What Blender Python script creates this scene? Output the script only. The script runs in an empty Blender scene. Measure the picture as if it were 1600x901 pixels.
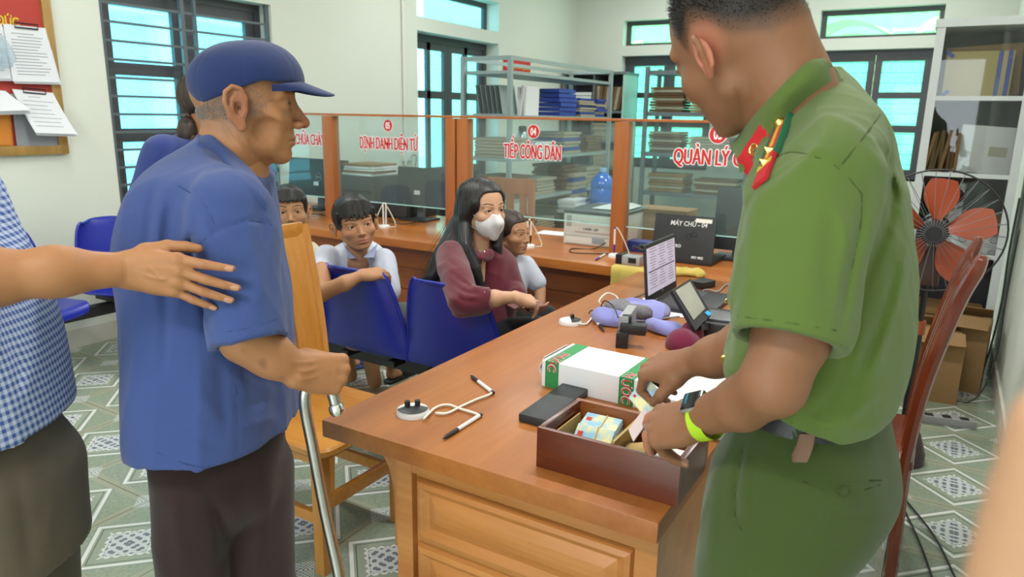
import bpy, bmesh, math, random
import numpy as np
from mathutils import Vector, Matrix
C = bpy.context.scene.collection
SC = bpy.context.scene
random.seed(7); np.random.seed(7)
# ---------------------------------------------------------------- camera
F_PX = 1127.0; PITCH = math.radians(13.49); YAW = math.radians(30.73); ROLL = math.radians(0.97); EYE = 1.5
FW = np.array([-math.sin(YAW)*math.cos(PITCH), math.cos(YAW)*math.cos(PITCH), -math.sin(PITCH)])
_r0 = np.array([math.cos(YAW), math.sin(YAW), 0.0]); _u0 = np.cross(_r0, FW)
RT = math.cos(ROLL)*_r0 + math.sin(ROLL)*_u0; UP = math.cos(ROLL)*_u0 - math.sin(ROLL)*_r0
CAM = np.array([0.0, 0.0, EYE])
cd = bpy.data.cameras.new('camera'); cam = bpy.data.objects.new('camera', cd); C.objects.link(cam)
cd.sensor_width = 36.0; cd.lens = 36.0*F_PX/1600.0; cd.clip_start = 0.02
cam.matrix_world = Matrix(((RT[0], UP[0], -FW[0], 0), (RT[1], UP[1], -FW[1], 0), (RT[2], UP[2], -FW[2], EYE), (0, 0, 0, 1)))
SC.camera = cam
cd.dof.use_dof = True; cd.dof.focus_distance = 1.75; cd.dof.aperture_fstop = 25.36/1000/0.0042
# ---------------------------------------------------------------- light and exposure
SC.view_settings.view_transform = 'Standard'; SC.view_settings.look = 'None'
SC.view_settings.exposure = 0.0; SC.view_settings.gamma = 1.0; SC.view_settings.use_curve_mapping = False
w = bpy.data.worlds.new('sky'); SC.world = w; w.use_nodes = True
bg = w.node_tree.nodes['Background']; bg.inputs[0].default_value = (0.86, 0.97, 1.0, 1); bg.inputs[1].default_value = 7.0
def area_lamp(name, loc, sx, sy, power, col=(1, 1, 1), rot=(0, 0, 0)):
    l = bpy.data.lights.new(name, 'AREA'); l.shape = 'RECTANGLE'; l.size = sx; l.size_y = sy; l.energy = power; l.color = col
    o = bpy.data.objects.new(name, l); C.objects.link(o); o.location = loc; o.rotation_euler = rot
    return o
LAMPS = [(-0.75, -0.9), (-3.1, -0.9), (-0.75, 2.3), (-3.1, 2.3), (-0.75, 5.6), (-3.1, 5.6), (-0.9, 8.4), (-3.1, 8.4)]
LAMP_W = 36.0; LAMP_FAR = 22.0
# ---------------------------------------------------------------- pixel helpers (authoring aids: pixel -> real point)
def ray(px, py): return FW + RT*(px-800)/F_PX - UP*(py-450.5)/F_PX
def P(px, py, dep): return CAM + ray(px, py)*dep
def ZP(px, py, z=0.0):
    d = ray(px, py); return CAM + d*((z-EYE)/d[2])
def XP(px, py, x):
    d = ray(px, py); return CAM + d*(x/d[0])
def YP(px, py, y):
    d = ray(px, py); return CAM + d*(y/d[1])
# ---------------------------------------------------------------- materials
class NE:                                    # tiny node-expression helper
    def __init__(s, nt): s.nt = nt
    def n(s, t, **kw):
        x = s.nt.nodes.new(t)
        for k, v in kw.items(): setattr(x, k, v)
        return x
    def m(s, op, a, b=None, c=None):
        x = s.nt.nodes.new('ShaderNodeMath'); x.operation = op
        for i, v in enumerate((a, b, c)):
            if v is None: continue
            if isinstance(v, (int, float)): x.inputs[i].default_value = v
            else: s.nt.links.new(v, x.inputs[i])
        return x.outputs[0]
    def link(s, a, b): s.nt.links.new(a, b)
    def mix(s, f, a, b):
        x = s.nt.nodes.new('ShaderNodeMix'); x.data_type = 'RGBA'
        for i, v in ((0, f), (6, a), (7, b)):
            if isinstance(v, tuple): x.inputs[i].default_value = (v[0], v[1], v[2], 1)
            elif isinstance(v, (int, float)): x.inputs[i].default_value = v
            else: s.nt.links.new(v, x.inputs[i])
        return x.outputs[2]
    def noise(s, vec, scale, detail=3, rough=.5):
        x = s.nt.nodes.new('ShaderNodeTexNoise'); x.inputs['Scale'].default_value = scale; x.inputs['Detail'].default_value = detail
        x.inputs['Roughness'].default_value = rough
        if vec is not None: s.nt.links.new(vec, x.inputs['Vector'])
        return x.outputs['Fac']
def srgb(h):
    if isinstance(h, str):
        v = [int(h[i:i+2], 16)/255 for i in (0, 2, 4)]
        return tuple(x/12.92 if x <= .04045 else ((x+.055)/1.055)**2.4 for x in v)
    return h
MATS = {}
def mat(name, col, rough=.6, metal=0.0, var=(0, 0), bump=(0, 0), stretch=(1, 1, 1), spec=.5, attr=False, coat=0, sheen=0, emit=0, var2=None, sss=0, coords='Object'):
    m = bpy.data.materials.new(name); m.use_nodes = True; nt = m.node_tree; e = NE(nt)
    b = nt.nodes['Principled BSDF']; col = srgb(col)
    b.inputs['Base Color'].default_value = (*col, 1); b.inputs['Roughness'].default_value = rough; b.inputs['Metallic'].default_value = metal
    b.inputs['Specular IOR Level'].default_value = spec; b.inputs['Coat Weight'].default_value = coat; b.inputs['Coat Roughness'].default_value = .15
    if sheen: b.inputs['Sheen Weight'].default_value = sheen; b.inputs['Sheen Roughness'].default_value = .6
    if sss: b.inputs['Subsurface Weight'].default_value = sss; b.inputs['Subsurface Radius'].default_value = (.012, .005, .003); b.inputs['Subsurface Scale'].default_value = 1.0
    src = None
    if attr:
        a = e.n('ShaderNodeAttribute', attribute_name='Col'); src = a.outputs['Color']
    vec = None
    if var[1] or bump[1]:
        tc = e.n('ShaderNodeTexCoord'); mp = e.n('ShaderNodeMapping'); mp.inputs['Scale'].default_value = stretch
        e.link(tc.outputs[coords], mp.inputs[0]); vec = mp.outputs[0]
    if var[1]:
        f = e.noise(vec, var[0], 5)
        f = e.m('SUBTRACT', f, .5); f = e.m('MULTIPLY_ADD', f, 2*var[1], 1.0)
        h = e.n('ShaderNodeHueSaturation'); e.link(f, h.inputs['Value'])
        if src is not None: e.link(src, h.inputs['Color'])
        else: h.inputs['Color'].default_value = (*col, 1)
        src = h.outputs[0]
        if var2 is not None:
            f2 = e.noise(vec, var[0]*.37, 2); src = e.mix(f2, src, srgb(var2))
    if src is not None: e.link(src, b.inputs['Base Color'])
    if bump[1]:
        bn = e.n('ShaderNodeBump'); bn.inputs['Strength'].default_value = bump[1]; bn.inputs['Distance'].default_value = .002
        e.link(e.noise(vec, bump[0], 4), bn.inputs['Height']); e.link(bn.outputs[0], b.inputs['Normal'])
    if emit:
        b.inputs['Emission Strength'].default_value = emit
        if src is not None: e.link(src, b.inputs['Emission Color'])
        else: b.inputs['Emission Color'].default_value = (*col, 1)
    MATS[name] = m
    return m
def wood(name, c1, c2, axis=0, scale=9.0, rough=.35, coat=.25):
    m = bpy.data.materials.new(name); m.use_nodes = True; nt = m.node_tree; e = NE(nt); b = nt.nodes['Principled BSDF']
    tc = e.n('ShaderNodeTexCoord'); mp = e.n('ShaderNodeMapping'); s = [scale]*3; s[axis] = scale*.09
    mp.inputs['Scale'].default_value = s; e.link(tc.outputs['Object'], mp.inputs[0])
    n1 = e.noise(mp.outputs[0], 1.0, 6, .62); n2 = e.noise(mp.outputs[0], 7.0, 4, .6)
    f = e.m('MULTIPLY_ADD', n2, .35, e.m('MULTIPLY', n1, .9)); r = e.n('ShaderNodeMapRange'); e.link(f, r.inputs[0])
    r.inputs[1].default_value = .38; r.inputs[2].default_value = .85
    e.link(e.mix(r.outputs[0], srgb(c1), srgb(c2)), b.inputs['Base Color'])
    b.inputs['Roughness'].default_value = rough; b.inputs['Coat Weight'].default_value = coat; b.inputs['Coat Roughness'].default_value = .2
    bn = e.n('ShaderNodeBump'); bn.inputs['Strength'].default_value = .08; bn.inputs['Distance'].default_value = .001
    e.link(n2, bn.inputs['Height']); e.link(bn.outputs[0], b.inputs['Normal'])
    MATS[name] = m; return m
def glass(name, tint, haze=.0, gloss=.08, rough=.02, film=None):
    m = bpy.data.materials.new(name); m.use_nodes = True; nt = m.node_tree; e = NE(nt); out = nt.nodes['Material Output']; nt.nodes.remove(nt.nodes['Principled BSDF'])
    t = e.n('ShaderNodeBsdfTransparent'); t.inputs[0].default_value = (*tint, 1)
    g = e.n('ShaderNodeBsdfGlossy'); g.inputs['Roughness'].default_value = rough
    mx = e.n('ShaderNodeMixShader'); fr = e.n('ShaderNodeFresnel'); fr.inputs[0].default_value = 1.45
    geo = e.n('ShaderNodeNewGeometry'); e.link(e.m('MULTIPLY', e.m('ADD', fr.outputs[0], gloss-.04), e.m('SUBTRACT', 1.0, geo.outputs['Backfacing'])), mx.inputs[0]); e.link(t.outputs[0], mx.inputs[1]); e.link(g.outputs[0], mx.inputs[2])
    sh = mx.outputs[0]
    if haze:
        d = e.n('ShaderNodeBsdfTranslucent'); d.inputs[0].default_value = (*(film or tint), 1); m2 = e.n('ShaderNodeMixShader')
        tc = e.n('ShaderNodeTexCoord'); f = e.noise(tc.outputs['Object'], 60, 3); f = e.m('MULTIPLY_ADD', f, haze*.8, haze*.6)
        e.link(f, m2.inputs[0]); e.link(sh, m2.inputs[1]); e.link(d.outputs[0], m2.inputs[2]); sh = m2.outputs[0]
    e.link(sh, out.inputs[0]); MATS[name] = m; return m
# ---------------------------------------------------------------- mesh builder
class MB:
    def __init__(s): s.v = []; s.f = []; s.mi = []; s.cur = 0
    def mat(s, i): s.cur = i; return s
    def add(s, vs, fs):
        o = len(s.v); s.v += [tuple(map(float, p)) for p in vs]; s.f += [tuple(i+o for i in f) for f in fs]; s.mi += [s.cur]*len(fs); return s
    def box(s, c, size, rz=0.0, R=None, bev=0.0):
        x, y, z = [k/2 for k in size]
        if bev <= 0:
            vs = [(i*x, j*y, k*z) for i in (-1, 1) for j in (-1, 1) for k in (-1, 1)]
            fs = [(0, 1, 3, 2), (4, 6, 7, 5), (0, 4, 5, 1), (2, 3, 7, 6), (0, 2, 6, 4), (1, 5, 7, 3)]
        else:
            bm = bmesh.new(); bmesh.ops.create_cube(bm, size=1.0)
            for v in bm.verts: v.co = (v.co.x*2*x, v.co.y*2*y, v.co.z*2*z)
            bmesh.ops.bevel(bm, geom=bm.edges[:], offset=min(bev, x*.98, y*.98, z*.98), segments=2, profile=.7, affect='EDGES')
            bm.verts.index_update(); vs = [tuple(v.co) for v in bm.verts]; fs = [tuple(v.index for v in f.verts) for f in bm.faces]; bm.free()
        M = np.array(R) if R is not None else np.array([[math.cos(rz), -math.sin(rz), 0], [math.sin(rz), math.cos(rz), 0], [0, 0, 1]])
        return s.add((np.array(vs)@M.T + np.array(c)).tolist(), fs)
    def span(s, a, b, bev=0.0):
        a = np.array(a, float); b = np.array(b, float); return s.box((a+b)/2, np.abs(b-a), bev=bev)
    def tube(s, pts, r, n=8, cap=True, flat=None, closed=False):
        pts = np.array(pts, float); k = len(pts); r = np.ones(k)*r if np.isscalar(r) else np.array(r, float)
        T = np.gradient(pts, axis=0) if not closed else np.roll(pts, -1, 0)-np.roll(pts, 1, 0)
        T /= np.linalg.norm(T, axis=1)[:, None]+1e-12
        u = np.cross(T[0], (0, 0, 1) if abs(T[0][2]) < .9 else (1, 0, 0)); u /= np.linalg.norm(u); vs = []
        for i in range(k):
            u = u - T[i]*(u@T[i]); u /= np.linalg.norm(u)+1e-12; w_ = np.cross(T[i], u)
            for j in range(n):
                a = 2*math.pi*j/n; d = u*math.cos(a)+w_*math.sin(a)
                if flat is not None: d = d - np.array(flat[0])*(d@np.array(flat[0]))*(1-flat[1])
                vs.append(pts[i]+d*r[i])
        fs = [(i*n+j, i*n+(j+1) % n, (i+1)*n+(j+1) % n, (i+1)*n+j) for i in range(k-1) for j in range(n)]
        if closed: fs += [((k-1)*n+j, (k-1)*n+(j+1) % n, (j+1) % n, j) for j in range(n)]
        elif cap: fs += [tuple(range(n-1, -1, -1)), tuple((k-1)*n+j for j in range(n))]
        return s.add(vs, fs)
    def lathe(s, prof, c=(0, 0, 0), n=20, R=None):
        vs = []; R = np.eye(3) if R is None else np.array(R)
        for (r, z) in prof:
            for j in range(n):
                a = 2*math.pi*j/n; vs.append(R@np.array((r*math.cos(a), r*math.sin(a), z))+np.array(c))
        k = len(prof); fs = [(i*n+j, i*n+(j+1) % n, (i+1)*n+(j+1) % n, (i+1)*n+j) for i in range(k-1) for j in range(n)]
        fs += [tuple(range(n-1, -1, -1)), tuple((k-1)*n+j for j in range(n))]
        return s.add(vs, fs)
    def prism(s, poly, o, u, v, w_):       # polygon (2d) in frame o,u,v, extruded along vector w_
        o, u, v, w_ = [np.array(k, float) for k in (o, u, v, w_)]; n = len(poly)
        a = [o+u*p[0]+v*p[1] for p in poly]; b = [p+w_ for p in a]
        fs = [tuple(range(n-1, -1, -1)), tuple(range(n, 2*n))] + [(i, (i+1) % n, n+(i+1) % n, n+i) for i in range(n)]
        return s.add(a+b, fs)
    def grid(s, G, thick=None):            # G[i][j] points; optional thickness vector
        G = np.array(G, float); a, b = G.shape[:2]; vs = G.reshape(-1, 3).tolist()
        fs = [(i*b+j, i*b+j+1, (i+1)*b+j+1, (i+1)*b+j) for i in range(a-1) for j in range(b-1)]
        if thick is None: return s.add(vs, fs)
        t = np.array(thick, float); n = a*b; t = t if t.ndim == 3 else np.broadcast_to(t, G.shape)
        vs2 = (G+t).reshape(-1, 3).tolist()
        f2 = [tuple(reversed([i+n for i in f])) for f in fs]
        ring = [j for j in range(b)]+[i*b+b-1 for i in range(1, a)]+[(a-1)*b+j for j in range(b-2, -1, -1)]+[i*b for i in range(a-2, 0, -1)]
        sd = [(ring[(k+1) % len(ring)], ring[k], ring[k]+n, ring[(k+1) % len(ring)]+n) for k in range(len(ring))]
        return s.add(vs+vs2, fs+f2+sd)
    def quad(s, a, b, c, d): return s.add([a, b, c, d], [(0, 1, 2, 3)])
    def xf(s, R=None, t=(0, 0, 0)):
        V = np.array(s.v); V = V@np.array(R).T if R is not None else V; s.v = [tuple(p) for p in (V+np.array(t))]; return s
def rotz(a): c_, s_ = math.cos(a), math.sin(a); return np.array([[c_, -s_, 0], [s_, c_, 0], [0, 0, 1]])
def rotx(a): c_, s_ = math.cos(a), math.sin(a); return np.array([[1, 0, 0], [0, c_, -s_], [0, s_, c_]])
def roty(a): c_, s_ = math.cos(a), math.sin(a); return np.array([[c_, 0, s_], [0, 1, 0], [-s_, 0, c_]])
def finish(me, smooth, angle=35):
    if smooth:
        me.polygons.foreach_set('use_smooth', [True]*len(me.polygons))
        if angle: me.set_sharp_from_angle(angle=math.radians(angle))
def top_of(o):
    while o.parent: o = o.parent
    return o
def obj(name, mb, m, parent=None, smooth=True, world=False, angle=35, kind=None, label=None):
    me = bpy.data.meshes.new(name); V = np.array(mb.v)
    if parent is not None and world: V = V - np.array(top_of(parent).location)
    me.from_pydata(V.tolist(), [], mb.f)
    ms = m if isinstance(m, (list, tuple)) else [m]
    for k in ms: me.materials.append(k)
    if len(ms) > 1: me.polygons.foreach_set('material_index', mb.mi)
    finish(me, smooth, angle); me.validate()
    bm = bmesh.new(); bm.from_mesh(me); bmesh.ops.recalc_face_normals(bm, faces=bm.faces); bm.to_mesh(me); bm.free()
    if smooth and angle: me.set_sharp_from_angle(angle=math.radians(angle))
    o = bpy.data.objects.new(name, me); C.objects.link(o)
    if parent is not None: o.parent = parent
    if kind: o['kind'] = kind
    if label: o['label'] = label
    return o
def thing(name, label, cat, loc=(0, 0, 0), rz=0.0, group=None):
    o = bpy.data.objects.new(name, None); C.objects.link(o); o.empty_display_size = .05
    o.location = tuple(map(float, loc)); o.rotation_euler = (0, 0, rz); o['label'] = label; o['category'] = cat
    if group: o['group'] = group
    return o
def tag(o, label, cat, group=None, kind=None):
    o['label'] = label; o['category'] = cat
    if group: o['group'] = group
    if kind: o['kind'] = kind
    return o
def solo(name, mb, m, label, cat, group=None, loc=None, **kw):   # a one-mesh thing with its origin at its base
    V = np.array(mb.v); c0 = np.array(loc) if loc is not None else np.array([*(V.min(0)+V.max(0))[:2]/2, V[:, 2].min()])
    mb.v = [tuple(p) for p in (V-c0)]; o = obj(name, mb, m, **kw); o.location = tuple(c0); return tag(o, label, cat, group)
def struct(name, mb, m, parent=None, smooth=False):
    o = obj(name, mb, m, parent, smooth=smooth)
    if parent is None: o['kind'] = 'structure'
    return o
def dup(root, loc, rz=0.0, label=None, group=None, scale=None):
    r = root.copy(); C.objects.link(r); r.location = tuple(map(float, loc)); r.rotation_euler = (0, 0, rz)
    if label: r['label'] = label
    if group: r['group'] = group
    if scale: r.scale = scale
    for ch in list(root.children):
        c = ch.copy(); C.objects.link(c); c.parent = r
        for g in ch.children:
            d = g.copy(); C.objects.link(d); d.parent = c
    return r
def text_mb(body, size, depth=.001, offset=0.0, xscale=1.0, align='CENTER', space=1.0):
    cu = bpy.data.curves.new('t', 'FONT'); cu.body = body; cu.size = size; cu.extrude = depth/2; cu.offset = offset; cu.resolution_u = 3
    cu.align_x = align; cu.space_character = space
    o = bpy.data.objects.new('t', cu); C.objects.link(o); dg = bpy.context.evaluated_depsgraph_get()
    me = bpy.data.meshes.new_from_object(o.evaluated_get(dg)); mb = MB()
    mb.add([(v.co.x*xscale, v.co.y, v.co.z) for v in me.vertices], [tuple(p.vertices) for p in me.polygons])
    bpy.data.objects.remove(o); bpy.data.curves.remove(cu); bpy.data.meshes.remove(me); return mb
def spline(pts, n=8):                  # Catmull-Rom through points
    p = np.array(pts, float); p = np.vstack([2*p[0]-p[1], p, 2*p[-1]-p[-2]]); out = []
    for i in range(1, len(p)-2):
        for t in np.linspace(0, 1, n, endpoint=False):
            a, b, c_, d = p[i-1:i+3]; out.append(.5*((2*b)+(-a+c_)*t+(2*a-5*b+4*c_-d)*t*t+(-a+3*b-3*c_+d)*t**3))
    out.append(p[-2]); return np.array(out)
# ---------------------------------------------------------------- setting
M_wall = mat('wall_paint', (.70, .735, .655), .85, var=(1.3, .03), bump=(180, .05), spec=.2)
M_ceil = mat('ceiling_paint', (.82, .82, .79), .9)
M_base = mat('skirting_paint', (.62, .60, .52), .8, var=(4, .06))
M_alu = mat('window_metal', '4e4f54', .45, .2, var=(30, .05))
M_grille = mat('grille_paint', '5f6a70', .5, .2)
M_pane = glass('window_pane', (.44, .90, .97), haze=.25, gloss=.05, film=(.62, .97, 1.0))
M_tgreen = glass('transom_pane', (.62, .98, .86), haze=.12, gloss=.05, film=(.6, 1, .85))
XL, XR, YB, YN, ZC = -4.675, 0.40, 9.5, -2.6, 3.4
def tile_material():
    m = bpy.data.materials.new('printed_tile'); m.use_nodes = True; nt = m.node_tree; e = NE(nt); b = nt.nodes['Principled BSDF']
    tc = e.n('ShaderNodeTexCoord'); sx = e.n('ShaderNodeSeparateXYZ'); e.link(tc.outputs['Object'], sx.inputs[0])
    T = 1/.42
    def fold(a): return e.m('ABSOLUTE', e.m('SUBTRACT', e.m('FRACT', e.m('MULTIPLY_ADD', a, T, .5)), .5))
    u, v = fold(sx.outputs[0]), fold(sx.outputs[1])       # 0 at tile centre, .5 at edge
    d = e.m('ADD', u, v); q = e.m('ABSOLUTE', e.m('SUBTRACT', u, v))
    ns = e.noise(tc.outputs['Object'], 70, 4, .7); nb = e.noise(tc.outputs['Object'], 9, 3)
    def band(x, a, b2): return e.m('MULTIPLY', e.m('GREATER_THAN', x, a), e.m('LESS_THAN', x, b2))
    lo = e.m('MINIMUM', u, v); hi = e.m('MAXIMUM', u, v)
    # corner diamonds: marbled green, pale cross bands, little key motif
    green = e.mix(ns, srgb('66786233'[:6]), srgb('aebaa6'))
    col = e.mix(e.m('GREATER_THAN', hi, .435), green, e.mix(e.m('GREATER_THAN', e.m('SINE', e.m('MULTIPLY', hi, 420)), .82), srgb('a7ab93'), srgb('6e7668')))
    pc, qc = e.m('SUBTRACT', .5, u), e.m('SUBTRACT', .5, v); cd_ = e.m('ADD', pc, qc); cm = e.m('ABSOLUTE', e.m('SUBTRACT', pc, qc))
    chk = e.m('GREATER_THAN', e.m('MULTIPLY', e.m('SINE', e.m('MULTIPLY', cd_, 130)), e.m('SINE', e.m('MULTIPLY_ADD', cm, 130, .4))), -.15)
    col = e.mix(e.m('LESS_THAN', cd_, .155), col, e.mix(chk, srgb('76827f'), srgb('d0d5cd')))
    # medallion diamond
    med = e.mix(nb, srgb('919e8b'), srgb('9ea998'))
    med = e.mix(band(d, .365, .378), med, srgb('56665a'))
    med = e.mix(band(d, .405, .452), med, srgb('dfe3dc'))
    med = e.mix(e.m('GREATER_THAN', d, .452), med, srgb('8b958c'))
    mm = e.m('ADD', d, e.m('MULTIPLY', e.m('SINE', e.m('MULTIPLY', q, 62)), .022))
    lace = e.mix(e.m('GREATER_THAN', e.m('ABSOLUTE', e.m('SINE', e.m('MULTIPLY', d, 55))), .35), srgb('9aa59e'), srgb('d9ddd9'))
    med = e.mix(e.m('LESS_THAN', mm, .272), med, lace)
    fl = e.m('ADD', e.m('MULTIPLY', e.m('SINE', e.m('MULTIPLY', d, 46)), e.m('COSINE', e.m('MULTIPLY', q, 44))), e.m('MULTIPLY', e.m('SUBTRACT', ns, .5), 1.2))
    core = e.mix(e.m('GREATER_THAN', fl, .30), srgb('c9cfd0'), srgb('717b84'))
    med = e.mix(e.m('LESS_THAN', mm, .222), med, core)
    col = e.mix(e.m('LESS_THAN', d, .475), col, med)
    e.link(col, b.inputs['Base Color']); b.inputs['Roughness'].default_value = .22; b.inputs['Specular IOR Level'].default_value = .5
    MATS['printed_tile'] = m; return m
M_tile = tile_material()
M_grout = mat('tile_grout', '6f756c', .9)
floor = struct('floor', MB().box(((XL+XR)/2, (YB+YN)/2, -.06), (XR-XL+.5, YB-YN+.5, .1)), M_grout)
tile_me = None
for n in range(-8, 6):
    for m_ in range(-12, 1):
        if tile_me is None:
            t = obj('tile', MB().box((0, 0, -.005), (.4175, .4175, .01), bev=.0012), M_tile, floor, smooth=False); tile_me = t.data
        else:
            t = bpy.data.objects.new('tile', tile_me); C.objects.link(t); t.parent = floor
        t.location = (.2+.42*m_, 3.37+.42*n, 0)
mb = MB()
for n in list(range(-14, -8))+list(range(6, 15)):
    for m_ in range(-12, 1): mb.box((.42*m_, .42*n, -.005), (.4175, .4175, .01))
t = obj('tile', mb, M_tile, floor, smooth=False, kind='stuff'); t.location = (.2, 3.37, 0)
struct('ceiling', MB().box(((XL+XR)/2, (YB+YN)/2, ZC+.05), (XR-XL+.5, YB-YN+.5, .1)), M_ceil)
def wall(name, along, k, out, span, holes, thick=.22):
    """along 'y': wall in plane x=k, outward sign out; span=(a,b); holes=[(a0,a1,z0,z1)]"""
    mb = MB(); cuts = sorted({span[0], span[1], *[h[0] for h in holes], *[h[1] for h in holes]})
    for a, b in zip(cuts[:-1], cuts[1:]):
        zs = sorted([(h[2], h[3]) for h in holes if h[0] <= a+1e-6 and h[1] >= b-1e-6]); z0 = -.01
        for h0, h1 in zs+[(ZC, ZC)]:
            if h0 > z0:
                if along == 'y': mb.span((k, a, z0), (k+out*thick, b, h0))
                else: mb.span((a, k, z0), (b, k+out*thick, h0))
            z0 = h1
    return struct(name, mb, M_wall)
W1 = (2.77, 4.13, .80, 2.30); D1 = (5.95, 7.47, 0.0, 2.30); T1 = (5.95, 7.47, 2.43, 2.75); T0 = (2.77, 4.13, 2.43, 2.75)
W2 = (-3.98, -2.72, .85, 2.30); T2 = (-3.98, -2.72, 2.43, 2.75); W3 = (-1.52, -.26, .85, 2.30); T3 = (-1.52, -.26, 2.43, 2.75)
wall('wall_left', 'y', XL, -1, (YN-.22, YB+.22), [W1, T0, D1, T1])
wall('wall_back', 'x', YB, 1, (XL, XR), [W2, T2, W3, T3])
wall('wall_right', 'y', XR, 1, (YN-.22, YB+.22), [])
wall('wall_near', 'x', YN, -1, (XL, XR), [(-1.5, .25, 0, 2.4)])
struct('baseboard_left', MB().span((XL, YN, 0), (XL+.014, 5.9, .12)), M_base)
struct('baseboard_back', MB().span((XL, YB-.014, 0), (XR, YB, .12)), M_base)
struct('baseboard_right', MB().span((XR-.014, YN, 0), (XR, YB, .12)), M_base)
tag(obj('conduit_pipe', MB().tube([(XL+.016, 5.714, 1.0), (XL+.016, 5.714, ZC)], .016, 10), mat('conduit_plastic', (.74, .75, .68), .6)), 'thin white conduit running up the wall left of the glazed door', 'pipe')
def glazed(name, along, k, hole, cols, rails, frame=.055, set_=.12, stile=.065, pane=M_pane, bars=None, panel_below=None, mull=None):
    """framed glazing in a wall hole. cols: list of leaf edges (fractions 0..1), rails: list of (z0,z1) rail heights inside every leaf"""
    a0, a1, z0, z1 = hole
    def pt(a, dpt, z): return (k+dpt, a, z) if along == 'y' else (a, k+dpt, z)
    sg = -1 if along == 'y' else 1
    d0, d1 = sg*set_, sg*(set_+.05)
    def bar(mb, a, b, za, zb, da=d0, db=d1): return mb.span(pt(a, da, za), pt(b, db, zb))
    mb = MB(); bar(mb, a0, a0+frame, z0, z1); bar(mb, a1-frame, a1, z0, z1); bar(mb, a0+frame, a1-frame, z1-frame, z1); bar(mb, a0+frame, a1-frame, z0, z0+frame*.7)
    root = struct(name, mb, M_alu)
    A0, A1 = a0+frame, a1-frame; Z0, Z1 = z0+frame*.7, z1-frame
    for ca, cb in zip(cols[:-1], cols[1:]):
        x0, x1 = A0+(A1-A0)*ca+.003, A0+(A1-A0)*cb-.003
        s_ = MB(); bar(s_, x0, x0+stile, Z0, Z1, d0*1.05, d1*.98); bar(s_, x1-stile, x1, Z0, Z1, d0*1.05, d1*.98)
        zs = [(Z0, Z0+stile)]+list(rails)+[(Z1-stile, Z1)]
        for r0, r1 in zs: bar(s_, x0+stile, x1-stile, r0, r1, d0*1.05, d1*.98)
        if mull:
            xm = (x0+x1)/2; bar(s_, xm-mull/2, xm+mull/2, Z0, Z1, d0*1.05, d1*.98)
        lf = obj('sash', s_, M_alu, root, smooth=False)
        for (p0, p1), (q0, q1) in zip(zs[:-1], zs[1:]):
            solid = panel_below is not None and q0 < panel_below
            xs = [x0+stile, (x0+x1)/2, x1-stile] if mull else [x0+stile, x1-stile]
            for xa, xb in zip(xs[:-1], xs[1:]):
                if solid: obj('panel', bar(MB(), xa, xb, p1, q0, d0*1.25, d0*1.35), M_alu, lf, smooth=False)
                else: obj('pane', bar(MB(), xa, xb, p1, q0, d0*1.28, d0*1.32), pane, lf, smooth=False)
    if bars:
        zs, verts, dpt = bars
        for z in zs: obj('grille_bar', bar(MB(), a0, a1, z-.008, z+.008, sg*dpt, sg*(dpt+.012)), M_grille, root, smooth=False)
        for a, wd in verts: obj('grille_post', bar(MB(), a-wd/2, a+wd/2, z0, z1, sg*(dpt-.006), sg*(dpt+.02)), M_grille, root, smooth=False)
    return root
zz = lambda px, py: float(XP(px, py, XL)[2])
g1 = [2.30-.115*i-.03 for i in range(1, 13)]
glazed('window_1', 'y', XL, W1, [0, .5, 1], [(1.28, 1.37), (1.72, 1.80)], bars=(g1, [(2.79, .025), (3.37, .03), (3.47, .02), (4.11, .025)], .03), stile=.085, set_=.13)
glazed('door_1', 'y', XL, D1, [0, .5, 1], [(.85, .93), (1.66, 1.74)], set_=.17, stile=.075, mull=.06, panel_below=1.2, frame=.07)
glazed('window_4', 'y', XL, T1, [0, 1], [], set_=.17, frame=.05, stile=.004)
glazed('window_5', 'y', XL, T0, [0, 1], [], set_=.13, frame=.05, stile=.004)
g2 = [2.30-.115*i-.02 for i in range(1, 13)]
for nm, h in (('window_2', W2), ('window_3', W3)):
    glazed(nm, 'x', YB, h, [0, .5, 1], [(1.38, 1.46), (1.76, 1.83)], bars=(g2, [], .21), set_=.12, stile=.07)
for nm, h in (('window_6', T2), ('window_7', T3)):
    glazed(nm, 'x', YB, h, [0, 1], [], set_=.12, frame=.05, stile=.004, pane=M_tgreen)
for i, h in enumerate((W1, W2, W3)):
    mb = MB()
    if i == 0: mb.span((XL-.21, h[0], h[2]-.012), (XL, h[1], h[2]))
    else: mb.span((h[0], YB, h[2]-.012), (h[1], YB+.2, h[2]))
    struct('trim_%d' % (i+1), mb, M_wall)
# assumed ceiling lamps, unseen above the frame: white batten, lit tube, added area light
M_tube = mat('lit_tube', (1, .99, .95), .5, emit=6); M_batten = mat('lamp_batten', (.85, .85, .85), .5)
for i, (x, y) in enumerate(LAMPS):
    t = thing('ceiling_lamp', 'white fluorescent batten lamp on the ceiling, number %d of the row' % (i+1), 'lamp', (x, y, ZC-.09), 0, 'ceiling batten lamps')
    t['label'] = ['white ceiling batten lamp nearest the entrance on the right wall side', 'white ceiling batten lamp nearest the entrance on the left wall side', 'white ceiling batten lamp above the big desk', 'white ceiling batten lamp above the blue waiting bench', 'white ceiling batten lamp above the screens on the right', 'white ceiling batten lamp above the open rack', 'white ceiling batten lamp by the back window on the right', 'white ceiling batten lamp by the steel cabinet'][i]
    obj('batten', MB().box((0, 0, .06), (1.24, .07, .06), bev=.008), M_batten, t); obj('tube', MB().tube([(-.6, 0, .012), (.6, 0, .012)], .013, 12), M_tube, t)
    area_lamp('lamp_light', (x, y, ZC-.12), 1.2, .10, (LAMP_FAR if y > 8 else LAMP_W)*(1.35 if x > -2 and y < 8 else .9), (1, .98, .95))
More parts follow.
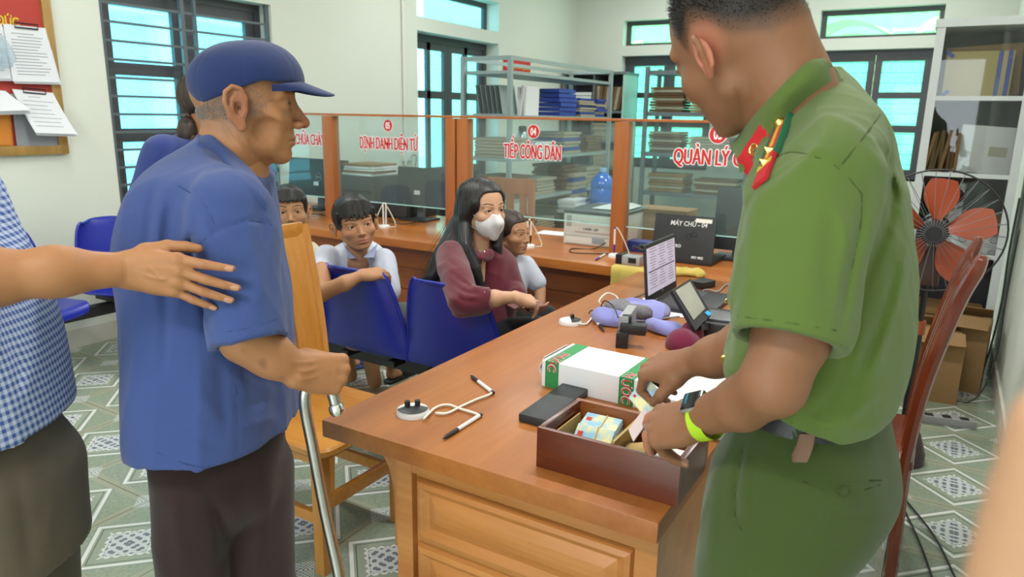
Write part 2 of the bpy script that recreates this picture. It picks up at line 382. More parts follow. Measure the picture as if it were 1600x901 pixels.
# ---------------------------------------------------------------- outside
M_obw = mat('render_pale_blue', (.42, .62, .74), .9, var=(1.2, .12)); M_obt = mat('render_white', (.85, .88, .88), .9); M_yard = mat('yard_paving', (.55, .55, .53), .9, var=(6, .1), coords='Object')
struct('trim_9', MB().box((-9, 4, -.25), (30, 40, .1)), M_yard)
b = thing('outside_building', 'pale blue rendered building across the yard seen through the barred window', 'building', (-11, 4.0, -.2))
obj('wall', MB().box((-1, 0, 3), (2, 14, 6)), M_obw, b, smooth=False)
for y in (-5, -2.2, .6, 3.4): obj('column', MB().box((.15, y, 3), (.3, .35, 6)), M_obt, b, smooth=False)
for z in (1.0, 3.2): obj('ledge', MB().box((.2, 0, z), (.4, 14, .22)), M_obt, b, smooth=False)
M_leaf = mat('banana_leaf', (.30, .62, .12), .5, var=(3, .25), var2=(.70, .80, .25)); M_stem = mat('banana_stem', (.55, .62, .30), .7, var=(5, .2))
def banana(x, y, h, seed, label):
    r = random.Random(seed); t = thing('banana_plant', label, 'plant', (x, y, -.2), 0)
    obj('stem', MB().tube([(0, 0, 0), (.03, 0, h*.5), (0, .03, h*.8)], [.13, .11, .07], 10), M_stem, t)
    for k in range(9):
        a = k*2*math.pi/9+r.uniform(-.3, .3); L = r.uniform(1.5, 2.1); up = r.uniform(.5, 1.0); G = []
        for i in range(9):
            s_ = i/8; c_ = np.array((math.cos(a)*L*s_*.75, math.sin(a)*L*s_*.75, h*.75+L*(up*s_-.95*s_*s_*up))); sd = np.array((-math.sin(a), math.cos(a), 0))
            wd = .30*math.sin(math.pi*min(1, s_*.93+.05))**.6; G.append([c_-sd*wd+np.array((0, 0, .06)), c_, c_+sd*wd+np.array((0, 0, .06))])
        obj('leaf', MB().grid(G), M_leaf, t)
banana(-2.2, 12.0, 3.4, 1, 'broad banana plant outside the back window behind the officer, left of two')
banana(.6, 12.6, 3.6, 2, 'banana plant outside the right edge of the back window')
banana(-5.4, 12.4, 3.4, 3, 'banana plant outside the back window behind the file racks')
struct('trim_10', MB().box((-2, 17, 3.2), (22, .3, 7.0)), mat('far_hedge', (.34, .60, .22), .9, var=(5, .4), bump=(6, .5)))
# ---------------------------------------------------------------- desk and counter
M_desk = wood('desk_veneer', '8c4e1c', 'b06c2e', axis=1, scale=7, rough=.42, coat=.12)
M_deskx = wood('desk_front_wood', 'a8662c', 'c98a4c', axis=0, scale=7, rough=.35, coat=.25)
M_deskd = wood('desk_side_wood', '74401c', '9a5c2c', axis=1, scale=7, rough=.4)
M_pine = wood('red_pine_board', '7a3c17', 'a65c2a', axis=0, scale=8, rough=.35, coat=.2)
M_ctop = wood('counter_top_wood', 'a4581f', 'c77a35', axis=0, scale=7, rough=.3, coat=.3)
M_post = wood('partition_wood', '9a5424', 'b86e38', axis=2, scale=9, rough=.35)
DX0, DX1, DY0 = -1.248, -.378, 1.188; DZ = .76
desk = thing('desk', 'large orange brown wooden desk with carved drawer pedestal in the foreground', 'desk', (-.81, 2.27, 0))
def D(mb): return mb.xf(t=(.81, -2.27, 0))
obj('desk_top', D(MB().span((DX0, DY0, DZ-.045), (DX1, 3.345, DZ), bev=.004)), M_desk, desk)
px0, px1, py0 = -1.05, -.392, 1.235
obj('pedestal', D(MB().span((px0, py0+.02, .06), (px1, 1.80, DZ-.045)).span((px0-.004, py0, .0), (px0+.045, py0+.02, DZ-.045)).span((px1-.045, py0, .0), (px1+.002, py0+.02, DZ-.045)).span((px0+.045, py0+.001, 0), (px1-.045, py0+.02, .075)).span((px0+.045, py0+.001, .665), (px1-.045, py0+.02, DZ-.045))), M_deskx, desk, smooth=False)
def raised_panel(x0, x1, z0, z1, y):
    mb = MB(); prof = [(0, 0), (.006, -.012), (.018, -.016), (.030, -.006), (.036, -.002), (.060, -.012), (.075, -.014)]
    R = []
    for ins, dy in prof: R.append([(x0+ins, y+dy, z0+ins), (x1-ins, y+dy, z0+ins), (x1-ins, y+dy, z1-ins), (x0+ins, y+dy, z1-ins)])
    vs = [p for r_ in R for p in r_]; fs = []
    for i in range(len(R)-1):
        for j in range(4): fs.append((i*4+j, i*4+(j+1) % 4, (i+1)*4+(j+1) % 4, (i+1)*4+j))
    k = (len(R)-1)*4; fs.append((k, k+1, k+2, k+3)); return mb.add(vs, fs)
zt = .66
for zlo in (.485, .285, .085):
    obj('drawer', D(raised_panel(px0+.05, px1-.05, zlo, zt-.012, py0+.018)), M_deskx, desk, smooth=False); zt = zlo
# right-hand support and the modesty board
obj('side_panel', D(MB().span((px1-.03, 1.84, 0), (px1, 3.30, DZ-.045))), M_deskd, desk, smooth=False)
obj('back_panel', D(MB().span((px0+.02, 1.85, .12), (px0+.045, 3.32, DZ-.045))), M_deskd, desk, smooth=False)
bp = [(-.145, .715), (-.145, .700), (-.125, .672), (-.095, .655), (-.072, .620), (-.060, .575), (-.056, .52), (-.056, .40), (0, .39), (0, .715)]
obj('bracket', D(MB().prism([(a, z) for a, z in bp], (px0-.006, py0+.06, 0), (1, 0, 0), (0, 0, 1), (0, .045, 0))), M_deskx, desk, smooth=False)
counter = thing('service_counter', 'long red brown wooden service counter with boarded front under the glass screens', 'counter', (-2.3, 3.85, 0))
def K(mb): return mb.xf(t=(2.3, -3.85, 0))
obj('counter_top', K(MB().span((-4.62, 3.352, DZ-.05), (-.42, 4.35, DZ), bev=.005)), M_ctop, counter)
for i in range(5):
    z0 = .02+i*.1375; obj('plank', K(MB().span((-4.6, 3.44+.004*(i % 2), z0), (-1.0, 3.465, z0+.134), bev=.004)), M_pine, counter)
obj('carcass', K(MB().span((-4.6, 3.468, .0), (-.45, 3.50, DZ-.05)).span((-4.6, 3.5, 0), (-4.57, 4.3, DZ-.05)).span((-.48, 3.5, 0), (-.45, 4.3, DZ-.05))), M_deskd, counter, smooth=False)
for x in (-3.4, -2.2): obj('batten', K(MB().span((x, 3.425, .02), (x+.07, 3.44, DZ-.05))), M_pine, counter, smooth=False)
# glass partition
PY = 3.77; RZ = 1.478
part = thing('glass_screen', 'wood framed glass counter screen with red lettering across the office', 'screen', (-2.3, PY, DZ))
def S(mb): return mb.xf(t=(2.3, -PY, -DZ))
M_scr = glass('screen_glass', (.90, .97, .96), haze=.05, gloss=.06, film=(.8, .95, .95)); M_red = mat('red_vinyl', 'd02a2a', .5); M_whv = mat('white_vinyl', 'f2eef0', .5); M_edge = mat('glass_edge', (.45, .75, .72), .2)
posts = [(-4.60, -4.53), (-3.785, -3.69), (-2.725, -2.652), (-2.638, -2.558), (-1.588, -1.505), (-.50, -.42)]
for a, b in posts: obj('post', S(MB().span((a, PY-.035, DZ), (b, PY+.035, RZ-.002), bev=.004)), M_post, part)
obj('top_rail', S(MB().span((-4.6, PY-.03, RZ), (-2.645, PY+.03, RZ+.015), bev=.004).span((-2.642, PY-.03, RZ), (-.42, PY+.03, RZ+.015), bev=.004)), M_post, part)
panes = [(-4.53, -3.785), (-3.69, -2.725), (-2.558, -1.588), (-1.505, -.50)]
for i, (a, b) in enumerate(panes):
    g = obj('pane', S(MB().span((a+.002, PY-.003, .908), (b-.002, PY+.003, RZ-.002))), M_scr, part, smooth=False)
    obj('edge', S(MB().span((a+.002, PY-.0035, .902), (b-.002, PY+.0035, .908))), M_edge, g, smooth=False)
def sticker(body, px0_, px1_, pytop, pybot):
    """pytop/pybot: top and bottom of the plain capitals"""
    a = YP(px0_, pybot, PY-.006); b = YP(px1_, pybot, PY-.006); t_ = YP((px0_+px1_)/2, pytop, PY-.006); bt = YP((px0_+px1_)/2, pybot, PY-.006)
    h = t_[2]-bt[2]; wd = b[0]-a[0]; ref = np.array(text_mb('H', 1.0, .001, 0).v); cap = ref[:, 1].max()
    bars = []
    for i_, ch in enumerate(body):
        if ch == 'Đ':
            wD = np.array(text_mb('D', 1.0, .001, 0).v)[:, 0]; R_ = np.array(text_mb(body[:i_].replace('Đ', 'D')+'D', 1.0, .001, 0).v)[:, 0].max(); bars.append((R_-(wD.max()-wD.min())-.17, R_-(wD.max()-wD.min())*.52))
    body = body.replace('Đ', 'D')
    f = np.array(text_mb(body, 1.0, .001, 0).v); sx_ = wd/(f[:, 0].max()-f[:, 0].min()); cx = (f[:, 0].max()+f[:, 0].min())/2; mid = (a[0]+b[0])/2
    for nm, cps, dy, m_ in (('letter_backing', [(.10*math.cos(k*math.pi/4)*1.2, .055*math.sin(k*math.pi/4)) for k in range(8)], .0, M_whv), ('lettering', [(-.045, 0), (-.02, 0), (0, 0), (.02, 0), (.045, 0)], -.0014, M_red)):
        q = MB()
        for k, (ox, oy) in enumerate(cps):
            q0 = text_mb(body, 1.0, .0004, 0); [q0.box(((b0+b1)/2, cap*.5, 0), (b1-b0, .10, .0004)) for b0, b1 in bars]; q.add([(mid+(p[0]-cx+ox)*sx_, PY-.005+dy-p[2]*.3-k*.00004, bt[2]+(p[1]+oy)*h/cap) for p in q0.v], q0.f)
        obj(nm, S(q), m_, part, smooth=False, kind='stuff')
def roundel(body, px, py, rpx):
    c = YP(px, py, PY-.006); r = rpx*np.linalg.norm(c-CAM)/F_PX*.98
    for nm, rr, dy, m_ in (('roundel_rim', r*1.10, 0, M_whv), ('roundel', r, -.001, M_red)):
        obj(nm, S(MB().prism([(rr*math.cos(k*math.pi/16), rr*math.sin(k*math.pi/16)) for k in range(32)], (c[0], PY-.0045+dy, c[2]), (1, 0, 0), (0, 0, 1), (0, -.001, 0))), m_, part, smooth=False)
    q = text_mb(body, r*1.45, .001, .03*r*1.4); V = np.array(q.v); cx = (V[:, 0].max()+V[:, 0].min())/2; cy = (V[:, 1].max()+V[:, 1].min())/2
    q.v = [(c[0]+(p[0]-cx)*.72, PY-.008-p[2]*.3, c[2]+(p[1]-cy)*1.08) for p in V]; obj('number', S(q), M_whv, part, smooth=False)
sticker('CHỮA CHÁY', 462, 507, 209.5, 226); sticker('ĐỊNH DANH ĐIỆN TỬ', 563, 653, 215, 233.5)
sticker('TIẾP CÔNG DÂN', 787, 876, 226, 248); sticker('QUẢN LÝ CƯ TRÚ', 1052, 1222, 235, 259)
roundel('05', 606, 196, 8.5); roundel('04', 833.5, 205.5, 10); roundel('03', 1122, 210, 13)
# ---------------------------------------------------------------- seating
M_blue = mat('blue_plastic', '1c2a98', .34, spec=.5, bump=(400, .03)); M_blk = mat('black_steel', (.018, .018, .02), .45); M_chrome = mat('chrome_tube', (.62, .62, .62), .22, 1.0)
def seat_shell():
    """moulded shell, local: seat centre x=0, faces +y, seat height z=.44 (back at -y)"""
    prof = [(.215, .405), (.21, .432), (.17, .444), (.06, .434), (-.08, .424), (-.155, .432), (-.185, .470), (-.200, .52), (-.218, .62), (-.238, .72), (-.252, .785), (-.262, .812), (-.268, .818)]
    hw = [.205, .215, .222, .226, .228, .230, .230, .226, .214, .192, .170, .145, .118]
    pr = spline([(0, a, b) for a, b in prof], 3); wd = np.interp(np.linspace(0, 1, len(pr)), np.linspace(0, 1, len(hw)), hw); G = []
    for i, (p, w_) in enumerate(zip(pr, wd)):
        t = i/(len(pr)-1); row = []
        for u in np.linspace(-1, 1, 17):
            e = abs(u)**3
            if t < .42: q = (u*w_, p[1], p[2]+.022*e)
            else:
                rid = .0035*math.sin((t-.55)*95)*math.exp(-((t-.62)/.07)**2)*(1-u*u); q = (u*w_, p[1]+.045*e*min(1, (t-.42)*5)+rid, p[2]-.012*e*(t > .93))
            row.append(q)
        G.append(row)
    G = np.array(G); du = np.gradient(G, axis=0); dv = np.gradient(G, axis=1); n = np.cross(dv, du); n /= np.linalg.norm(n, axis=2)[:, :, None]+1e-9
    mb = MB().grid(G, n*-.007)
    rim = [tuple(G[i, 0]) for i in range(len(G))]+[tuple(p) for p in G[-1, 1:-1]]+[tuple(G[i, -1]) for i in range(len(G)-1, -1, -1)]+[tuple(p) for p in G[0, -2:0:-1]]
    mb.tube(rim, .0075, 6, closed=True); return mb
shell_me = None
def bench(label, loc, rz, xs, x0, x1, legs):
    global shell_me
    t = thing('waiting_bench', label, 'bench', loc, rz)
    obj('beam', MB().span((x0, -.04, .335), (x1, .03, .39), bev=.004), M_blk, t)
    for x in xs:
        if shell_me is None: s = obj('seat_shell', seat_shell(), M_blue, t, angle=50); shell_me = s.data
        else: s = bpy.data.objects.new('seat_shell', shell_me); C.objects.link(s); s.parent = t
        s.location = (x, 0, 0)
        for dx in (-.13, .13): obj('bracket', MB().span((x+dx-.018, -.15, .39), (x+dx+.018, .16, .415)), M_blk, t, smooth=False)
    for x in legs:
        obj('leg', MB().tube([(x, -.26, .025), (x, -.2, .05), (x, -.03, .33)], .02, 8).tube([(x, .26, .025), (x, .2, .05), (x, 0, .33)], .02, 8).box((x, -.27, .012), (.05, .05, .024), bev=.005).box((x, .27, .012), (.05, .05, .024), bev=.005), M_blk, t)
    return t
bench('three blue plastic seats on a black beam facing the counter, occupied by children and woman', (0, 2.48, 0), 0, [-2.495, -2.033, -1.571], -2.76, -1.33, [-2.72, -1.38]).scale = (1.05, 1.05, 1.05)
bench('blue plastic waiting bench with scratched seat against the left wall under the notice board', (-4.06, 1.66, -.0), -math.pi/2, [-.743, -.143, .457], -1.0, .70, [-.93, .63]).scale = (1.05, 1.05, 1.05)
# wooden chair beside the old man, facing the desk
M_yel = wood('yellow_pine', 'b8742a', 'd69a48', axis=2, scale=9, rough=.3, coat=.4); M_yelx = wood('yellow_pine_seat', 'b8742a', 'd69a48', axis=0, scale=8, rough=.25, coat=.5)
c = thing('wooden_chair', 'honey yellow wooden chair with broad slatted back standing behind the old man', 'chair', (-1.78, 1.71, 0))
def seatpoly(hx, hy, r=.05, n=5):
    out = []
    for sx, sy, a0 in ((1, 1, 0), (-1, 1, 90), (-1, -1, 180), (1, -1, 270)):
        for k in range(n+1): a = math.radians(a0+90*k/n); out.append((sx*(hx-r)+r*math.cos(a), sy*(hy-r)+r*math.sin(a)))
    return out
mb = MB(); L0 = seatpoly(.225, .235); k = len(L0); rings = [(.97, .435), (1, .443), (1, .458), (.97, .466)]
vs = [(x*s, y*s, z) for s, z in rings for x, y in L0]; fs = [(i*k+j, i*k+(j+1) % k, (i+1)*k+(j+1) % k, (i+1)*k+j) for i in range(3) for j in range(k)]+[tuple(range(k-1, -1, -1)), tuple(range(3*k, 4*k))]
obj('seat', mb.add(vs, fs), M_yelx, c)
for sy in (-1, 1):
    obj('leg', MB().add([(.16+.0*q, sy*.195+dy, z) for z, q in ((0, 0), (.44, 0)) for dy, q2 in ((-.021, 0), (.021, 0))], []).box((.165, sy*.190, .22), (.042, .046, .44), bev=.004), M_yel, c)
    pts = [(-.20, sy*.20, 0), (-.185, sy*.20, .25), (-.185, sy*.20, .45), (-.215, sy*.20, .78), (-.275, sy*.20, 1.09)]
    obj('leg', MB().tube(spline(pts, 5), .027, 4), M_yel, c, angle=30)
    obj('stretcher', MB().box((-.01, sy*.195, .20), (.34, .022, .04), bev=.003), M_yel, c)
for y in (-.125, 0, .125):
    G = []
    for i in range(9):
        t = i/8; z = .46+.60*t; x = -.188-.028*t-.06*t*t
        G.append([(x, y-.056, z), (x-.004, y-.03, z), (x-.004, y+.03, z), (x, y+.056, z)])
    obj('slat', MB().grid(G, (.018, 0, 0)), M_yel, c, angle=30)
obj('top_rail', MB().box((-.272, 0, 1.075), (.026, .37, .05), bev=.004), M_yelx, c)
for x in (.165,): obj('stretcher', MB().box((x, 0, .245), (.024, .34, .045), bev=.003), M_yelx, c)
obj('apron', MB().span((.14, -.17, .395), (.165, .17, .437)).span((-.17, -.205, .395), (.15, -.185, .437)).span((-.17, .185, .395), (.15, .205, .437)), M_yelx, c, smooth=False)
# officer's red-brown chair beside the right wall
M_rose = wood('rosewood', '4c1c0c', '7c3418', axis=2, scale=9, rough=.18, coat=.6)
c = thing('dark_wooden_chair', 'glossy red brown wooden chair with tall curved back behind the officer', 'chair', (-.150, 2.62, 0))
obj('seat', MB().box((-.02, 0, .455), (.40, .42, .03), bev=.01), M_rose, c)
for sy in (-1, 1):
    pts = [(.165, sy*.2, 0), (.160, sy*.2, .25), (.155, sy*.2, .46), (.175, sy*.2, .72), (.225, sy*.2, .98), (.262, sy*.2, 1.10), (.268, sy*.2, 1.135)]
    obj('leg', MB().tube(spline(pts, 5), [.024]*25+[.022, .020, .019, .018, .016, .012], 8, flat=((1, 0, 0), .85)), M_rose, c)
    obj('leg', MB().tube([(-.19, sy*.19, 0), (-.185, sy*.19, .45)], [.018, .022], 8), M_rose, c)
    obj('stretcher', MB().box((-.015, sy*.195, .24), (.34, .022, .034), bev=.004), M_rose, c)
    obj('seat_rail', MB().box((-.015, sy*.195, .41), (.34, .028, .06), bev=.004), M_rose, c)
for y in (-.1, 0, .1): obj('slat', MB().tube(spline([(.150, y, .47), (.170, y, .72), (.220, y, .98), (.250, y, 1.06)], 4), .024, 8, flat=((1, 0, 0), .4)), M_rose, c)
obj('top_rail', MB().box((.250, 0, 1.05), (.028, .38, .07), R=roty(.35), bev=.008), M_rose, c)
# ---------------------------------------------------------------- implicit-surface modelling for bodies and cloth
class Fr:                                   # local frame: origin o, columns of R = local x (person's right), y (forward), z (up)
    def __init__(s, o, fwd, up=(0, 0, 1), sc=1.0, zn=1.0):
        s.zn = zn
        y = np.array(fwd, float); y /= np.linalg.norm(y); z = np.array(up, float); z = z-y*(z@y); z /= np.linalg.norm(z)
        s.R = np.stack([np.cross(y, z), y, z], 1); s.o = np.array(o, float); s.s = sc
    def w(s, p):
        p = np.array(p, float); p[2] *= s.zn if p[2] < 0 else 1; return s.o + s.R@(p*s.s)
    def loc(s, V):
        q = ((V-s.o)@s.R)/s.s; q[:, 2] = np.where(q[:, 2] < 0, q[:, 2]/s.zn, q[:, 2]); return q
def sell(c, r, R=None):
    c = np.array(c, float); r = np.array(r, float)
    def f(x, y, z):
        x, y, z = x-c[0], y-c[1], z-c[2]
        if R is not None: x, y, z = (x*R[0][0]+y*R[1][0]+z*R[2][0], x*R[0][1]+y*R[1][1]+z*R[2][1], x*R[0][2]+y*R[1][2]+z*R[2][2])
        k0 = np.sqrt((x/r[0])**2+(y/r[1])**2+(z/r[2])**2)+1e-9; k1 = np.sqrt((x/r[0]**2)**2+(y/r[1]**2)**2+(z/r[2]**2)**2)+1e-9
        return k0*(k0-1)/k1
    m = r.max() if R is not None else r
    return f, c-m, c+m
def scone(a, b, ra, rb, flat=None):         # flat=(dir, factor): squash across dir
    a = np.array(a, float); b = np.array(b, float); ab = b-a; L = ab@ab+1e-12
    def f(x, y, z):
        px, py, pz = x-a[0], y-a[1], z-a[2]
        t = np.clip((px*ab[0]+py*ab[1]+pz*ab[2])/L, 0, 1)
        qx, qy, qz = px-t*ab[0], py-t*ab[1], pz-t*ab[2]
        if flat is not None:
            n = np.array(flat[0], float); n /= np.linalg.norm(n); dn = (qx*n[0]+qy*n[1]+qz*n[2])*(1/flat[1]-1)
            qx, qy, qz = qx+n[0]*dn, qy+n[1]*dn, qz+n[2]*dn
        d = np.sqrt(qx*qx+qy*qy+qz*qz)-(ra+(rb-ra)*t)
        return d*(flat[1] if flat is not None else 1.0)
    m = max(ra, rb); return f, np.minimum(a, b)-m, np.maximum(a, b)+m
def spoly(pts, rs, flat=None):
    pts = [np.array(p, float) for p in pts]; rs = [rs]*len(pts) if np.isscalar(rs) else rs
    fs = [scone(pts[i], pts[i+1], rs[i], rs[i+1], flat) for i in range(len(pts)-1)]
    def f(x, y, z):
        d = fs[0][0](x, y, z)
        for g in fs[1:]: d = np.minimum(d, g[0](x, y, z))
        return d
    return f, np.min([g[1] for g in fs], 0), np.max([g[2] for g in fs], 0)
def sbox(c, h, rnd=0.0, R=None):
    c = np.array(c, float); h = np.array(h, float)
    def f(x, y, z):
        x, y, z = x-c[0], y-c[1], z-c[2]
        if R is not None: x, y, z = (x*R[0][0]+y*R[1][0]+z*R[2][0], x*R[0][1]+y*R[1][1]+z*R[2][1], x*R[0][2]+y*R[1][2]+z*R[2][2])
        qx, qy, qz = np.abs(x)-h[0]+rnd, np.abs(y)-h[1]+rnd, np.abs(z)-h[2]+rnd
        return np.sqrt(np.maximum(qx, 0)**2+np.maximum(qy, 0)**2+np.maximum(qz, 0)**2)+np.minimum(np.maximum(qx, np.maximum(qy, qz)), 0)-rnd
    m = np.linalg.norm(h) if R is not None else h
    return f, c-m, c+m
def shalf(p, n):                             # half space: inside where (q-p).n < 0
    p = np.array(p, float); n = np.array(n, float); n /= np.linalg.norm(n)
    return (lambda x, y, z: (x-p[0])*n[0]+(y-p[1])*n[1]+(z-p[2])*n[2]), None, None
def sloft(secs, n=2.3, sub=4):
    """secs: (z, cx, cy, a, b, ang) horizontal superellipses, ordered by z"""
    S = np.array(sorted(secs), float)
    if sub > 1: S = spline(S, sub)
    def f(x, y, z):
        zz = z.ravel() if z.size == z.shape[-1] else z
        g = [np.interp(zz, S[:, 0], S[:, i]) for i in range(1, 6)]
        if z.size == z.shape[-1]: g = [k.reshape(1, 1, -1) for k in g]
        dx, dy = x-g[0], y-g[1]; ca, sa = np.cos(g[4]), np.sin(g[4])
        u = np.abs(dx*ca+dy*sa)/g[2]; v = np.abs(-dx*sa+dy*ca)/g[3]
        rho = (u**n+v**n)**(1/n)+1e-6; rr_ = np.sqrt(dx*dx+dy*dy); d = np.where(rho > .15, rr_*(1-1/rho), -np.minimum(g[2], g[3]))
        return np.maximum(d, np.maximum(z-S[-1, 0], S[0, 0]-z))
    m = S[:, 3:5].max(1); lo = np.array([(S[:, 1]-m).min(), (S[:, 2]-m).min(), S[0, 0]]); hi = np.array([(S[:, 1]+m).max(), (S[:, 2]+m).max(), S[-1, 0]])
    return f, lo, hi
def ssleeve(a, b, ra, rb, th=.012, open_=.30):
    """tapering sleeve from a to b, cut flat and hollow at b"""
    a = np.array(a, float); b = np.array(b, float); ax = (b-a)/np.linalg.norm(b-a); L = np.linalg.norm(b-a); b2 = b+ax*.1; rx = rb+(rb-ra)*.1/L
    o, lo, hi = scone(a, b2, ra, rx); i_, _, _ = scone(b-ax*L*open_, b2, rb-th, rb-th)
    def f(x, y, z):
        t = (x-b[0])*ax[0]+(y-b[1])*ax[1]+(z-b[2])*ax[2]; return np.maximum(np.maximum(o(x, y, z), t), -i_(x, y, z))
    return f, lo, hi
class SDF:
    def __init__(s, lo, hi, v):
        s.lo = np.array(lo, float); s.v = v; s.n = np.ceil((np.array(hi)-s.lo)/v).astype(int)+1
        s.D = np.full(s.n, .5, np.float32); s.ax = [(s.lo[i]+v*np.arange(s.n[i])).astype(np.float32) for i in range(3)]
    def op(s, prim, k=0.0, mode='u', fr=None):
        f, lo, hi = prim
        if lo is None: sl = (slice(None),)*3
        else:
            lo, hi = np.array(lo, float), np.array(hi, float)
            if fr is not None:
                cs = np.array([fr.w(((lo, hi)[i][0], (lo, hi)[j][1], (lo, hi)[q][2])) for i in (0, 1) for j in (0, 1) for q in (0, 1)]); lo, hi = cs.min(0), cs.max(0)
            e = k+4*s.v; a = np.maximum(np.floor((lo-e-s.lo)/s.v), 0).astype(int); b = np.minimum(np.ceil((hi+e-s.lo)/s.v)+1, s.n).astype(int)
            if (b <= a).any(): return s
            sl = tuple(slice(a[i], b[i]) for i in range(3))
        X, Y, Z = s.ax[0][sl[0]][:, None, None], s.ax[1][sl[1]][None, :, None], s.ax[2][sl[2]][None, None, :]
        if fr is not None:
            R, o = fr.R, fr.o; X, Y, Z = X-o[0], Y-o[1], Z-o[2]
            x, y, z = [(X*R[0, i]+Y*R[1, i]+Z*R[2, i])/fr.s for i in range(3)]
            if fr.zn != 1: z = np.where(z < 0, z/fr.zn, z)
            d = f(x, y, z)*fr.s
        else: d = f(X, Y, Z)
        d = d.astype(np.float32); A = s.D[sl]
        if mode == 's': d = -d
        if mode == 'u':
            r = np.minimum(A, d)
            if k: h = np.maximum(k-np.abs(A-d), 0)/k; r = r-h*h*k*.25
        else:
            r = np.maximum(A, d)
            if k: h = np.maximum(k-np.abs(A-d), 0)/k; r = r+h*h*k*.25
        s.D[sl] = r; return s
    def disp(s, fn, band=.03):               # displace near the surface: D += fn(points)
        m = np.abs(s.D) < band; i = np.argwhere(m); p = s.lo+i*s.v; s.D[m] += fn(p).astype(np.float32); return s
    def at(s, p):
        q = (np.array(p, float)-s.lo)/s.v; i = np.clip(np.floor(q).astype(int), 0, s.n-2); t = q-i; r = 0
        for a in (0, 1):
            for b in (0, 1):
                for c_ in (0, 1): r += s.D[i[0]+a, i[1]+b, i[2]+c_]*(t[0] if a else 1-t[0])*(t[1] if b else 1-t[1])*(t[2] if c_ else 1-t[2])
        return r
    def atv(s, p):
        q = (np.asarray(p, float)-s.lo)/s.v; i = np.clip(np.floor(q).astype(int), 0, s.n-2); t = np.clip(q-i, -.5, 1.5); r = 0
        for a in (0, 1):
            for b in (0, 1):
                for c_ in (0, 1): r = r+s.D[i[:, 0]+a, i[:, 1]+b, i[:, 2]+c_]*(t[:, 0] if a else 1-t[:, 0])*(t[:, 1] if b else 1-t[:, 1])*(t[:, 2] if c_ else 1-t[:, 2])
        q2 = (q < -1) | (q > s.n); r = np.where(q2.any(1), .5, r); return r
    def cast(s, p, d, L=.2, off=0.0):        # first surface point from p along d
        p = np.array(p, float); d = np.array(d, float); d /= np.linalg.norm(d); ts = np.arange(0, L, s.v*.4)
        h = np.nonzero(s.atv(p+ts[:, None]*d) < 0)[0]; t = ts[h[0]] if len(h) else L
        return p+d*(t-off)
    def mesh(s):
        D = s.D; sg = D < 0; a = sg[:-1, :-1, :-1]; al = a.copy(); an = a.copy()
        for i in (0, 1):
            for j in (0, 1):
                for k in (0, 1):
                    q = sg[i:i+D.shape[0]-1, j:j+D.shape[1]-1, k:k+D.shape[2]-1]; al &= q; an |= q
        ac = an & ~al; idx = np.argwhere(ac); N = len(idx); num = np.full(ac.shape, -1, np.int32); num[ac] = np.arange(N)
        cor = [(i, j, k) for i in (0, 1) for j in (0, 1) for k in (0, 1)]
        val = np.stack([D[idx[:, 0]+c_[0], idx[:, 1]+c_[1], idx[:, 2]+c_[2]] for c_ in cor], 1)
        acc = np.zeros((N, 3)); cnt = np.zeros(N)
        for x in range(8):
            for y in range(x+1, 8):
                if sum(abs(cor[x][q]-cor[y][q]) for q in range(3)) != 1: continue
                va, vb = val[:, x], val[:, y]; m = (va < 0) != (vb < 0); t = np.where(m, va/(va-vb+1e-12), 0)
                p = np.array(cor[x])+(np.array(cor[y])-np.array(cor[x]))*t[:, None]; acc += p*m[:, None]; cnt += m
        V = s.lo+(idx+acc/cnt[:, None])*s.v; F = []
        for ax in range(3):
            b, c_ = [(1, 2), (2, 0), (0, 1)][ax]; q0 = [slice(None)]*3; q1 = [slice(None)]*3; q0[ax] = slice(0, -1); q1[ax] = slice(1, None)
            e = np.argwhere(sg[tuple(q0)] != sg[tuple(q1)]); e = e[(e[:, b] > 0) & (e[:, c_] > 0) & (e[:, b] < D.shape[b]-1) & (e[:, c_] < D.shape[c_]-1)]
            fl = sg[e[:, 0], e[:, 1], e[:, 2]]
            def cell(db, dc): k = e.copy(); k[:, b] -= db; k[:, c_] -= dc; return num[k[:, 0], k[:, 1], k[:, 2]]
            q = np.stack([cell(1, 1), cell(0, 1), cell(0, 0), cell(1, 0)], 1); q[~fl] = q[~fl][:, ::-1]; F.append(q)
        F = np.concatenate(F) if F else np.zeros((0, 4), int); F = F[(F >= 0).all(1)]; return V, F
def smooth_mesh(V, F, it=1, lam=.5):
    n = len(V)
    for _ in range(it):
        acc = np.zeros((n, 3)); cnt = np.zeros(n)
        for a, b in ((0, 1), (1, 2), (2, 3), (3, 0)):
            for p, q in ((a, b), (b, a)):
                for c_ in range(3): acc[:, c_] += np.bincount(F[:, p], V[F[:, q], c_], n)
                cnt += np.bincount(F[:, p], minlength=n)
        V = V+lam*(acc/np.maximum(cnt, 1)[:, None]-V)
    return V
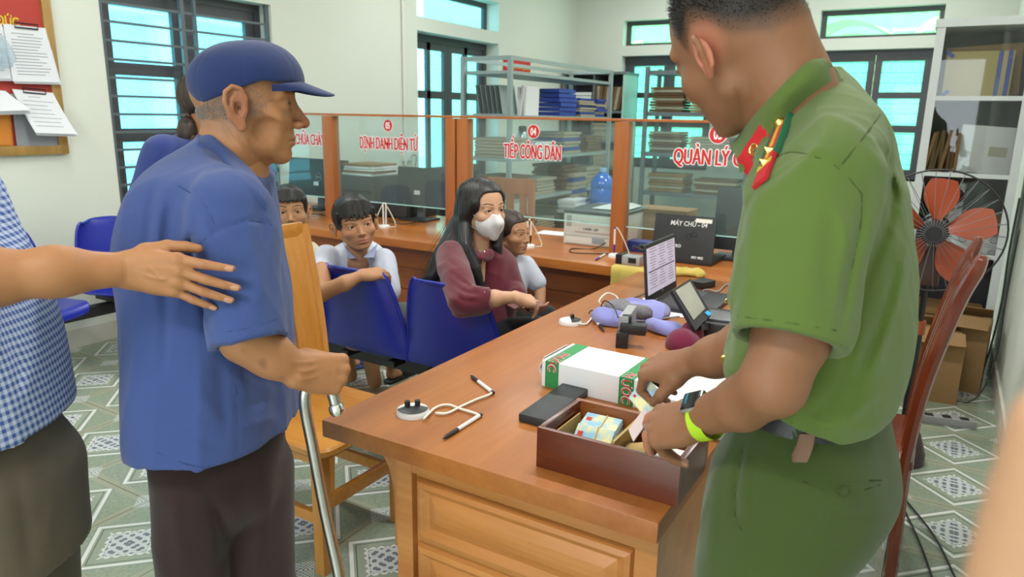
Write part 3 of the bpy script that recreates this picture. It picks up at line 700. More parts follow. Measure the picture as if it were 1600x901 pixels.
def mesh_obj(name, pieces, m, parent, colors=None, label=None, smooth_it=1, attrs=None):
    """pieces: list of SDF or (V,F[,n-gon list]); one mesh object under parent, with optional per-vertex colour function"""
    Vs, Fs, o = [], [], 0
    for p in pieces:
        if isinstance(p, SDF):
            V, F = p.mesh(); V = smooth_mesh(V, F, smooth_it)
            e = np.max([np.linalg.norm(V[F[:, i]]-V[F[:, (i+1) % 4]], axis=1) for i in range(4)], 0); F = F[e > .05*p.v]
            us = np.unique(F); mp_ = np.full(len(V), -1); mp_[us] = np.arange(len(us)); V = V[us]; F = mp_[F].tolist()
        else: V, F = np.array(p[0], float), [list(f) for f in p[1]]
        Vs.append(V); Fs += [[i+o for i in f] for f in F]; o += len(V)
    V = np.concatenate(Vs); me = bpy.data.meshes.new(name); base = np.array(top_of(parent).location) if parent is not None else 0
    nv, nf = len(V), len(Fs); lens = np.array([len(f) for f in Fs]); flat = np.fromiter((i for f in Fs for i in f), np.int32, int(lens.sum()))
    me.vertices.add(nv); me.vertices.foreach_set('co', (V-base).ravel().astype(np.float32)); me.loops.add(len(flat)); me.loops.foreach_set('vertex_index', flat)
    me.polygons.add(nf); me.polygons.foreach_set('loop_start', np.concatenate([[0], np.cumsum(lens)[:-1]]).astype(np.int32)); me.polygons.foreach_set('use_smooth', np.ones(nf, bool))
    me.update(calc_edges=True); me.materials.append(m)
    if colors is not None:
        c_ = np.ones((nv, 4), np.float32); c_[:, :3] = colors(V); at = me.color_attributes.new('Col', 'FLOAT_COLOR', 'POINT'); at.data.foreach_set('color', c_.ravel())
    for an, fn in (attrs or {}).items(): me.attributes.new(an, 'FLOAT', 'POINT').data.foreach_set('value', fn(V).astype(np.float32))
    ob = bpy.data.objects.new(name, me); C.objects.link(ob)
    if parent is not None: ob.parent = parent
    if label: ob['label'] = label
    return ob
def wob(p, seed, freq, n=6):                 # smooth pseudo-noise, ~[-1,1]
    r = np.random.RandomState(seed); out = np.zeros(len(p))
    for i in range(n):
        k = r.normal(size=3); k *= freq*(.6+.8*r.rand())/np.linalg.norm(k); out += np.sin(p@k+r.rand()*6.28)
    return out/n*1.6
def folds(p, seed, freq, st=(1, 1, .35)):
    return -(1-np.abs(np.clip(wob(p*np.array(st), seed, freq, 7)*1.3, -1, 1)))**3
def project(p):
    q = p-CAM; d = q@FW; return np.stack([800+F_PX*(q@RT)/d, 450.5-F_PX*(q@UP)/d], 1), d
def creases(S, items, dep, front=True, band=.022):
    """folds and seams along paths given by their points as seen from the front; amp<0 ridge, >0 furrow (metres); wd in px"""
    idx = np.argwhere(np.abs(S.D) < band); p = S.lo+idx*S.v; u, d = project(p); add = np.zeros(len(p)); fr_ = 1/(1+np.exp((d-dep)/.02)) if front else np.ones(len(p))
    for pts, amp, wd in items:
        pp = spline(np.array(pts, float), 3) if len(pts) > 2 else np.array(pts, float); m = 2.6*wd
        s_ = np.nonzero((u[:, 0] > pp[:, 0].min()-m) & (u[:, 0] < pp[:, 0].max()+m) & (u[:, 1] > pp[:, 1].min()-m) & (u[:, 1] < pp[:, 1].max()+m))[0]
        if not len(s_): continue
        us = u[s_]; out = np.full(len(s_), 1e9)
        for a, b in zip(pp[:-1], pp[1:]):
            ab = b-a; t = np.clip(((us-a)@ab)/(ab@ab+1e-9), 0, 1); q = us-a-t[:, None]*ab; out = np.minimum(out, (q**2).sum(1))
        e = np.minimum(((us-pp[0])**2).sum(1), ((us-pp[-1])**2).sum(1))**.5; L = np.linalg.norm(pp[-1]-pp[0])+1
        add[s_] += amp*np.exp(-out/wd**2)*np.clip(e/(.25*L), .15, 1)*fr_[s_]
    S.D[idx[:, 0], idx[:, 1], idx[:, 2]] += add.astype(np.float32); return S
def stitch_line(S, pts, parent, m, r=.0013, dep=.6, name='seam', lift=.0002):
    """a stitched line lying on a cloth surface"""
    out = []
    for q in spline(np.array(pts, float), 5): ry = ray(*q); out.append(S.cast(CAM+ry*dep, ry, 1.6, lift))
    out = np.array(out); d = np.linalg.norm(out-CAM, axis=1); ok = d < np.median(d)+.15; return obj(name, MB().tube(out[ok], r, 5), m, parent, world=True, angle=0)
def cols(base, *rules):
    """per-vertex albedo: base sRGB hex, rules = (function(V)->weight 0..1, hex)"""
    def f(V):
        c_ = np.tile(np.array(srgb(base)), (len(V), 1))
        for fn, h in rules:
            w_ = np.clip(fn(V), 0, 1)[:, None]; c_ = c_*(1-w_)+np.array(srgb(h))*w_
        return c_
    return f
def near(fr, c_, r, soft=.5):                # weight 1 inside an ellipsoid of the local frame
    c_ = np.array(c_, float); r = np.array(r, float)*np.ones(3)
    def f(V):
        q = fr.loc(V); k = np.sqrt((((q-c_)/r)**2).sum(1)); return np.clip((1+soft-k)/(2*soft), 0, 1)
    return f
def eyeball(name, fr, c_, r, gaze, parent, mats, iris=.47, label=None):
    g = np.array(gaze, float); g /= np.linalg.norm(g); u = np.cross(g, (0, 0, 1)); u /= np.linalg.norm(u); v = np.cross(u, g); mb = MB()
    rings = [0, .07, .14, .21, .29, iris*1.0, iris*1.06, .6, .85, 1.2, 1.6, 2.2, 3.14]; n = 16; vs = []; o = fr.w(c_)-np.array(top_of(parent).location); R_ = r*fr.s
    for a in rings:
        for j in range(n):
            t = 2*math.pi*j/n; vs.append(o+R_*(g*math.cos(a)+(u*math.cos(t)+v*math.sin(t))*max(math.sin(a), 1e-4)))
    for i in range(len(rings)-1):
        mb.mat(2 if rings[i+1] <= .15 else 1 if rings[i+1] <= iris*1.07 else 0)
        mb.add([], [])
        for j in range(n): mb.f.append((i*n+j, i*n+(j+1) % n, (i+1)*n+(j+1) % n, (i+1)*n+j)); mb.mi.append(mb.cur)
    mb.v = [tuple(p) for p in vs]; return obj(name, mb, mats, parent, angle=0)
M_skin = mat('skin', (.6, .4, .3), .52, attr=True, var=(60, .06), bump=(350, .12), spec=.35, sss=.12)
M_eye = [mat('eye_white', (.62, .58, .55), .25), mat('iris_brown', (.035, .02, .012), .15), mat('pupil', (.004, .004, .004), .1)]
M_hair = mat('black_hair', (.012, .011, .011), .42, var=(120, .4), bump=(240, .5), spec=.5)
M_lash = mat('dark_brow_hair', (.02, .015, .013), .7)
def head(S, fr, p=None, neck=None, neck_r=(.055, .058)):
    q = dict(jaw=1.0, cheek=1.0, nose=1.0, lips=1.0, brow=1.0, ear=1.0, slit=1.0, crown=1.0, chin=0.0, earout=.55); q.update(p or {})
    def u(pr, k, mode='u'): S.op(pr, k, mode, fr)
    u(sell((0, -.012, .028), (.0755, .0965, .085*q['crown'])), 0)
    u(sell((0, .020, -.028), (.063*q['jaw'], .066, .088)), .02)
    for s in (-1, 1):
        u(scone((s*.050*q['jaw'], -.004, -.058), (s*.016, .056, -.102), .018, .013), .022)
        u(sell((s*.041, .048, -.030), (.023, .023*q['cheek'], .021)), .022)
        u(scone((s*.048, .062, .020), (s*.012, .078, .016), .0085*q['brow'], .0085*q['brow']), .014)
    u(sell((0, .064, -.103+q['chin']), (.020, .016, .013)), .016)
    u(sell((0, .062, -.070), (.029, .024, .026)), .016)
    for s in (-1, 1):
        u(sell((s*.032, .093, .000), (.018, .015, .011)), .012, 's')
        u(sell((s*.0315, .0665, -.001), (.0168, .0140, .0125)), .006)
    n = q['nose']
    u(scone((0, .079, .006), (0, .100*(.75+.25*n)+.001, -.033), .0075*n, .0105*n), .012)
    u(sell((0, .104*(.82+.18*n), -.037), (.0105*n, .0100*n, .0090*n)), .006)
    for s in (-1, 1):
        u(sell((s*.0130*n, .093*(.88+.12*n), -.0405), (.0080*n, .0095*n, .0075*n)), .005)
        u(sell((s*.0062*n, .101*(.85+.15*n), -.0478), (.0034, .0050, .0030)), .002, 's')
    L = q['lips']
    u(sell((0, .0825, -.0670), (.0215, .0080*L, .0058*L)), .005); u(sell((0, .0815, -.0775), (.0185, .0080*L, .0064*L)), .005)
    u(spoly([(-.025, .074, -.0735), (-.012, .0865, -.0722), (0, .0905, -.0718), (.012, .0865, -.0722), (.025, .074, -.0735)], [.0012, .0020, .0022, .0020, .0012]), .003, 's')
    u(sell((0, .0860, -.0895), (.016, .006, .0045)), .006, 's')
    u(spoly([(0, .0925, -.052), (0, .0905, -.061)], .0016), .004, 's')
    for s in (-1, 1):
        if q['ear']:
            e = q['ear']; f0 = q['earout']
            def E(b, v, o): return (s*(.0725+o+max(b+.012, 0)*f0), -.014-b*e, -.012+v*e)
            u(sell(E(.004, .002, .003), (.0055, .017*e, .028*e)), .006)
            u(spoly([E(-.009, .002, .006), E(-.011, .016, .006), E(-.003, .029, .007), E(.009, .032, .008), E(.019, .023, .009), E(.020, .008, .008), E(.013, -.010, .007), E(.005, -.022, .006)], [.003, .0042, .0045, .0045, .0045, .0042, .004, .0045]), .004)
            u(spoly([E(.003, .020, .005), E(.011, .011, .006), E(.009, -.005, .006), E(.001, -.014, .005)], .0035), .004)
            u(sell(E(-.001, -.026, .005), (.0050, .0085*e, .0095*e)), .005)
            u(sell(E(-.010, -.004, .005), (.0045, .0045, .007)), .004)
            u(sell(E(.001, -.001, .008), (.0065, .0062*e, .0100*e)), .003, 's')
        if q['slit']: u(sell((s*.0315, .086, -.0015), (.0135, .014, .0046*q['slit'])), .0012, 's')
    if neck is not None:
        f2, l2, h2 = scone((0, -.030, -.045), neck, *neck_r); S.op((f2, l2, h2), .03, 'u', fr)
    return S
def head_bits(S, fr, person, gaze, brow=1.0, eyes=True, brow_m=None, lash=.0009, r=.0128):
    if eyes:
        for s in (-1, 1): eyeball('eye', fr, (s*.0315, .0662, -.0015), r, gaze, person, M_eye)
        for s in (-1, 1):
            mb = MB(); pts = []
            for a in np.linspace(-.1, math.pi+.1, 11):
                x, z = s*.0315+.0138*math.cos(a), -.0012+.0050*math.sin(a)
                pts.append(S.cast(fr.w((x, .13, z)), -fr.R[:, 1], .12*fr.s, .0004))
            obj('eyelash', mb.tube(pts, lash*fr.s, 5), M_lash, person, world=True, angle=0)
    if brow:
        rr = random.Random(3)
        for s in (-1, 1):
            mb = MB()
            for i in range(64):
                t = rr.random(); x = .011+.040*t; z = .0225+.0055*math.sin(math.pi*min(1, t*1.15)*.62)-.006*max(0, t-.65)+rr.uniform(-.0028, .0028)*brow*(1-.5*t)
                a = S.cast(fr.w((s*x, .13, z)), -fr.R[:, 1], .14*fr.s, .0003); b = S.cast(fr.w((s*(x+.008), .13, z+.0022-.004*t)), -fr.R[:, 1], .14*fr.s, .0006)
                mb.tube([a, b], [.00095*fr.s, .0003], 4)
            obj('eyebrow', mb, brow_m or M_lash, person, world=True, angle=0)
def lip_rules(fr, hexc, w_=.8): return [(lambda V, a=near(fr, (0, .086, -.0672), (.0215, .012, .0062), .25): a(V)*w_, hexc), (lambda V, a=near(fr, (0, .085, -.0775), (.0185, .012, .0066), .25): a(V)*w_, hexc)]
def hand(S, o, f, d, side, curl, spread=(.10, .02, -.05, -.14), thumb=None, sc=1.0, k=.008, slim=1.0):
    """o wrist, f finger direction, d dorsal direction, side +1 right / -1 left hand; curl: per finger (mcp,pip,dip) bends.
    local axes: x fingers, y thumb side, z dorsal. returns frame and finger joints"""
    f = np.array(f, float); f /= np.linalg.norm(f); d = np.array(d, float); d = d-f*(d@f); d /= np.linalg.norm(d); t = np.cross(d, f)*(1 if side > 0 else -1)
    fr = Fr((0, 0, 0), (0, 1, 0)); fr.R = np.stack([f, t, d], 1); fr.o = np.array(o, float); fr.s = sc
    bases = [(.090, .028, .000), (.094, .009, .002), (.090, -.011, .000), (.081, -.029, -.003)]
    lens = [(.043, .026, .022), (.047, .030, .023), (.043, .028, .022), (.033, .021, .019)]; rad = [(.0092, .0085, .0072), (.0094, .0086, .0074), (.0090, .0082, .0070), (.0080, .0072, .0062)]
    J = []
    def u(p, kk=k, mode='u'): S.op(p, kk, mode, fr)
    for i in range(4):
        u(scone((.002, bases[i][1]*.62, 0), bases[i], .0165*slim, .0115*slim), .014)
    u(sell((.050, -.002, -.004), (.048, .036, .0135)), .012)
    u(sell((.036, .022, -.012), (.032, .016, .014)), .014); u(sell((.040, -.022, -.012), (.036, .014, .012)), .012)
    for i in range(4):
        b = np.array(bases[i]); yaw = spread[i]; ang = 0; pts = [b]
        for L, c_ in zip(lens[i], curl[i]):
            ang += c_; dr = np.array((math.cos(ang)*math.cos(yaw), math.cos(ang)*math.sin(yaw), -math.sin(ang))); pts.append(pts[-1]+dr*L)
        r_ = [x*slim for x in rad[i]]
        u(scone(pts[0], pts[1], r_[0]*1.06, r_[1]*1.02), .006)
        S.op(scone(pts[1], pts[2], r_[1]*1.05, r_[2]*1.02), .0015, 'u', fr); S.op(scone(pts[2], pts[3], r_[2]*1.02, r_[2]*.82), .0015, 'u', fr)
        u(sell(b+(-.001, 0, .006), (.010, .0075, .006)), .006); J.append(pts)
    th = thumb or [(.022, .030, -.012), (.052, .052, -.018), (.082, .060, -.020), (.106, .062, -.020)]
    th = [np.array(p, float) for p in th]
    u(scone((.010, .012, -.006), th[0], .016, .0145*slim), .012); u(scone(th[0], th[1], .0145*slim, .0118*slim), .010); S.op(scone(th[1], th[2], .0115*slim, .0098*slim), .003, 'u', fr); S.op(scone(th[2], th[3], .0100*slim, .0078*slim), .002, 'u', fr)
    J.append(th); return fr, J
def nails(fr, J, person, m, curl_up=None, which=(0, 1, 2, 3, 4), name='fingernail'):
    for i in which:
        a, b = np.array(J[i][-2]), np.array(J[i][-1]); ax = b-a; L = np.linalg.norm(ax); ax = ax/L
        dz = np.array((0, 0, 1.)) if i < 4 else np.array((0, .75, .65)); dz = dz-ax*(dz@ax); dz /= np.linalg.norm(dz); sy = np.cross(dz, ax); r_ = (.0062 if i < 4 else .0078)*(.85 if i == 3 else 1)
        G = []
        for s in np.linspace(0, 1, 5):
            row = []
            for v in np.linspace(-1, 1, 5):
                wd = r_*.82*(.75+.5*s if s < .5 else 1.0*(1-(s-.5)**2*.8)); row.append(fr.w(a+ax*(L*.45+s*L*.62)+sy*wd*v+dz*(r_*(1.03-.35*v*v)-.0006*0+.0004-.0030*max(0, s-.6))))
            G.append(row)
        obj(name, MB().grid(G), m, person, world=True, angle=0)
M_nail = mat('fingernail', srgb('bd8c74'), .35)
def arm(S, pts, rs, k=.02, flat=None):
    for a, b, ra, rb in zip(pts[:-1], pts[1:], rs[:-1], rs[1:]): S.op(scone(a, b, ra, rb, flat), k)
    return S
def hb(fr, lo=-.145):
    return [fr.w((x, y, z)) for x in (-.1, .1) for y in (-.13, .135) for z in (lo, .135)]
def box_of(*pts, m=.06):
    a = np.array(pts, float); return a.min(0)-m, a.max(0)+m
def strands(paths, r=.0008, n=3):
    Vs, Fs = [], []
    mb = MB()
    for p in paths: mb.tube(p, [r*(1-.8*i/(len(p)-1)) for i in range(len(p))], n, cap=False)
    return mb.v, mb.f
# ---------------------------------------------------------------- people
FH = np.array([-math.sin(YAW), math.cos(YAW), 0.0]); RH = np.array([math.cos(YAW), math.sin(YAW), 0.0])
def img_secs(rows, D, ang=YAW, ab=None, ratio=None):
    """torso sections: (py, left px, right px, half depth or None) at depth D -> horizontal superellipses"""
    out = []
    for py, l, r, hd in rows:
        a, b = P(l, py, D), P(r, py, D); c_ = (a+b)/2; out.append((c_[2], c_[0], c_[1], np.linalg.norm(b-a)/2, hd, ang))
    return out
def cloth(name, base, rough=.85, v=.10, wv=420, sheen=.15):
    return mat(name, base, rough, var=(7, v), bump=(wv, .25), sheen=sheen, spec=.2)
def shoe(S, a, dr, L=.25, w_=.045): 
    dr = np.array(dr, float); a = np.array(a, float)
    S.op(scone(a+np.array((0, 0, .035)), a+dr*L*.62+np.array((0, 0, .028)), w_*.85, w_*.9), .02); S.op(scone(a+dr*L*.5+np.array((0, 0, .03)), a+dr*L*.85+np.array((0, 0, .022)), w_*.9, w_*.6), .02)
    S.op(shalf((0, 0, .004), (0, 0, -1)), 0, 'i')
def collar_band(S, skin, top, low, th=.005, nearby=None):
    """collar leaf between two image paths: top lies on the neck, low on the shirt"""
    T, Lw = spline(np.array(top, float), 5), spline(np.array(low, float), 5); G = []
    for a, b in zip(T, Lw):
        row = []
        for t in np.linspace(0, 1, 6):
            q = a*(1-t)+b*t; ry = ray(*q); p1 = S.cast(CAM+ry*.5, ry, 2.5); p2 = skin.cast(CAM+ry*.5, ry, 2.5)
            d = min(np.linalg.norm(p1-CAM), np.linalg.norm(p2-CAM)); row.append(d)
        G.append(row)
    G = np.array(G); ok = np.argwhere(G < 2.2)
    for i, j in np.argwhere(G >= 2.2): k = ok[((ok-(i, j))**2).sum(1).argmin()]; G[i, j] = G[k[0], k[1]]
    for _ in range(6):
        Q = np.pad(G, 1, mode='edge'); G = .5*G+.125*(Q[:-2, 1:-1]+Q[2:, 1:-1]+Q[1:-1, :-2]+Q[1:-1, 2:])
    out = []
    for i, (a, b) in enumerate(zip(T, Lw)):
        row = []
        for j, t in enumerate(np.linspace(0, 1, 6)):
            ry = ray(*(a*(1-t)+b*t)); row.append(CAM+ry/np.linalg.norm(ry)*(G[i, j]-(.008*(1-t)+.002*t)-.012*math.sin(math.pi*min(1, t*1.1))))
        out.append(row)
    return np.array(out)
# ---- the old man
D0 = 1.5; om = thing('person', 'old man in dark blue cap and loose blue short sleeved shirt leaning on a cane', 'person', (*P(340, 600, D0)[:2], 0))
fo = Fr(P(387, 160, D0), RH*.94+FH*.32+np.array((0, 0, -.02)), sc=1.05)
S = SDF(*box_of(P(300, 60, D0), P(500, 330, D0), fo.w((.1, 0, 0)), fo.w((-.1, 0, 0)), P(380, 330, 1.6), P(380, 330, 1.4), m=.05), .0024)
head(S, fo, dict(crown=.96, cheek=.95, nose=1.12, lips=.85, brow=1.25, ear=1.22, slit=.8, earout=.32, jaw=.97), neck=(0, -.062, -.22), neck_r=(.056, .066))
S.op(sell((.058, .034, -.052), (.012, .024, .022)), .02, 's', fo); S.op(sell((-.058, .034, -.052), (.012, .024, .022)), .02, 's', fo)
S.op(scone((.008, .038, -.100), (.006, -.020, -.175), .009, .010), .015, 'u', fo); S.op(scone((.045, -.014, -.080), (.018, -.004, -.2), .012, .012), .02, 'u', fo)
creases(S, [([(344, 191), (372, 224), (394, 246)], .0030, 4), ([(366, 203), (388, 236), (404, 262)], .0035, 4), ([(384, 210), (400, 240), (410, 262)], .0028, 4), ([(356, 196), (380, 232), (400, 258)], -.0025, 4),
                   ([(376, 206), (396, 240), (408, 264)], -.0025, 4), ([(436, 196), (444, 208), (444, 222)], .0022, 2.5), ([(443, 224), (441, 236)], .0015, 2.5), ([(444, 172), (452, 178), (461, 177)], .0016, 2.5), ([(446, 168), (453, 172), (460, 171)], -.0014, 2.5),
                   ([(426, 158), (440, 164)], .0010, 2), ([(424, 165), (438, 168)], .0010, 2), ([(418, 222), (428, 236), (432, 246)], .0016, 4), ([(400, 226), (420, 246), (438, 250)], -.0015, 4)], D0)
S.disp(lambda p: .0006*wob(p, 5, 260))
sh = P(352, 300, 1.33); el = P(383, 528, 1.315); wr = P(462, 580, 1.36)
SA = SDF(*box_of(P(340, 440, 1.32), el, P(520, 610, 1.36), P(500, 540, 1.36), m=.07), .0022)
arm(SA, [P(365, 420, 1.32), el, P(425, 556, 1.34), wr], [.044, .039, .0345, .0255], .035)
fo_h, J = hand(SA, wr+np.array((0, 0, .004)), P(512, 588, 1.40)-wr+np.array((0, 0, .004)), -FH*.93+np.array((0, 0, .45))+RH*.06, 1, [(1.25, 1.25, .7), (1.25, 1.3, .7), (1.2, 1.3, .7), (1.1, 1.3, .7)], spread=(.03, .0, -.03, -.06), thumb=[(.022, .026, -.018), (.050, .034, -.036), (.074, .022, -.052), (.090, .004, -.058)], sc=1.03)
creases(SA, [(q_[0], q_[1], 3) for q_ in (([(452, 566), (478, 566), (500, 563)], -.0016), ([(455, 578), (478, 580), (500, 574)], -.0018), ([(462, 592), (482, 592), (502, 584)], -.0014))], 1.42)
SC_ = SDF(*box_of(P(350, 240, 1.5), P(340, 700, 1.5), m=.16), .012); SC_.op(spoly([P(375, 262, 1.53), P(345, 330, 1.5), P(335, 520, 1.5), P(335, 720, 1.5)], [.06, .085, .085, .09]), .03); SC_.op(scone(P(350, 320, 1.48), P(353, 335, 1.365), .055, .04), .04)
SC_.op(spoly([P(353, 335, 1.365), P(366, 430, 1.325)], [.04, .043]), .03)
grey = near(fo, (0, -.035, -.005), (.085, .075, .07), .25)
mesh_obj('body', [S, SA, SC_], M_skin, om, cols('aa7650', (near(fo, (0, .105, -.038), (.018, .02, .018), .6), 'a0604a'), (near(fo, (.08, -.014, -.01), (.02, .03, .04), .4), 'a5684a'), (lambda V: .5*grey(V), '6a5c50'),
    (lambda V: .35*np.clip(wob(V, 11, 190, 9)-.55, 0, 1)*2, '6e4630'), *lip_rules(fo, '8a5044', .7)))
head_bits(S, fo, om, fo.R[:, 1]+.15*(-FH), brow=1.2, r=.0126)
# grey hair below the cap
def cap_edge(y): return min(.040, .0290+.42*y)
rr = random.Random(4); paths = []
for i in range(4200):
    a = rr.uniform(0, 2*math.pi); y = -.012+.0965*math.cos(a)*1.0; x = .0755*math.sin(a)
    if y > .046: continue
    top = cap_edge(y)+.004; low = -.050 if y < -.035 else (-.030 if y < .012 else -.022+.3*(y-.012)) 
    z = rr.uniform(low, top); c_ = math.sqrt(max(0, 1-((z-.028)/.083)**2)); n_ = fo.R@np.array((math.sin(a), math.cos(a), .1)); p0 = S.cast(fo.w((x*1.25, (y+.012)*1.25-.012, z)), -n_, .12)
    if S.at(p0) > .004: continue
    if np.linalg.norm(fo.loc(p0[None])[0]/np.array((.0755, .0965, .083))-np.array((0, -.012/.0965, .028/.083))) > 1.09: continue
    L = .004+.005*rr.random(); dr = fo.R@np.array((rr.uniform(-.3, .3), -.55 if y > -.06 else -.1, -.8)); dr = dr/np.linalg.norm(dr); paths.append([p0-n_*.001, p0+n_*.0012+dr*L*.5, p0+n_*.0010+dr*L])
M_grey = mat('grey_hair', (.24, .235, .225), .5, var=(300, .6))
mesh_obj('hair', [strands(paths, .00055)], M_grey, om)
# cap
M_cap = cloth('navy_cotton', '1a2a58', .8); SCp = SDF(*box_of(fo.w((.1, .16, .13)), fo.w((-.1, -.12, -.03)), fo.w((-.1, .16, -.03)), fo.w((.1, -.12, .13)), m=.02), .0028)
SCp.op(sell((0, -.004, .034), (.0850, .1060, .0815)), 0, 'u', fo); SCp.op(sell((0, .040, .050), (.070, .064, .058)), .035, 'u', fo)
fcut = (lambda x, y, z: np.minimum(.040, .0290+.42*y)-z, None, None)
f0 = fcut[0]; SCp.op(((lambda x, y, z: f0(x, y, z)), None, None), .002, 'i', fo)
for a in (0, 60, 120):                    # panel seams
    ca, sa = math.cos(math.radians(a+90)), math.sin(math.radians(a+90))
    def seam(p, ca=ca, sa=sa):
        q = ((p-fo.o)@fo.R)/fo.s; d = q[:, 0]*ca+(q[:, 1]+.004)*sa; return .0011*np.exp(-(d/.0016)**2)
    SCp.disp(seam, .012)
SCp.disp(lambda p: .0008*wob(p, 8, 70), .012)
cap = mesh_obj('cap', [SCp], M_cap, om, label='dark blue baseball cap')
G = []
for u in np.linspace(-1, 1, 25):
    row = []
    for v in np.linspace(0, 1, 10):
        x0, y0 = .083*u, -.004+.106*math.sqrt(max(0, 1-.78*u*u)); x1, y1 = .078*u, .040+.128*(1-abs(u)**2.6)**.5
        x, y = x0*(1-v)+x1*v, max(y0, y0*(1-v)+y1*v); z = .0435-.012*u*u-.34*max(0, y-.098)-.10*max(0, y-.098)*0-.010*u*u*v; row.append(fo.w((x, y, z)))
    G.append(row)
obj('cap_brim', MB().grid(G, fo.R[:, 2]*.0035), M_cap, cap, world=True, angle=60)
# shirt
M_oshirt = cloth('blue_shirt_cotton', '37497e', .85, v=.07)
rows = [(214, 318, 412, .070), (228, 300, 416, .095), (248, 272, 420, .145), (275, 247, 414, .190), (310, 226, 417, .205), (350, 214, 421, .212), (400, 212, 429, .215), (470, 216, 441, .212), (560, 221, 446, .214), (620, 225, 450, .219), (657, 232, 452, .221)]
SS = SDF(*box_of(P(200, 205, D0), P(465, 750, D0), P(330, 700, 1.22), P(330, 700, 1.78), P(330, 220, 1.78), m=.05), .0048)
secs = img_secs(rows, D0); SS.op(sloft(secs, 2.25))
nk = P(415, 292, D0)-P(315, 216, D0); SS.op(shalf(P(365, 246, D0), -nk*0+np.array((-nk[2]*RH[0], -nk[2]*RH[1], nk@RH))), .004, 'i')
SS.op(scone(P(345, 328, 1.36), P(358, 338, 1.345), .074, .076), .05)
SS.op(scone(P(250, 330, 1.70), P(262, 520, 1.70), .075, .065), .03)
SS.op(ssleeve(P(360, 334, 1.338), P(391, 534, 1.305), .079, .069), .008)
SS.op(sbox(P(213, 500, 1.60), (.016, .075, .205), .012, np.stack([RH, FH, np.array((0, 0, 1.))], 1)), .006) if False else SS.op(spoly([P(222, 340, 1.58), P(214, 470, 1.58), P(213, 640, 1.58)], [.018, .015, .014]), .004)
FURS = [([(278, 290), (318, 316), (338, 358)], .0035, 3), ([(312, 380), (339, 361), (387, 345), (426, 351)], .0040, 3), ([(247, 268), (233, 330), (230, 420)], .005, 6), ([(262, 285), (246, 350), (240, 480)], -.007, 8),
        ([(276, 300), (262, 360), (258, 480), (256, 600)], .006, 7), ([(292, 330), (284, 390), (276, 500)], -.007, 8), ([(304, 338), (300, 390), (312, 455), (336, 540)], .007, 7), ([(322, 276), (318, 312)], -.003, 6), ([(316, 330), (322, 360), (334, 380)], -.004, 6),
        ([(340, 540), (346, 600), (352, 690)], .004, 10), ([(368, 600), (371, 735)], .0022, 2.2), ([(352, 600), (368, 616)], .002, 3), ([(372, 640), (430, 622)], .003, 6), ([(372, 668), (440, 650)], -.003, 7), ([(260, 640), (320, 690), (360, 700)], .003, 9), ([(300, 600), (340, 660)], -.004, 10),
        ([(340, 522), (390, 514), (441, 497)], .0014, 2), ([(400, 300), (410, 345), (416, 420)], .004, 8), ([(384, 350), (402, 430), (412, 500)], -.004, 12), ([(350, 400), (372, 470), (392, 520)], .003, 10), ([(236, 725), (300, 733), (370, 737), (452, 700)], .0012, 2), ([(370, 560), (400, 590), (448, 600)], .004, 8)]
creases(SS, FURS, 1.5)
SS.disp(lambda p: .003*wob(p*np.array((1, 1, .35)), 21, 30)+.0012*wob(p, 22, 80)+.0045*folds(p, 121, 26, (1, 1, .28))+.002*folds(p, 122, 60, (1, 1, .7)))
shirt = mesh_obj('shirt', [SS], M_oshirt, om, label='loose blue short sleeved shirt')
M_bseam = mat('blue_seam', '2b3a68', .9)
for pts_ in ([(278, 290), (318, 316), (338, 358)], [(312, 380), (339, 361), (387, 345), (424, 351)], [(341, 520), (390, 512), (440, 496)], [(368, 600), (370, 660), (371, 735)], [(232, 700), (300, 727), (372, 728), (446, 690)]): stitch_line(SS, pts_, shirt, M_bseam)
col = collar_band(SS, S, [(312, 212), (328, 211), (348, 226), (372, 246), (394, 268), (409, 286)], [(308, 229), (330, 240), (356, 258), (382, 290), (400, 314), (416, 330)])
obj('collar', MB().grid(col, -RH*0+FH*.004), M_oshirt, shirt, world=True, angle=60)
# trousers and shoes
M_otr = cloth('dark_brown_trousers', '2b1a18', .9, v=.12)
ST = SDF(*box_of(P(240, 600, 1.5), P(470, 600, 1.5), P(300, 700, 1.3), P(300, 700, 1.7), [*P(250, 900, 1.5)[:2], 0], [*P(460, 900, 1.5)[:2], 0], m=.10), .0075)
fl = lambda px, d: np.array([*P(px, 900, d)[:2], .07])
ST.op(spoly([P(348, 640, 1.5), P(350, 700, 1.5), P(350, 745, 1.5)], [.115, .118, .12]), .02)
ST.op(spoly([P(306, 725, 1.42), P(303, 901, 1.44), fl(310, 1.44)], [.084, .068, .058]), .012); ST.op(spoly([P(388, 735, 1.54), P(401, 901, 1.54), fl(406, 1.54)], [.092, .078, .065]), .012)
ST.op(shalf((0, 0, .05), (0, 0, -1)), 0, 'i'); ST.disp(lambda p: .005*folds(p, 131, 26, (1, 1, .4)))
creases(ST, [([(325, 760), (350, 840), (347, 900)], .012, 10), ([(270, 770), (290, 900)], -.005, 12), ([(420, 770), (412, 900)], -.005, 14), ([(385, 760), (380, 880)], .004, 12)], 1.5)
mesh_obj('trousers', [ST], M_otr, om)
M_shoe = mat('dark_sandal', (.03, .025, .02), .6)
for px, d in ((310, 1.44), (410, 1.52)):
    q = fl(px, d); s_ = SDF(q-np.array((.2, .2, .08)), q+np.array((.3, .3, .12)), .008); shoe(s_, np.array((q[0], q[1], 0))-RH*.06, RH); mesh_obj('shoe', [s_], M_shoe, om)
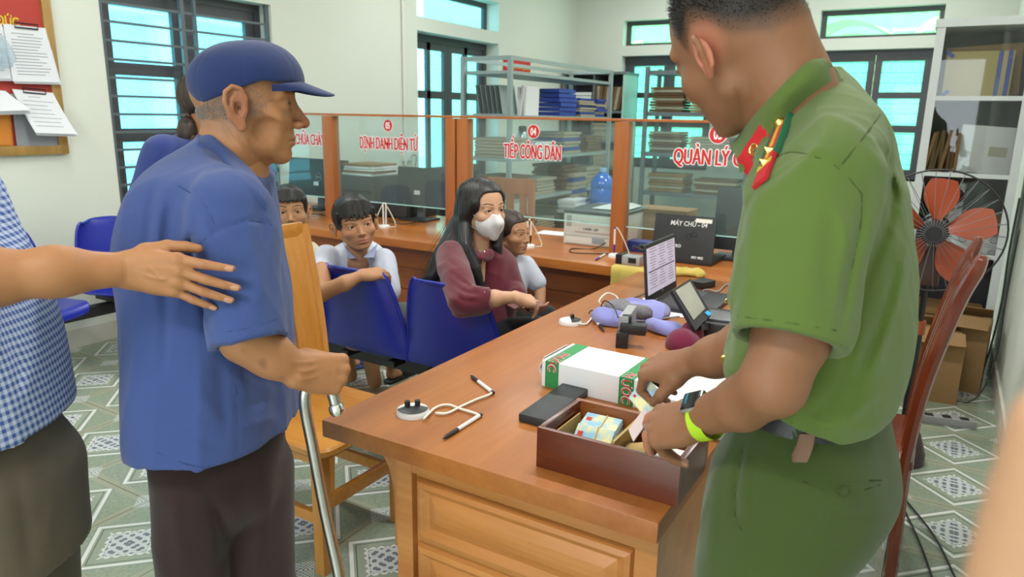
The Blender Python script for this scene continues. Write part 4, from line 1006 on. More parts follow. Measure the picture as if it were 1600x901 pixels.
# cane
M_steel = mat('brushed_steel', (.50, .48, .46), .3, 1.0, var=(60, .15)); M_rub = mat('black_rubber', (.015, .015, .015), .7)
dc = 1.415; kk = [P(548, 1010, 1.50), P(530, 901, 1.49), P(508, 800, 1.47), P(489, 700, 1.44), P(479, 650, 1.425), P(476, 625, 1.415), P(478, 610, 1.412), P(488, 598, 1.415), P(502, 594, 1.42), P(513, 599, 1.425), P(519, 612, 1.43), P(525, 634, 1.435)]
g_ = kk[0]; kk[0] = g_; base = kk[0]+(kk[0]-kk[1])/np.linalg.norm(kk[0]-kk[1])*((kk[0][2]-.02)/max(1e-6, -(kk[0]-kk[1])[2])*np.linalg.norm(kk[0]-kk[1])); kk = [base]+kk
cn = thing('walking_cane', 'bent steel walking cane held in the old man\'s right hand', 'cane', (base[0], base[1], 0))
obj('shaft', MB().tube(spline(kk, 4), .0118, 12), M_steel, cn, world=True, angle=0)
e1, e0 = np.array(kk[-1]), np.array(kk[-2]); dv = (e1-e0)/np.linalg.norm(e1-e0)
obj('end_cap', MB().lathe([(0, -.004), (.013, -.004), (.0155, .002), (.0155, .012), (.012, .018), (0, .019)], e1, 14, R=Fr(e1, np.cross(dv, (1, 0, .2)), dv).R), mat('polished_steel', (.8, .8, .78), .12, 1.0), cn, world=True, angle=40)
obj('rubber_foot', MB().lathe([(.011, .06), (.014, .058), (.016, .02), (.02, .0), (0, 0)], (base[0], base[1], 0), 14), M_rub, cn, world=True)
# ---- the officer
DO = 1.19; of = thing('person', 'man in green uniform shirt and trousers, head bowed, sorting cards over the wooden box', 'person', (*P(1265, 600, DO)[:2], 0))
def wsecs(rows, D):
    out = []
    for py, l, r, b in rows:
        A, B = P(l, py, D), P(r, py, D); c_ = (A+B)/2; h = np.linalg.norm(B-A)/2; a = math.sqrt(max(h*h-(b*.511)**2, (.35*h)**2))/.86; out.append((c_[2], c_[0], c_[1], a, b, 0))
    return out
_a, _p, _r = math.radians(60), math.radians(22), math.radians(15); fdir = (-RH*math.cos(_a)+FH*math.sin(_a))*math.cos(_p)-np.array((0, 0, math.sin(_p))); _x = np.cross(fdir, (0, 0, 1)); _x /= np.linalg.norm(_x); fup = np.cross(_x, fdir)*math.cos(_r)-_x*math.sin(_r)
fq = Fr((0, 0, 0), fdir, fup, 1.134); ear = np.array((-.083, -.020, -.012))
fq = Fr(P(1107, 86, 1.080)-fq.R@(ear*1.134), fdir, fup, 1.134)
nb = P(1248, 225, 1.145); S = SDF(*box_of(*hb(fq), nb, m=.04), .0025)
head(S, fq, dict(ear=.84, earout=.8, jaw=.98, cheek=1.05, slit=1)); S.op(spoly([fq.w((0, -.040, -.030)), fq.w((0, -.052, -.095)), nb], [.056, .058, .066]), .03)
S.op(scone(fq.w((0, -.075, -.02)), nb+np.array((.03, 0, -.01)), .040, .055), .03)
creases(S, [([(1150, 130), (1160, 165), (1163, 195)], .002, 4)], 1.2)
eL = P(1208, 600, .955); wL = P(1094, 652, 1.135); hdir = P(1012, 668, 1.225)-wL
SL = SDF(*box_of(P(1245, 430, 0.961), eL, P(960, 700, 1.36), P(1000, 770, 1.3), P(1000, 600, 1.34), m=.075), .0023)
arm(SL, [P(1246, 430, 0.972), P(1238, 520, .965), eL, P(1160, 630, 1.03), wL], [.050, .050, .0425, .038, .0285], .012)
dL = -FH*.62+np.array((0, 0, .80))+RH*-.05
fh, JL = hand(SL, wL, hdir, dL, -1, [(.30, .30, .2), (.55, .30, .2), (1.10, .55, .3), (1.20, .65, .3)], spread=(.10, -.10, -.02, -.12), thumb=[(.024, .030, -.012), (.058, .042, -.014), (.088, .044, -.020), (.112, .040, -.028)], sc=1.06)
wR = P(1076, 566, 1.40); SR = SDF(*box_of(P(1200, 520, 1.253), wR, P(970, 620, 1.58), P(1000, 540, 1.4), P(1000, 620, 1.35), m=.06), .0023)
arm(SR, [P(1215, 480, 1.285), P(1160, 545, 1.30), P(1118, 557, 1.345), wR], [.046, .044, .037, .027], .02)
fh2, JR = hand(SR, wR, P(1014, 573, 1.478)-wR, np.array((0, 0, .88))-FH*.30-RH*.25, 1, [(.85, 1.05, .5), (.95, 1.05, .5), (1.0, 1.05, .5), (1.05, 1.05, .5)], spread=(.06, .02, -.03, -.08), thumb=[(.022, .030, -.014), (.052, .050, -.030), (.080, .046, -.048), (.103, .034, -.060)], sc=1.06)
SC_ = SDF(*box_of(P(1290, 200, 1.134), P(1280, 700, 1.134), m=.2), .012); SC_.op(spoly([nb, P(1300, 330, 1.2), P(1290, 560, 1.2), P(1270, 720, 1.21)], [.06, .055, .05, .05]), .03)
SC_.op(spoly([P(1290, 300, 1.102), P(1266, 300, 1.004), P(1246, 450, 0.972)], [.05, .045, .045]), .03); SC_.op(spoly([P(1280, 300, 1.188), P(1232, 330, 1.296), P(1212, 490, 1.285)], [.05, .045, .044]), .03)
def hairline(V):
    q = fq.loc(V); y, z = q[:, 1], q[:, 2]
    h = np.interp(y, [-.11, -.088, -.055, -.030, -.005, .014, .022, .040, .060, .085, .11], [-.030, -.030, -.012, .012, .026, .004, .000, .036, .050, .060, .065])
    return z-h
mesh_obj('body', [S, SL, SR, SC_], M_skin, of, cols('8c6044', (lambda V: near(fq, (0, 0, 0), .2, .05)(V)*(.30*np.clip(hairline(V)/.014, 0, 1)+.66*np.clip((hairline(V)-.008)/.030, 0, 1)), '1b1816'), (near(fq, (-.085, -.016, -.01), (.02, .03, .04), .4), 'c07a62'), (near(fh, (.16, .0, -.02), (.05, .08, .06), .6), 'c08068'), *lip_rules(fq, '9a5a50')))
head_bits(S, fq, of, fq.R[:, 1]-np.array((0, 0, .3)), brow=1.2)
nails(fh, JL, of, M_nail, which=(0, 1, 2, 3)); nails(fh2, JR, of, M_nail, which=(0, 4))
rr = random.Random(9); paths = []
for i in range(9000):
    n_ = np.array([rr.gauss(0, 1) for _ in range(3)]); n_ /= np.linalg.norm(n_)
    if n_[2] < -.5 or n_[1] > .85: continue
    c0 = fq.w((0, -.012, .028)); d_ = fq.R@n_; p0 = S.cast(c0+d_*.14, -d_, .12); hl = hairline(p0[None])[0]
    if hl < .014 or rr.random() > (hl-.010)/.03: continue
    L = min(.016, .003+.22*max(0, hl-.03)); dr = d_+fq.R@np.array((rr.uniform(-.4, .4), rr.uniform(-.2, .6), rr.uniform(-.3, .3))); paths.append([p0-d_*.001, p0+dr*L*.6, p0+dr*L])
mesh_obj('hair', [strands(paths, .0006)], M_hair, of)
# shirt
M_oshirt2 = cloth('olive_green_uniform', '566a2e', .85, v=.06, wv=500)
rows = [(108, 1262, 1325, .055), (128, 1225, 1350, .10), (160, 1190, 1380, .155), (205, 1166, 1408, .190), (260, 1160, 1424, .205), (340, 1152, 1434, .210), (420, 1141, 1436, .208), (500, 1136, 1430, .200), (560, 1128, 1420, .195), (600, 1132, 1410, .188), (622, 1138, 1400, .182)]
SS = SDF(*box_of(P(1110, 90, DO), P(1450, 700, DO), P(1230, 560, 0.842), P(1230, 560, 1.447), P(1280, 120, 1.404), m=.04), .0045)
SS.op(sloft(wsecs(rows, DO), 2.2))
SS.op(scone(P(1300, 225, 1.080), P(1275, 285, 0.999), .075, .088), .05)
SS.op(ssleeve(P(1268, 290, .985), P(1229, 533, .945), .088, .0725), .010)
SS.op(spoly([P(1300, 230, 1.210), P(1235, 300, 1.296), P(1200, 460, 1.285)], [.08, .075, .068]), .03)
dq = P(1255, 624, DO)-P(1150, 584, DO); SS.op(shalf(P(1215, 609, DO), RH*dq[2]-np.array((0, 0, dq@RH))), .004, 'i')
nk = P(1150, 245, DO)-P(1290, 92, DO); SS.op(shalf(P(1235, 139, DO), np.array((nk[2]*RH[0], nk[2]*RH[1], -nk@RH))), .004, 'i')
creases(SS, [([(1214, 246), (1235, 238), (1271, 244), (1311, 264), (1346, 302)], .0035, 2.6), ([(1348, 300), (1346, 350), (1328, 425), (1312, 530)], .008, 7), ([(1382, 169), (1345, 220), (1311, 262)], .0018, 2.2),
    ([(1345, 203), (1382, 244), (1394, 290), (1388, 350), (1362, 415), (1345, 470)], .009, 8), ([(1362, 230), (1412, 300), (1412, 360)], -.006, 9), ([(1424, 330), (1410, 430), (1372, 560), (1340, 640)], -.007, 9), ([(1408, 400), (1376, 510), (1320, 620)], .007, 9),
    ([(1330, 560), (1300, 620), (1262, 655)], .006, 10), ([(1380, 600), (1330, 650), (1280, 670)], -.006, 9), ([(1352, 480), (1340, 560), (1325, 600)], -.005, 9), ([(1151, 492), (1230, 503), (1308, 516)], .0018, 2.2), ([(1180, 300), (1172, 400), (1164, 490)], -.004, 10), ([(1290, 300), (1320, 350), (1322, 420)], -.005, 10),
    ([(1300, 330), (1290, 420), (1296, 500)], .003, 12), ([(1160, 300), (1150, 350), (1142, 400)], .004, 6), ([(1190, 285), (1166, 330), (1156, 400)], .006, 7), ([(1150, 450), (1142, 520), (1140, 580)], .004, 5), ([(1240, 640), (1300, 668), (1392, 664)], -.005, 9)], 1.19)
SS.disp(lambda p: .0025*wob(p*np.array((1, 1, .4)), 31, 32)+.0010*wob(p, 32, 85)+.004*folds(p, 133, 24, (1, 1, .3))+.0016*folds(p, 134, 60, (1, 1, .7)))
sh2 = mesh_obj('shirt', [SS], M_oshirt2, of, label='olive green short sleeved uniform shirt')
M_gs2 = mat('shirt_seam', '3e4c20', .9)
for pts_ in ([(1214, 246), (1235, 238), (1271, 244), (1311, 264), (1346, 302)], [(1382, 169), (1345, 220), (1311, 262)], [(1153, 494), (1230, 504), (1306, 516)], [(1346, 302), (1344, 350), (1330, 420)]): stitch_line(SS, pts_, sh2, M_gs2)
colg = collar_band(SS, S, [(1288, 90), (1262, 97), (1218, 138), (1174, 187), (1144, 226)], [(1318, 120), (1290, 132), (1244, 168), (1204, 222), (1158, 270)])
obj('collar', MB().grid(colg, FH*.004), M_oshirt2, sh2, world=True, angle=60)
def onband(px, py, off=.004):
    u, d = project(colg.reshape(-1, 3)); k = np.argsort(((u-np.array((px, py)))**2).sum(1))[:4]; return P(px, py, d[k].mean()-off)
M_brd = mat('red_felt', 'c01c24', .8, bump=(700, .2)); M_gold = mat('gold_metal', (.85, .62, .18), .28, 1.0); M_grn = mat('green_cord', '1f6a4a', .8); M_yelo = mat('yellow_braid', 'd8b23a', .6)
q4 = [onband(*p) for p in ((1190, 191), (1207, 219), (1169, 277), (1152, 249))]
G = [[q4[0]*(1-u)*(1-v)+q4[1]*u*(1-v)+q4[2]*u*v+q4[3]*(1-u)*v for u in np.linspace(0, 1, 5)] for v in np.linspace(0, 1, 5)]
tab = obj('collar_tab', MB().grid(G, FH*.003), M_brd, sh2, world=True, angle=60, label='red collar tab with round gold emblem')
n4 = np.cross(q4[1]-q4[0], q4[3]-q4[0]); n4 /= np.linalg.norm(n4); n4 = n4 if n4@FH < 0 else -n4; c4 = onband(1179, 234)+n4*.001; fe = Fr(c4, q4[3]-q4[0], n4)
mb = MB(); mb.tube([c4+fe.R@np.array((.0085*math.cos(a), .0085*math.sin(a), .001)) for a in np.linspace(0, 2*math.pi, 20, endpoint=False)], .0014, 6, closed=True); mb.tube([c4+fe.R@np.array((.0055*math.cos(a), .0055*math.sin(a), .001)) for a in np.linspace(0, 2*math.pi, 14, endpoint=False)], .0008, 5, closed=True)
star = [(.0042*(1 if k % 2 == 0 else .42)*math.sin(k*math.pi/5), .0042*(1 if k % 2 == 0 else .42)*math.cos(k*math.pi/5)) for k in range(10)]; mb.prism(star, c4, fe.R[:, 0], fe.R[:, 1], n4*.0022)
obj('emblem', mb, M_gold, of, world=True)
# shoulder board, seen nearly edge-on
ea, eb = [SS.cast(CAM+ray(x, y)*.5, ray(x, y), .9, o_) for x, y, o_ in ((1226, 184, .022), (1187, 286, .012))]; eu = (eb-ea); EL = np.linalg.norm(eu); eu /= EL; en = -FH*.36-RH*.90+np.array((0, 0, .22)); en -= eu*(en@eu); en /= np.linalg.norm(en); ev = np.cross(en, eu); Rb = np.stack([eu, ev, en], 1)
def EB(u, v, n): return ea+eu*u*EL+ev*v+en*n
board = obj('shoulder_board', MB().box(EB(.5, 0, 0), (EL, .026, .007), R=Rb, bev=.002), M_brd, of, world=True, label='red shoulder board with gold stars and green edging')
obj('edging', MB().box(EB(.32, .014, 0), (EL*.64, .004, .010), R=Rb, bev=.001).box(EB(.32, -.014, 0), (EL*.64, .004, .010), R=Rb, bev=.001), M_grn, board, world=True)
obj('stripe', MB().box(EB(.38, 0, .004), (EL*.60, .006, .002), R=Rb).box(EB(.76, 0, .0036), (.012, .026, .002), R=Rb), M_yelo, board, world=True)
for u in (.12,): obj('button', MB().lathe([(0, .009), (.006, .008), (.0085, .003), (.009, 0)], EB(u, 0, .003), 14, R=Rb), M_gold, board, world=True)
for u in (.56, .74): obj('star', MB().lathe([(0, .010), (.003, .006), (.009, 0)], EB(u, 0, .003), 5, R=Rb), M_gold, board, world=True, smooth=False)
for px, py, dd in ((1131, 560, 1.0), (1136, 470, 1.0)):
    p_ = SS.cast(CAM+ray(px, py)*.7, ray(px, py), 1.0, .003); obj('shirt_button', MB().lathe([(0, .004), (.005, .0035), (.006, 0)], p_, 12, R=Fr(p_, (0, 0, 1), -FH).R), M_gold, sh2, world=True)
# trousers, belt
M_otr2 = cloth('green_uniform_trousers', '3a4a1e', .88, v=.07, wv=500)
rows = [(590, 1156, 1384, .165), (640, 1146, 1392, .174), (690, 1130, 1398, .178), (720, 1116, 1400, .180), (755, 1108, 1398, .182), (800, 1096, 1374, .185), (850, 1090, 1340, .185), (905, 1086, 1312, .18)]
ST = SDF(*box_of(P(1070, 570, 1.156), P(1410, 570, 1.156), P(1250, 700, 0.918), P(1250, 700, 1.404), [*P(1230, 900, 1.156)[:2], 0], m=.1), .006)
ST.op(sloft(wsecs(rows, 1.21), 2.3)); c0 = P(1205, 890, 1.21)
for s in (-1, 1): ST.op(spoly([c0+np.array((0, s*.09, .02)), np.array([c0[0]-.01, c0[1]+s*.10, .42]), np.array([c0[0]+.02, c0[1]+s*.11, .06])], [.098, .075, .062]), .03)
ST.op(shalf((0, 0, .05), (0, 0, -1)), 0, 'i')
creases(ST, [([(1164, 690), (1151, 750), (1150, 808), (1166, 836)], .009, 4), ([(1172, 700), (1164, 760), (1166, 820)], -.004, 6), ([(1253, 749), (1310, 752), (1376, 750)], .003, 2), ([(1255, 752), (1290, 766), (1330, 770), (1374, 757)], .0045, 2.2), ([(1180, 690), (1176, 800), (1178, 901)], .002, 3), ([(1240, 700), (1238, 800)], .003, 9),
    ([(1270, 800), (1320, 815), (1372, 800)], .005, 8), ([(1250, 830), (1300, 850), (1345, 838)], .006, 8), ([(1120, 740), (1112, 820), (1108, 900)], -.004, 8), ([(1300, 790), (1340, 795)], -.004, 7)], 1.22)
ST.disp(lambda p: .003*wob(p*np.array((1, 1, .5)), 41, 26)+.004*folds(p, 141, 26, (1, 1, .45)))
tr2 = mesh_obj('trousers', [ST], M_otr2, of, label='green uniform trousers')
M_gseam = mat('green_seam', '2c3816', .9)
for pts_ in ([(1253, 749), (1310, 752), (1376, 750)], [(1255, 752), (1290, 766), (1330, 770), (1374, 757)], [(1164, 694), (1151, 750), (1150, 808), (1166, 836)]): stitch_line(ST, pts_, tr2, M_gseam, .0016)
p_ = ST.cast(CAM+ray(1317, 766)*.6, ray(1317, 766), 1.0, .002); obj('pocket_button', MB().lathe([(0, .005), (.006, .0045), (.0075, 0)], p_, 14, R=Fr(p_, (0, 0, 1), -FH).R), M_otr2, tr2, world=True)
secs = np.array(sorted(wsecs([(592, 1154, 1388, .172), (608, 1152, 1390, .174), (624, 1150, 1391, .176)], 1.20))); G = []
for s in secs[[0, 1, 2]]:
    row = []
    for a in np.linspace(0, 2*math.pi, 49):
        ca, sa_ = math.cos(a), math.sin(a); row.append((s[1]+s[3]*1.035*np.sign(ca)*abs(ca)**.88, s[2]+s[4]*1.03*np.sign(sa_)*abs(sa_)**.88, s[0]))
    G.append(row)
M_belt = mat('black_leather_belt', (.02, .018, .02), .45, bump=(200, .2)); obj('belt', MB().grid(G), M_belt, of, world=True, angle=60)
def onT(px, py, off): return CAM+ray(px, py)*((ST.cast(CAM+ray(px, py)*.6, ray(px, py), 1.0)-CAM)@FW-off)
G = [[onT(x+dx, y, .020) for dx in (-5, 0, 5)] for x, y in ((1244, 666), (1244, 680), (1245, 694), (1247, 706))]; obj('belt_loop', MB().grid(G, FH*.003), M_otr2, tr2, world=True, angle=60)
G = [[onT(x+dx, y, .026) for dx in (-h, 0, h)] for x, y, h in ((1262, 678, 12), (1258, 696, 13), (1252, 712, 14), (1250, 722, 11))]; obj('belt_tip', MB().grid(G, FH*.003), mat('tan_leather', '7a5a45', .7), of, world=True, angle=60)
for s in (-1, 1):
    a = np.array([c0[0]+.06, c0[1]+s*.11, 0]); s_ = SDF(a-np.array((.32, .08, .02)), a+np.array((.1, .08, .12)), .007); shoe(s_, a, (-1, 0, 0)); mesh_obj('shoe', [s_], mat('black_shoe', (.015, .015, .015), .3) if s < 0 else MATS['black_shoe'], of)
# watch and ring
M_lime = mat('lime_strap', 'a8cc1e', .6); M_wsil = mat('silver_case', (.7, .7, .7), .25, 1.0); M_wblk = mat('watch_glass', (.01, .01, .012), .08)
fw_ = Fr((0, 0, 0), (0, 1, 0)); fw_.R = fh.R; fw_.o = wL - fh.R[:, 0]*.012; fw_.s = 1.0
obj('watch_strap', MB().tube([fw_.w((0, .033*math.cos(a), -.002+.0295*math.sin(a))) for a in np.linspace(0, 2*math.pi, 30, endpoint=False)], .0125, 8, closed=True, flat=None) if False else
    MB().grid([[fw_.w((x, .0385*math.cos(a), -.001+.034*math.sin(a))) for x in (-.012, -.010, .010, .012)] for a in np.linspace(0, 2*math.pi, 37)]), M_lime, of, world=True, angle=60)
watch = obj('watch_case', MB().box(fw_.w((0, .004, .033)), (.040, .036, .011), R=fh.R, bev=.005), M_wsil, of, world=True, label='silver square smartwatch')
obj('watch_screen', MB().box(fw_.w((0, .004, .0385)), (.034, .030, .002), R=fh.R, bev=.0009), M_wblk, watch, world=True)
a, b = fh.w(JL[1][0]), fh.w(JL[1][1]); c_ = a*.45+b*.55; ax3 = (b-a)/np.linalg.norm(b-a); e3 = np.cross(ax3, (0, 0, 1)); e3 /= np.linalg.norm(e3); g3 = np.cross(e3, ax3)
obj('ring', MB().tube([c_+e3*.0108*math.cos(t)+g3*.0108*math.sin(t) for t in np.linspace(0, 2*math.pi, 20, endpoint=False)], .0022, 6, closed=True), M_wsil, of, world=True)
# ---- people on the bench and around
def kid_hair(fr, v=.004, long_=0, fringe=True, low=-.02, vol=1.0, seed=1, cut=.046):
    """cap of hair over the cranium with a jagged fringe"""
    S = SDF(*box_of(fr.w((.1, .12, .13)), fr.w((-.1, -.12, .13)), fr.w((.1, -.12, -.06)), fr.w((-.1, .12, -.06)), m=.02), v)
    S.op(sell((0, -.014, .034), (.0845*vol, .1050*vol, .0905*vol)), 0, 'u', fr)
    S.op(sbox((0, .115, -.03), (.064, .085, .076), .02), .004, 's', fr); S.op(sbox((0, .05, -.10), (.12, .085, .075), .01), .01, 's', fr)
    S.op(shalf((0, 0, low), (0, -.25, -1)), .006, 'i', fr); r = random.Random(seed)
    if fringe:
        for i in range(26):
            x = -.062+.124*i/25; z1 = cut-.010*(1-(x/.07)**2)+r.uniform(-.006, .005); y0 = .092-.35*x*x/.07*1.6
            S.op(scone((x*.92, .070-6*x*x, .098-5*x*x), (x+r.uniform(-.004, .004), .093-7.5*x*x, z1), .010, .0022), .003, 'u', fr)
        for s in (-1, 1):
            for i in range(6): S.op(scone((s*.070, .045-.012*i, .055), (s*.0765, .042-.014*i, .012+r.uniform(-.012, .006)), .008, .002), .003, 'u', fr)
    return S
def hair_lines(S, fr, n, seed, L=.07, top=(0, -.02, .12), r=.0007):
    rr = random.Random(seed); out = []
    for i in range(n):
        a = rr.uniform(0, 6.28); b = rr.uniform(.05, 1.25); p = []; l0 = rr.uniform(.4, 1)*L/.1
        for t in np.linspace(0, 1, 5):
            bb = b+t*l0*.5; d = fr.R@np.array((math.sin(bb)*math.sin(a), math.sin(bb)*math.cos(a), math.cos(bb))); o = fr.w((0, -.014, .03)); q = S.cast(o+d*.2, -d, .19, -.0004+.0012); p.append(q)
        if all(S.at(q) < .006 for q in p): out.append(p)
    return strands(out, r)
def behind_back(S):
    S.op(((lambda x, y, z: (2.285+(.84-np.minimum(z, .84))*.16-np.maximum(z-.86, 0)*2.2)-y+0*x), None, None), .02, 'i'); return S
def person(label, px, py, d): return thing('person', label, 'person', (*P(px, py, d)[:2], 0))
def torso(SS, rows, D, n=2.3): SS.op(sloft(img_secs(rows, D), n)); return SS
M_white = cloth('white_school_shirt', 'c9cedd', .85, v=.04); M_cream = cloth('cream_shirt', 'd8d2b4', .85, v=.05); M_maroon = cloth('maroon_fleece', '5c1526', .92, v=.10, wv=300, sheen=.3)
M_black = cloth('black_trousers', '141416', .85); M_grey = cloth('grey_shorts', '55585c', .88); M_mask = cloth('white_mask', 'd9d6da', .85, v=.02, wv=600); M_navy = cloth('navy_jacket', '2a3a78', .85)
# boy in the white shirt
b2 = person('boy in white school shirt turned round, arm resting on blue seat back', 560, 480, 3.15)
fk = Fr(P(555.5, 350, 3.190), -FH*.93+RH*.40+np.array((0, 0, .06)), np.array((0, 0, 1))-RH*.17, 1.10, .84)
S = SDF(*box_of(*hb(fk), P(560, 415, 3.250), m=.02), .0028)
head(S, fk, dict(nose=.86, cheek=1.12, brow=.8, jaw=.95, lips=1.05, ear=.95, earout=.55, slit=1.05), neck=None); S.op(spoly([fk.w((0, -.03, -.05)), P(560, 412, 3.250)], [.046, .050]), .02)
SA = SDF(*box_of(P(490, 420, 2.95), P(615, 470, 2.95), P(510, 405, 3.330), P(500, 490, 3.05), P(610, 410, 3.1), m=.06), .0035)
arm(SA, [P(505, 412, 3.250), P(502, 457, 2.99), P(540, 442, 2.97), P(566, 429, 2.99)], [.040, .036, .030, .0215], .02)
fh, J = hand(SA, P(566, 429, 2.99), P(597, 425, 3.03)-P(566, 429, 2.99), np.array((0, 0, 1))-FH*.5, 1, [(.45, .6, .4)]*4, sc=.84)
SB = SDF(*box_of(P(596, 430, 3.230), P(622, 520, 3.230), m=.06), .004); arm(SB, [P(600, 430, 3.250), P(607, 470, 3.180), P(616, 510, 3.230)], [.036, .031, .024], .02)
f1, f2 = ZP(562, 566, .035), ZP(622, 588, .035); SF = SDF(*box_of(f1, f2, P(553, 520, 3.130), P(622, 535, 3.130), m=.16), .005)
h1 = ZP(545, 567, .04); t1 = ZP(600, 560, .03); h2 = ZP(612, 586, .04); t2 = ZP(650, 572, .03)
for h_, t_, top in ((h1, t1, P(555, 505, 3.270)), (h2, t2, P(626, 505, 3.180))):
    SF.op(spoly([top, h_+np.array((0, 0, .10)), h_+np.array((0, 0, .02))], [.050, .032, .030]), .02); SF.op(scone(h_, h_+(t_-h_)*.75, .028, .026, ((0, 0, 1), .8)), .02)
SC_ = SDF(*box_of(P(556, 410, 3.280), P(560, 530, 3.330), P(626, 505, 3.180), m=.14), .012); SC_.op(spoly([P(560, 405, 3.27), P(556, 440, 3.38), P(556, 530, 3.42)], [.045, .055, .06]), .03)
for q in (P(509, 410, 3.250), P(600, 432, 3.250)): SC_.op(spoly([P(556, 418, 3.32), q], [.04, .032]), .02)
SC_.op(spoly([P(556, 525, 3.310), P(590, 505, 3.280), P(626, 505, 3.180)], [.06, .055, .052]), .03); SC_.op(spoly([P(556, 525, 3.310), P(555, 508, 3.36)], [.06, .052]), .03)
K = 'b48562'
mesh_obj('body', [S, SA, SB, SF, SC_], M_skin, b2, cols(K, *lip_rules(fk, 'b56a62', .7), (near(fk, (0, .05, -.03), (.06, .04, .03), .6), 'c88f70')))
head_bits(S, fk, b2, -FH*.85+RH*.60, brow=.8, r=.0126)
H_ = kid_hair(fk, .0034, seed=2, cut=.040); mesh_obj('hair', [H_, hair_lines(H_, fk, 500, 5)], M_hair, b2)
SS = SDF(*box_of(P(490, 370, 3.280), P(630, 540, 3.280), P(560, 450, 3.080), P(560, 450, 3.480), m=.03), .0052)
torso(SS, [(378, 540, 582, .055), (384, 526, 592, .085), (394, 512, 600, .11), (405, 506, 604, .115), (430, 503, 607, .115), (470, 512, 610, .115), (530, 516, 614, .115)], 3.36); behind_back(SS)
SS.op(scone(P(560, 402, 3.285), P(558, 440, 3.36), .075, .10), .03); SS.op(scone(P(512, 402, 3.260), P(503, 436, 3.190), .058, .055), .03); SS.op(scone(P(600, 405, 3.260), P(608, 456, 3.190), .052, .050), .03)
SS.op(shalf(P(503, 440, 3.180), P(503, 440, 3.180)-P(512, 402, 3.260)) , 0, 'i') if False else None
creases(SS, [([(512, 400), (520, 425), (516, 450)], .006, 4), ([(600, 402), (596, 425), (598, 450)], .006, 4), ([(556, 395), (562, 420), (562, 440)], .004, 2.5), ([(530, 400), (545, 420)], .004, 4), ([(580, 410), (572, 432)], .004, 4)], 3.24)
SS.disp(lambda p: .004*wob(p, 51, 45)+.004*folds(p, 151, 40)); s_ = mesh_obj('shirt', [SS], M_white, b2, label='white short sleeved school shirt')
cg = collar_band(SS, S, [(534, 377), (540, 388), (556, 402)], [(530, 384), (538, 398), (558, 412)]) if False else None
M_colr = cloth('pale_blue_collar', '9aa6c8', .85)
for a, b, c_, e in (((536, 378), (543, 391), (556, 403), (545, 404)), ((590, 380), (578, 391), (568, 402), (584, 402))):
    q = [P(*a, 3.23), P(*b, 3.20), P(*c_, 3.17), P(*e, 3.18)]; obj('collar', MB().grid([[q[0], q[3]], [q[1], (q[2]+q[3])/2], [q[1], q[2]]], FH*.006), M_colr, s_, world=True)
SH = SDF(*box_of(P(550, 500, 3.280), P(650, 500, 3.230), m=.16), .007); SH.op(spoly([P(556, 512, 3.330), P(600, 500, 3.280), P(630, 498, 3.180)], [.095, .085, .075]), .03); SH.op(spoly([P(550, 515, 3.380), P(556, 500, 3.290)], [.09, .07]), .03); behind_back(SH); mesh_obj('shorts', [SH], M_grey, b2)
for nm, h_, t_, c_, lb in (('slipper', h1, t1, '2c3f80', 'blue rubber slipper'), ('slipper', h2, t2, '18191c', 'black rubber slipper')):
    s2 = SDF(*box_of(h_, t_, m=.08), .004); d_ = (t_-h_)*np.array((1, 1, 0)); d_ /= np.linalg.norm(d_); a = np.array((h_[0], h_[1], .012)); s2.op(scone(a-d_*.02, a+d_*.17, .036, .042, ((0, 0, 1), .35)), 0); s2.op(scone(a+d_*.09+np.array((0, 0, .025)), a+d_*.14+np.array((0, 0, .020)), .040, .038), .005); s2.op(shalf((0, 0, .002), (0, 0, -1)), 0, 'i')
    mesh_obj('slipper', [s2], mat('rubber_'+c_, c_, .6), b2, label=lb)
# boy in the cream shirt
b1 = person('boy in cream shirt sitting at the far left end of the blue bench', 455, 470, 3.5)
fk = Fr(P(452, 330.5, 3.380), -FH*.95+RH*.33+np.array((0, 0, .10)), np.array((0, 0, 1))-RH*.04, 1.04, .92)
S = SDF(*box_of(*hb(fk), P(448, 400, 3.440), m=.03), .003); head(S, fk, dict(nose=.9, cheek=1.15, jaw=1.02, brow=.8, ear=.9)); S.op(spoly([fk.w((0, -.03, -.05)), P(450, 392, 3.440)], [.048, .054]), .02)
SA = SDF(*box_of(P(440, 400, 3.270), P(480, 440, 3.420), m=.07), .004); arm(SA, [P(482, 410, 3.470), P(486, 450, 3.370), P(470, 428, 3.300)], [.036, .034, .024], .02); fh, J = hand(SA, P(470, 426, 3.300), P(463, 405, 3.290)-P(470, 426, 3.300), -FH, -1, [(.5, .6, .3)]*4, sc=.85)
SC_ = SDF(*box_of(P(450, 395, 3.470), P(455, 520, 3.520), P(485, 410, 3.470), m=.14), .012); SC_.op(spoly([P(450, 388, 3.440), P(452, 420, 3.490), P(455, 500, 3.520)], [.05, .06, .07]), .03); SC_.op(spoly([P(452, 405, 3.480), P(482, 412, 3.470)], [.05, .036]), .03)
fl_ = [np.array([-2.75, 2.85, .05]), np.array([-2.57, 2.85, .05])]; S2 = SDF((-2.95, 2.2, 0), (-2.4, 3.05, .65), .012)
for q in fl_: S2.op(spoly([P(455, 505, 3.520), np.array([q[0], 2.76, .48]), q], [.07, .05, .04]), .03)
mesh_obj('body', [S, SA, SC_, S2], M_skin, b1, cols('b4845f', *lip_rules(fk, 'b06a60', .7))); head_bits(S, fk, b1, -FH*.93+RH*.42, brow=.8)
H_ = kid_hair(fk, .0038, seed=6, cut=.054); mesh_obj('hair', [H_, hair_lines(H_, fk, 350, 15)], M_hair, b1)
SS = SDF(*box_of(P(415, 365, 3.490), P(505, 520, 3.490), P(455, 440, 3.270), P(455, 440, 3.720), m=.03), .006)
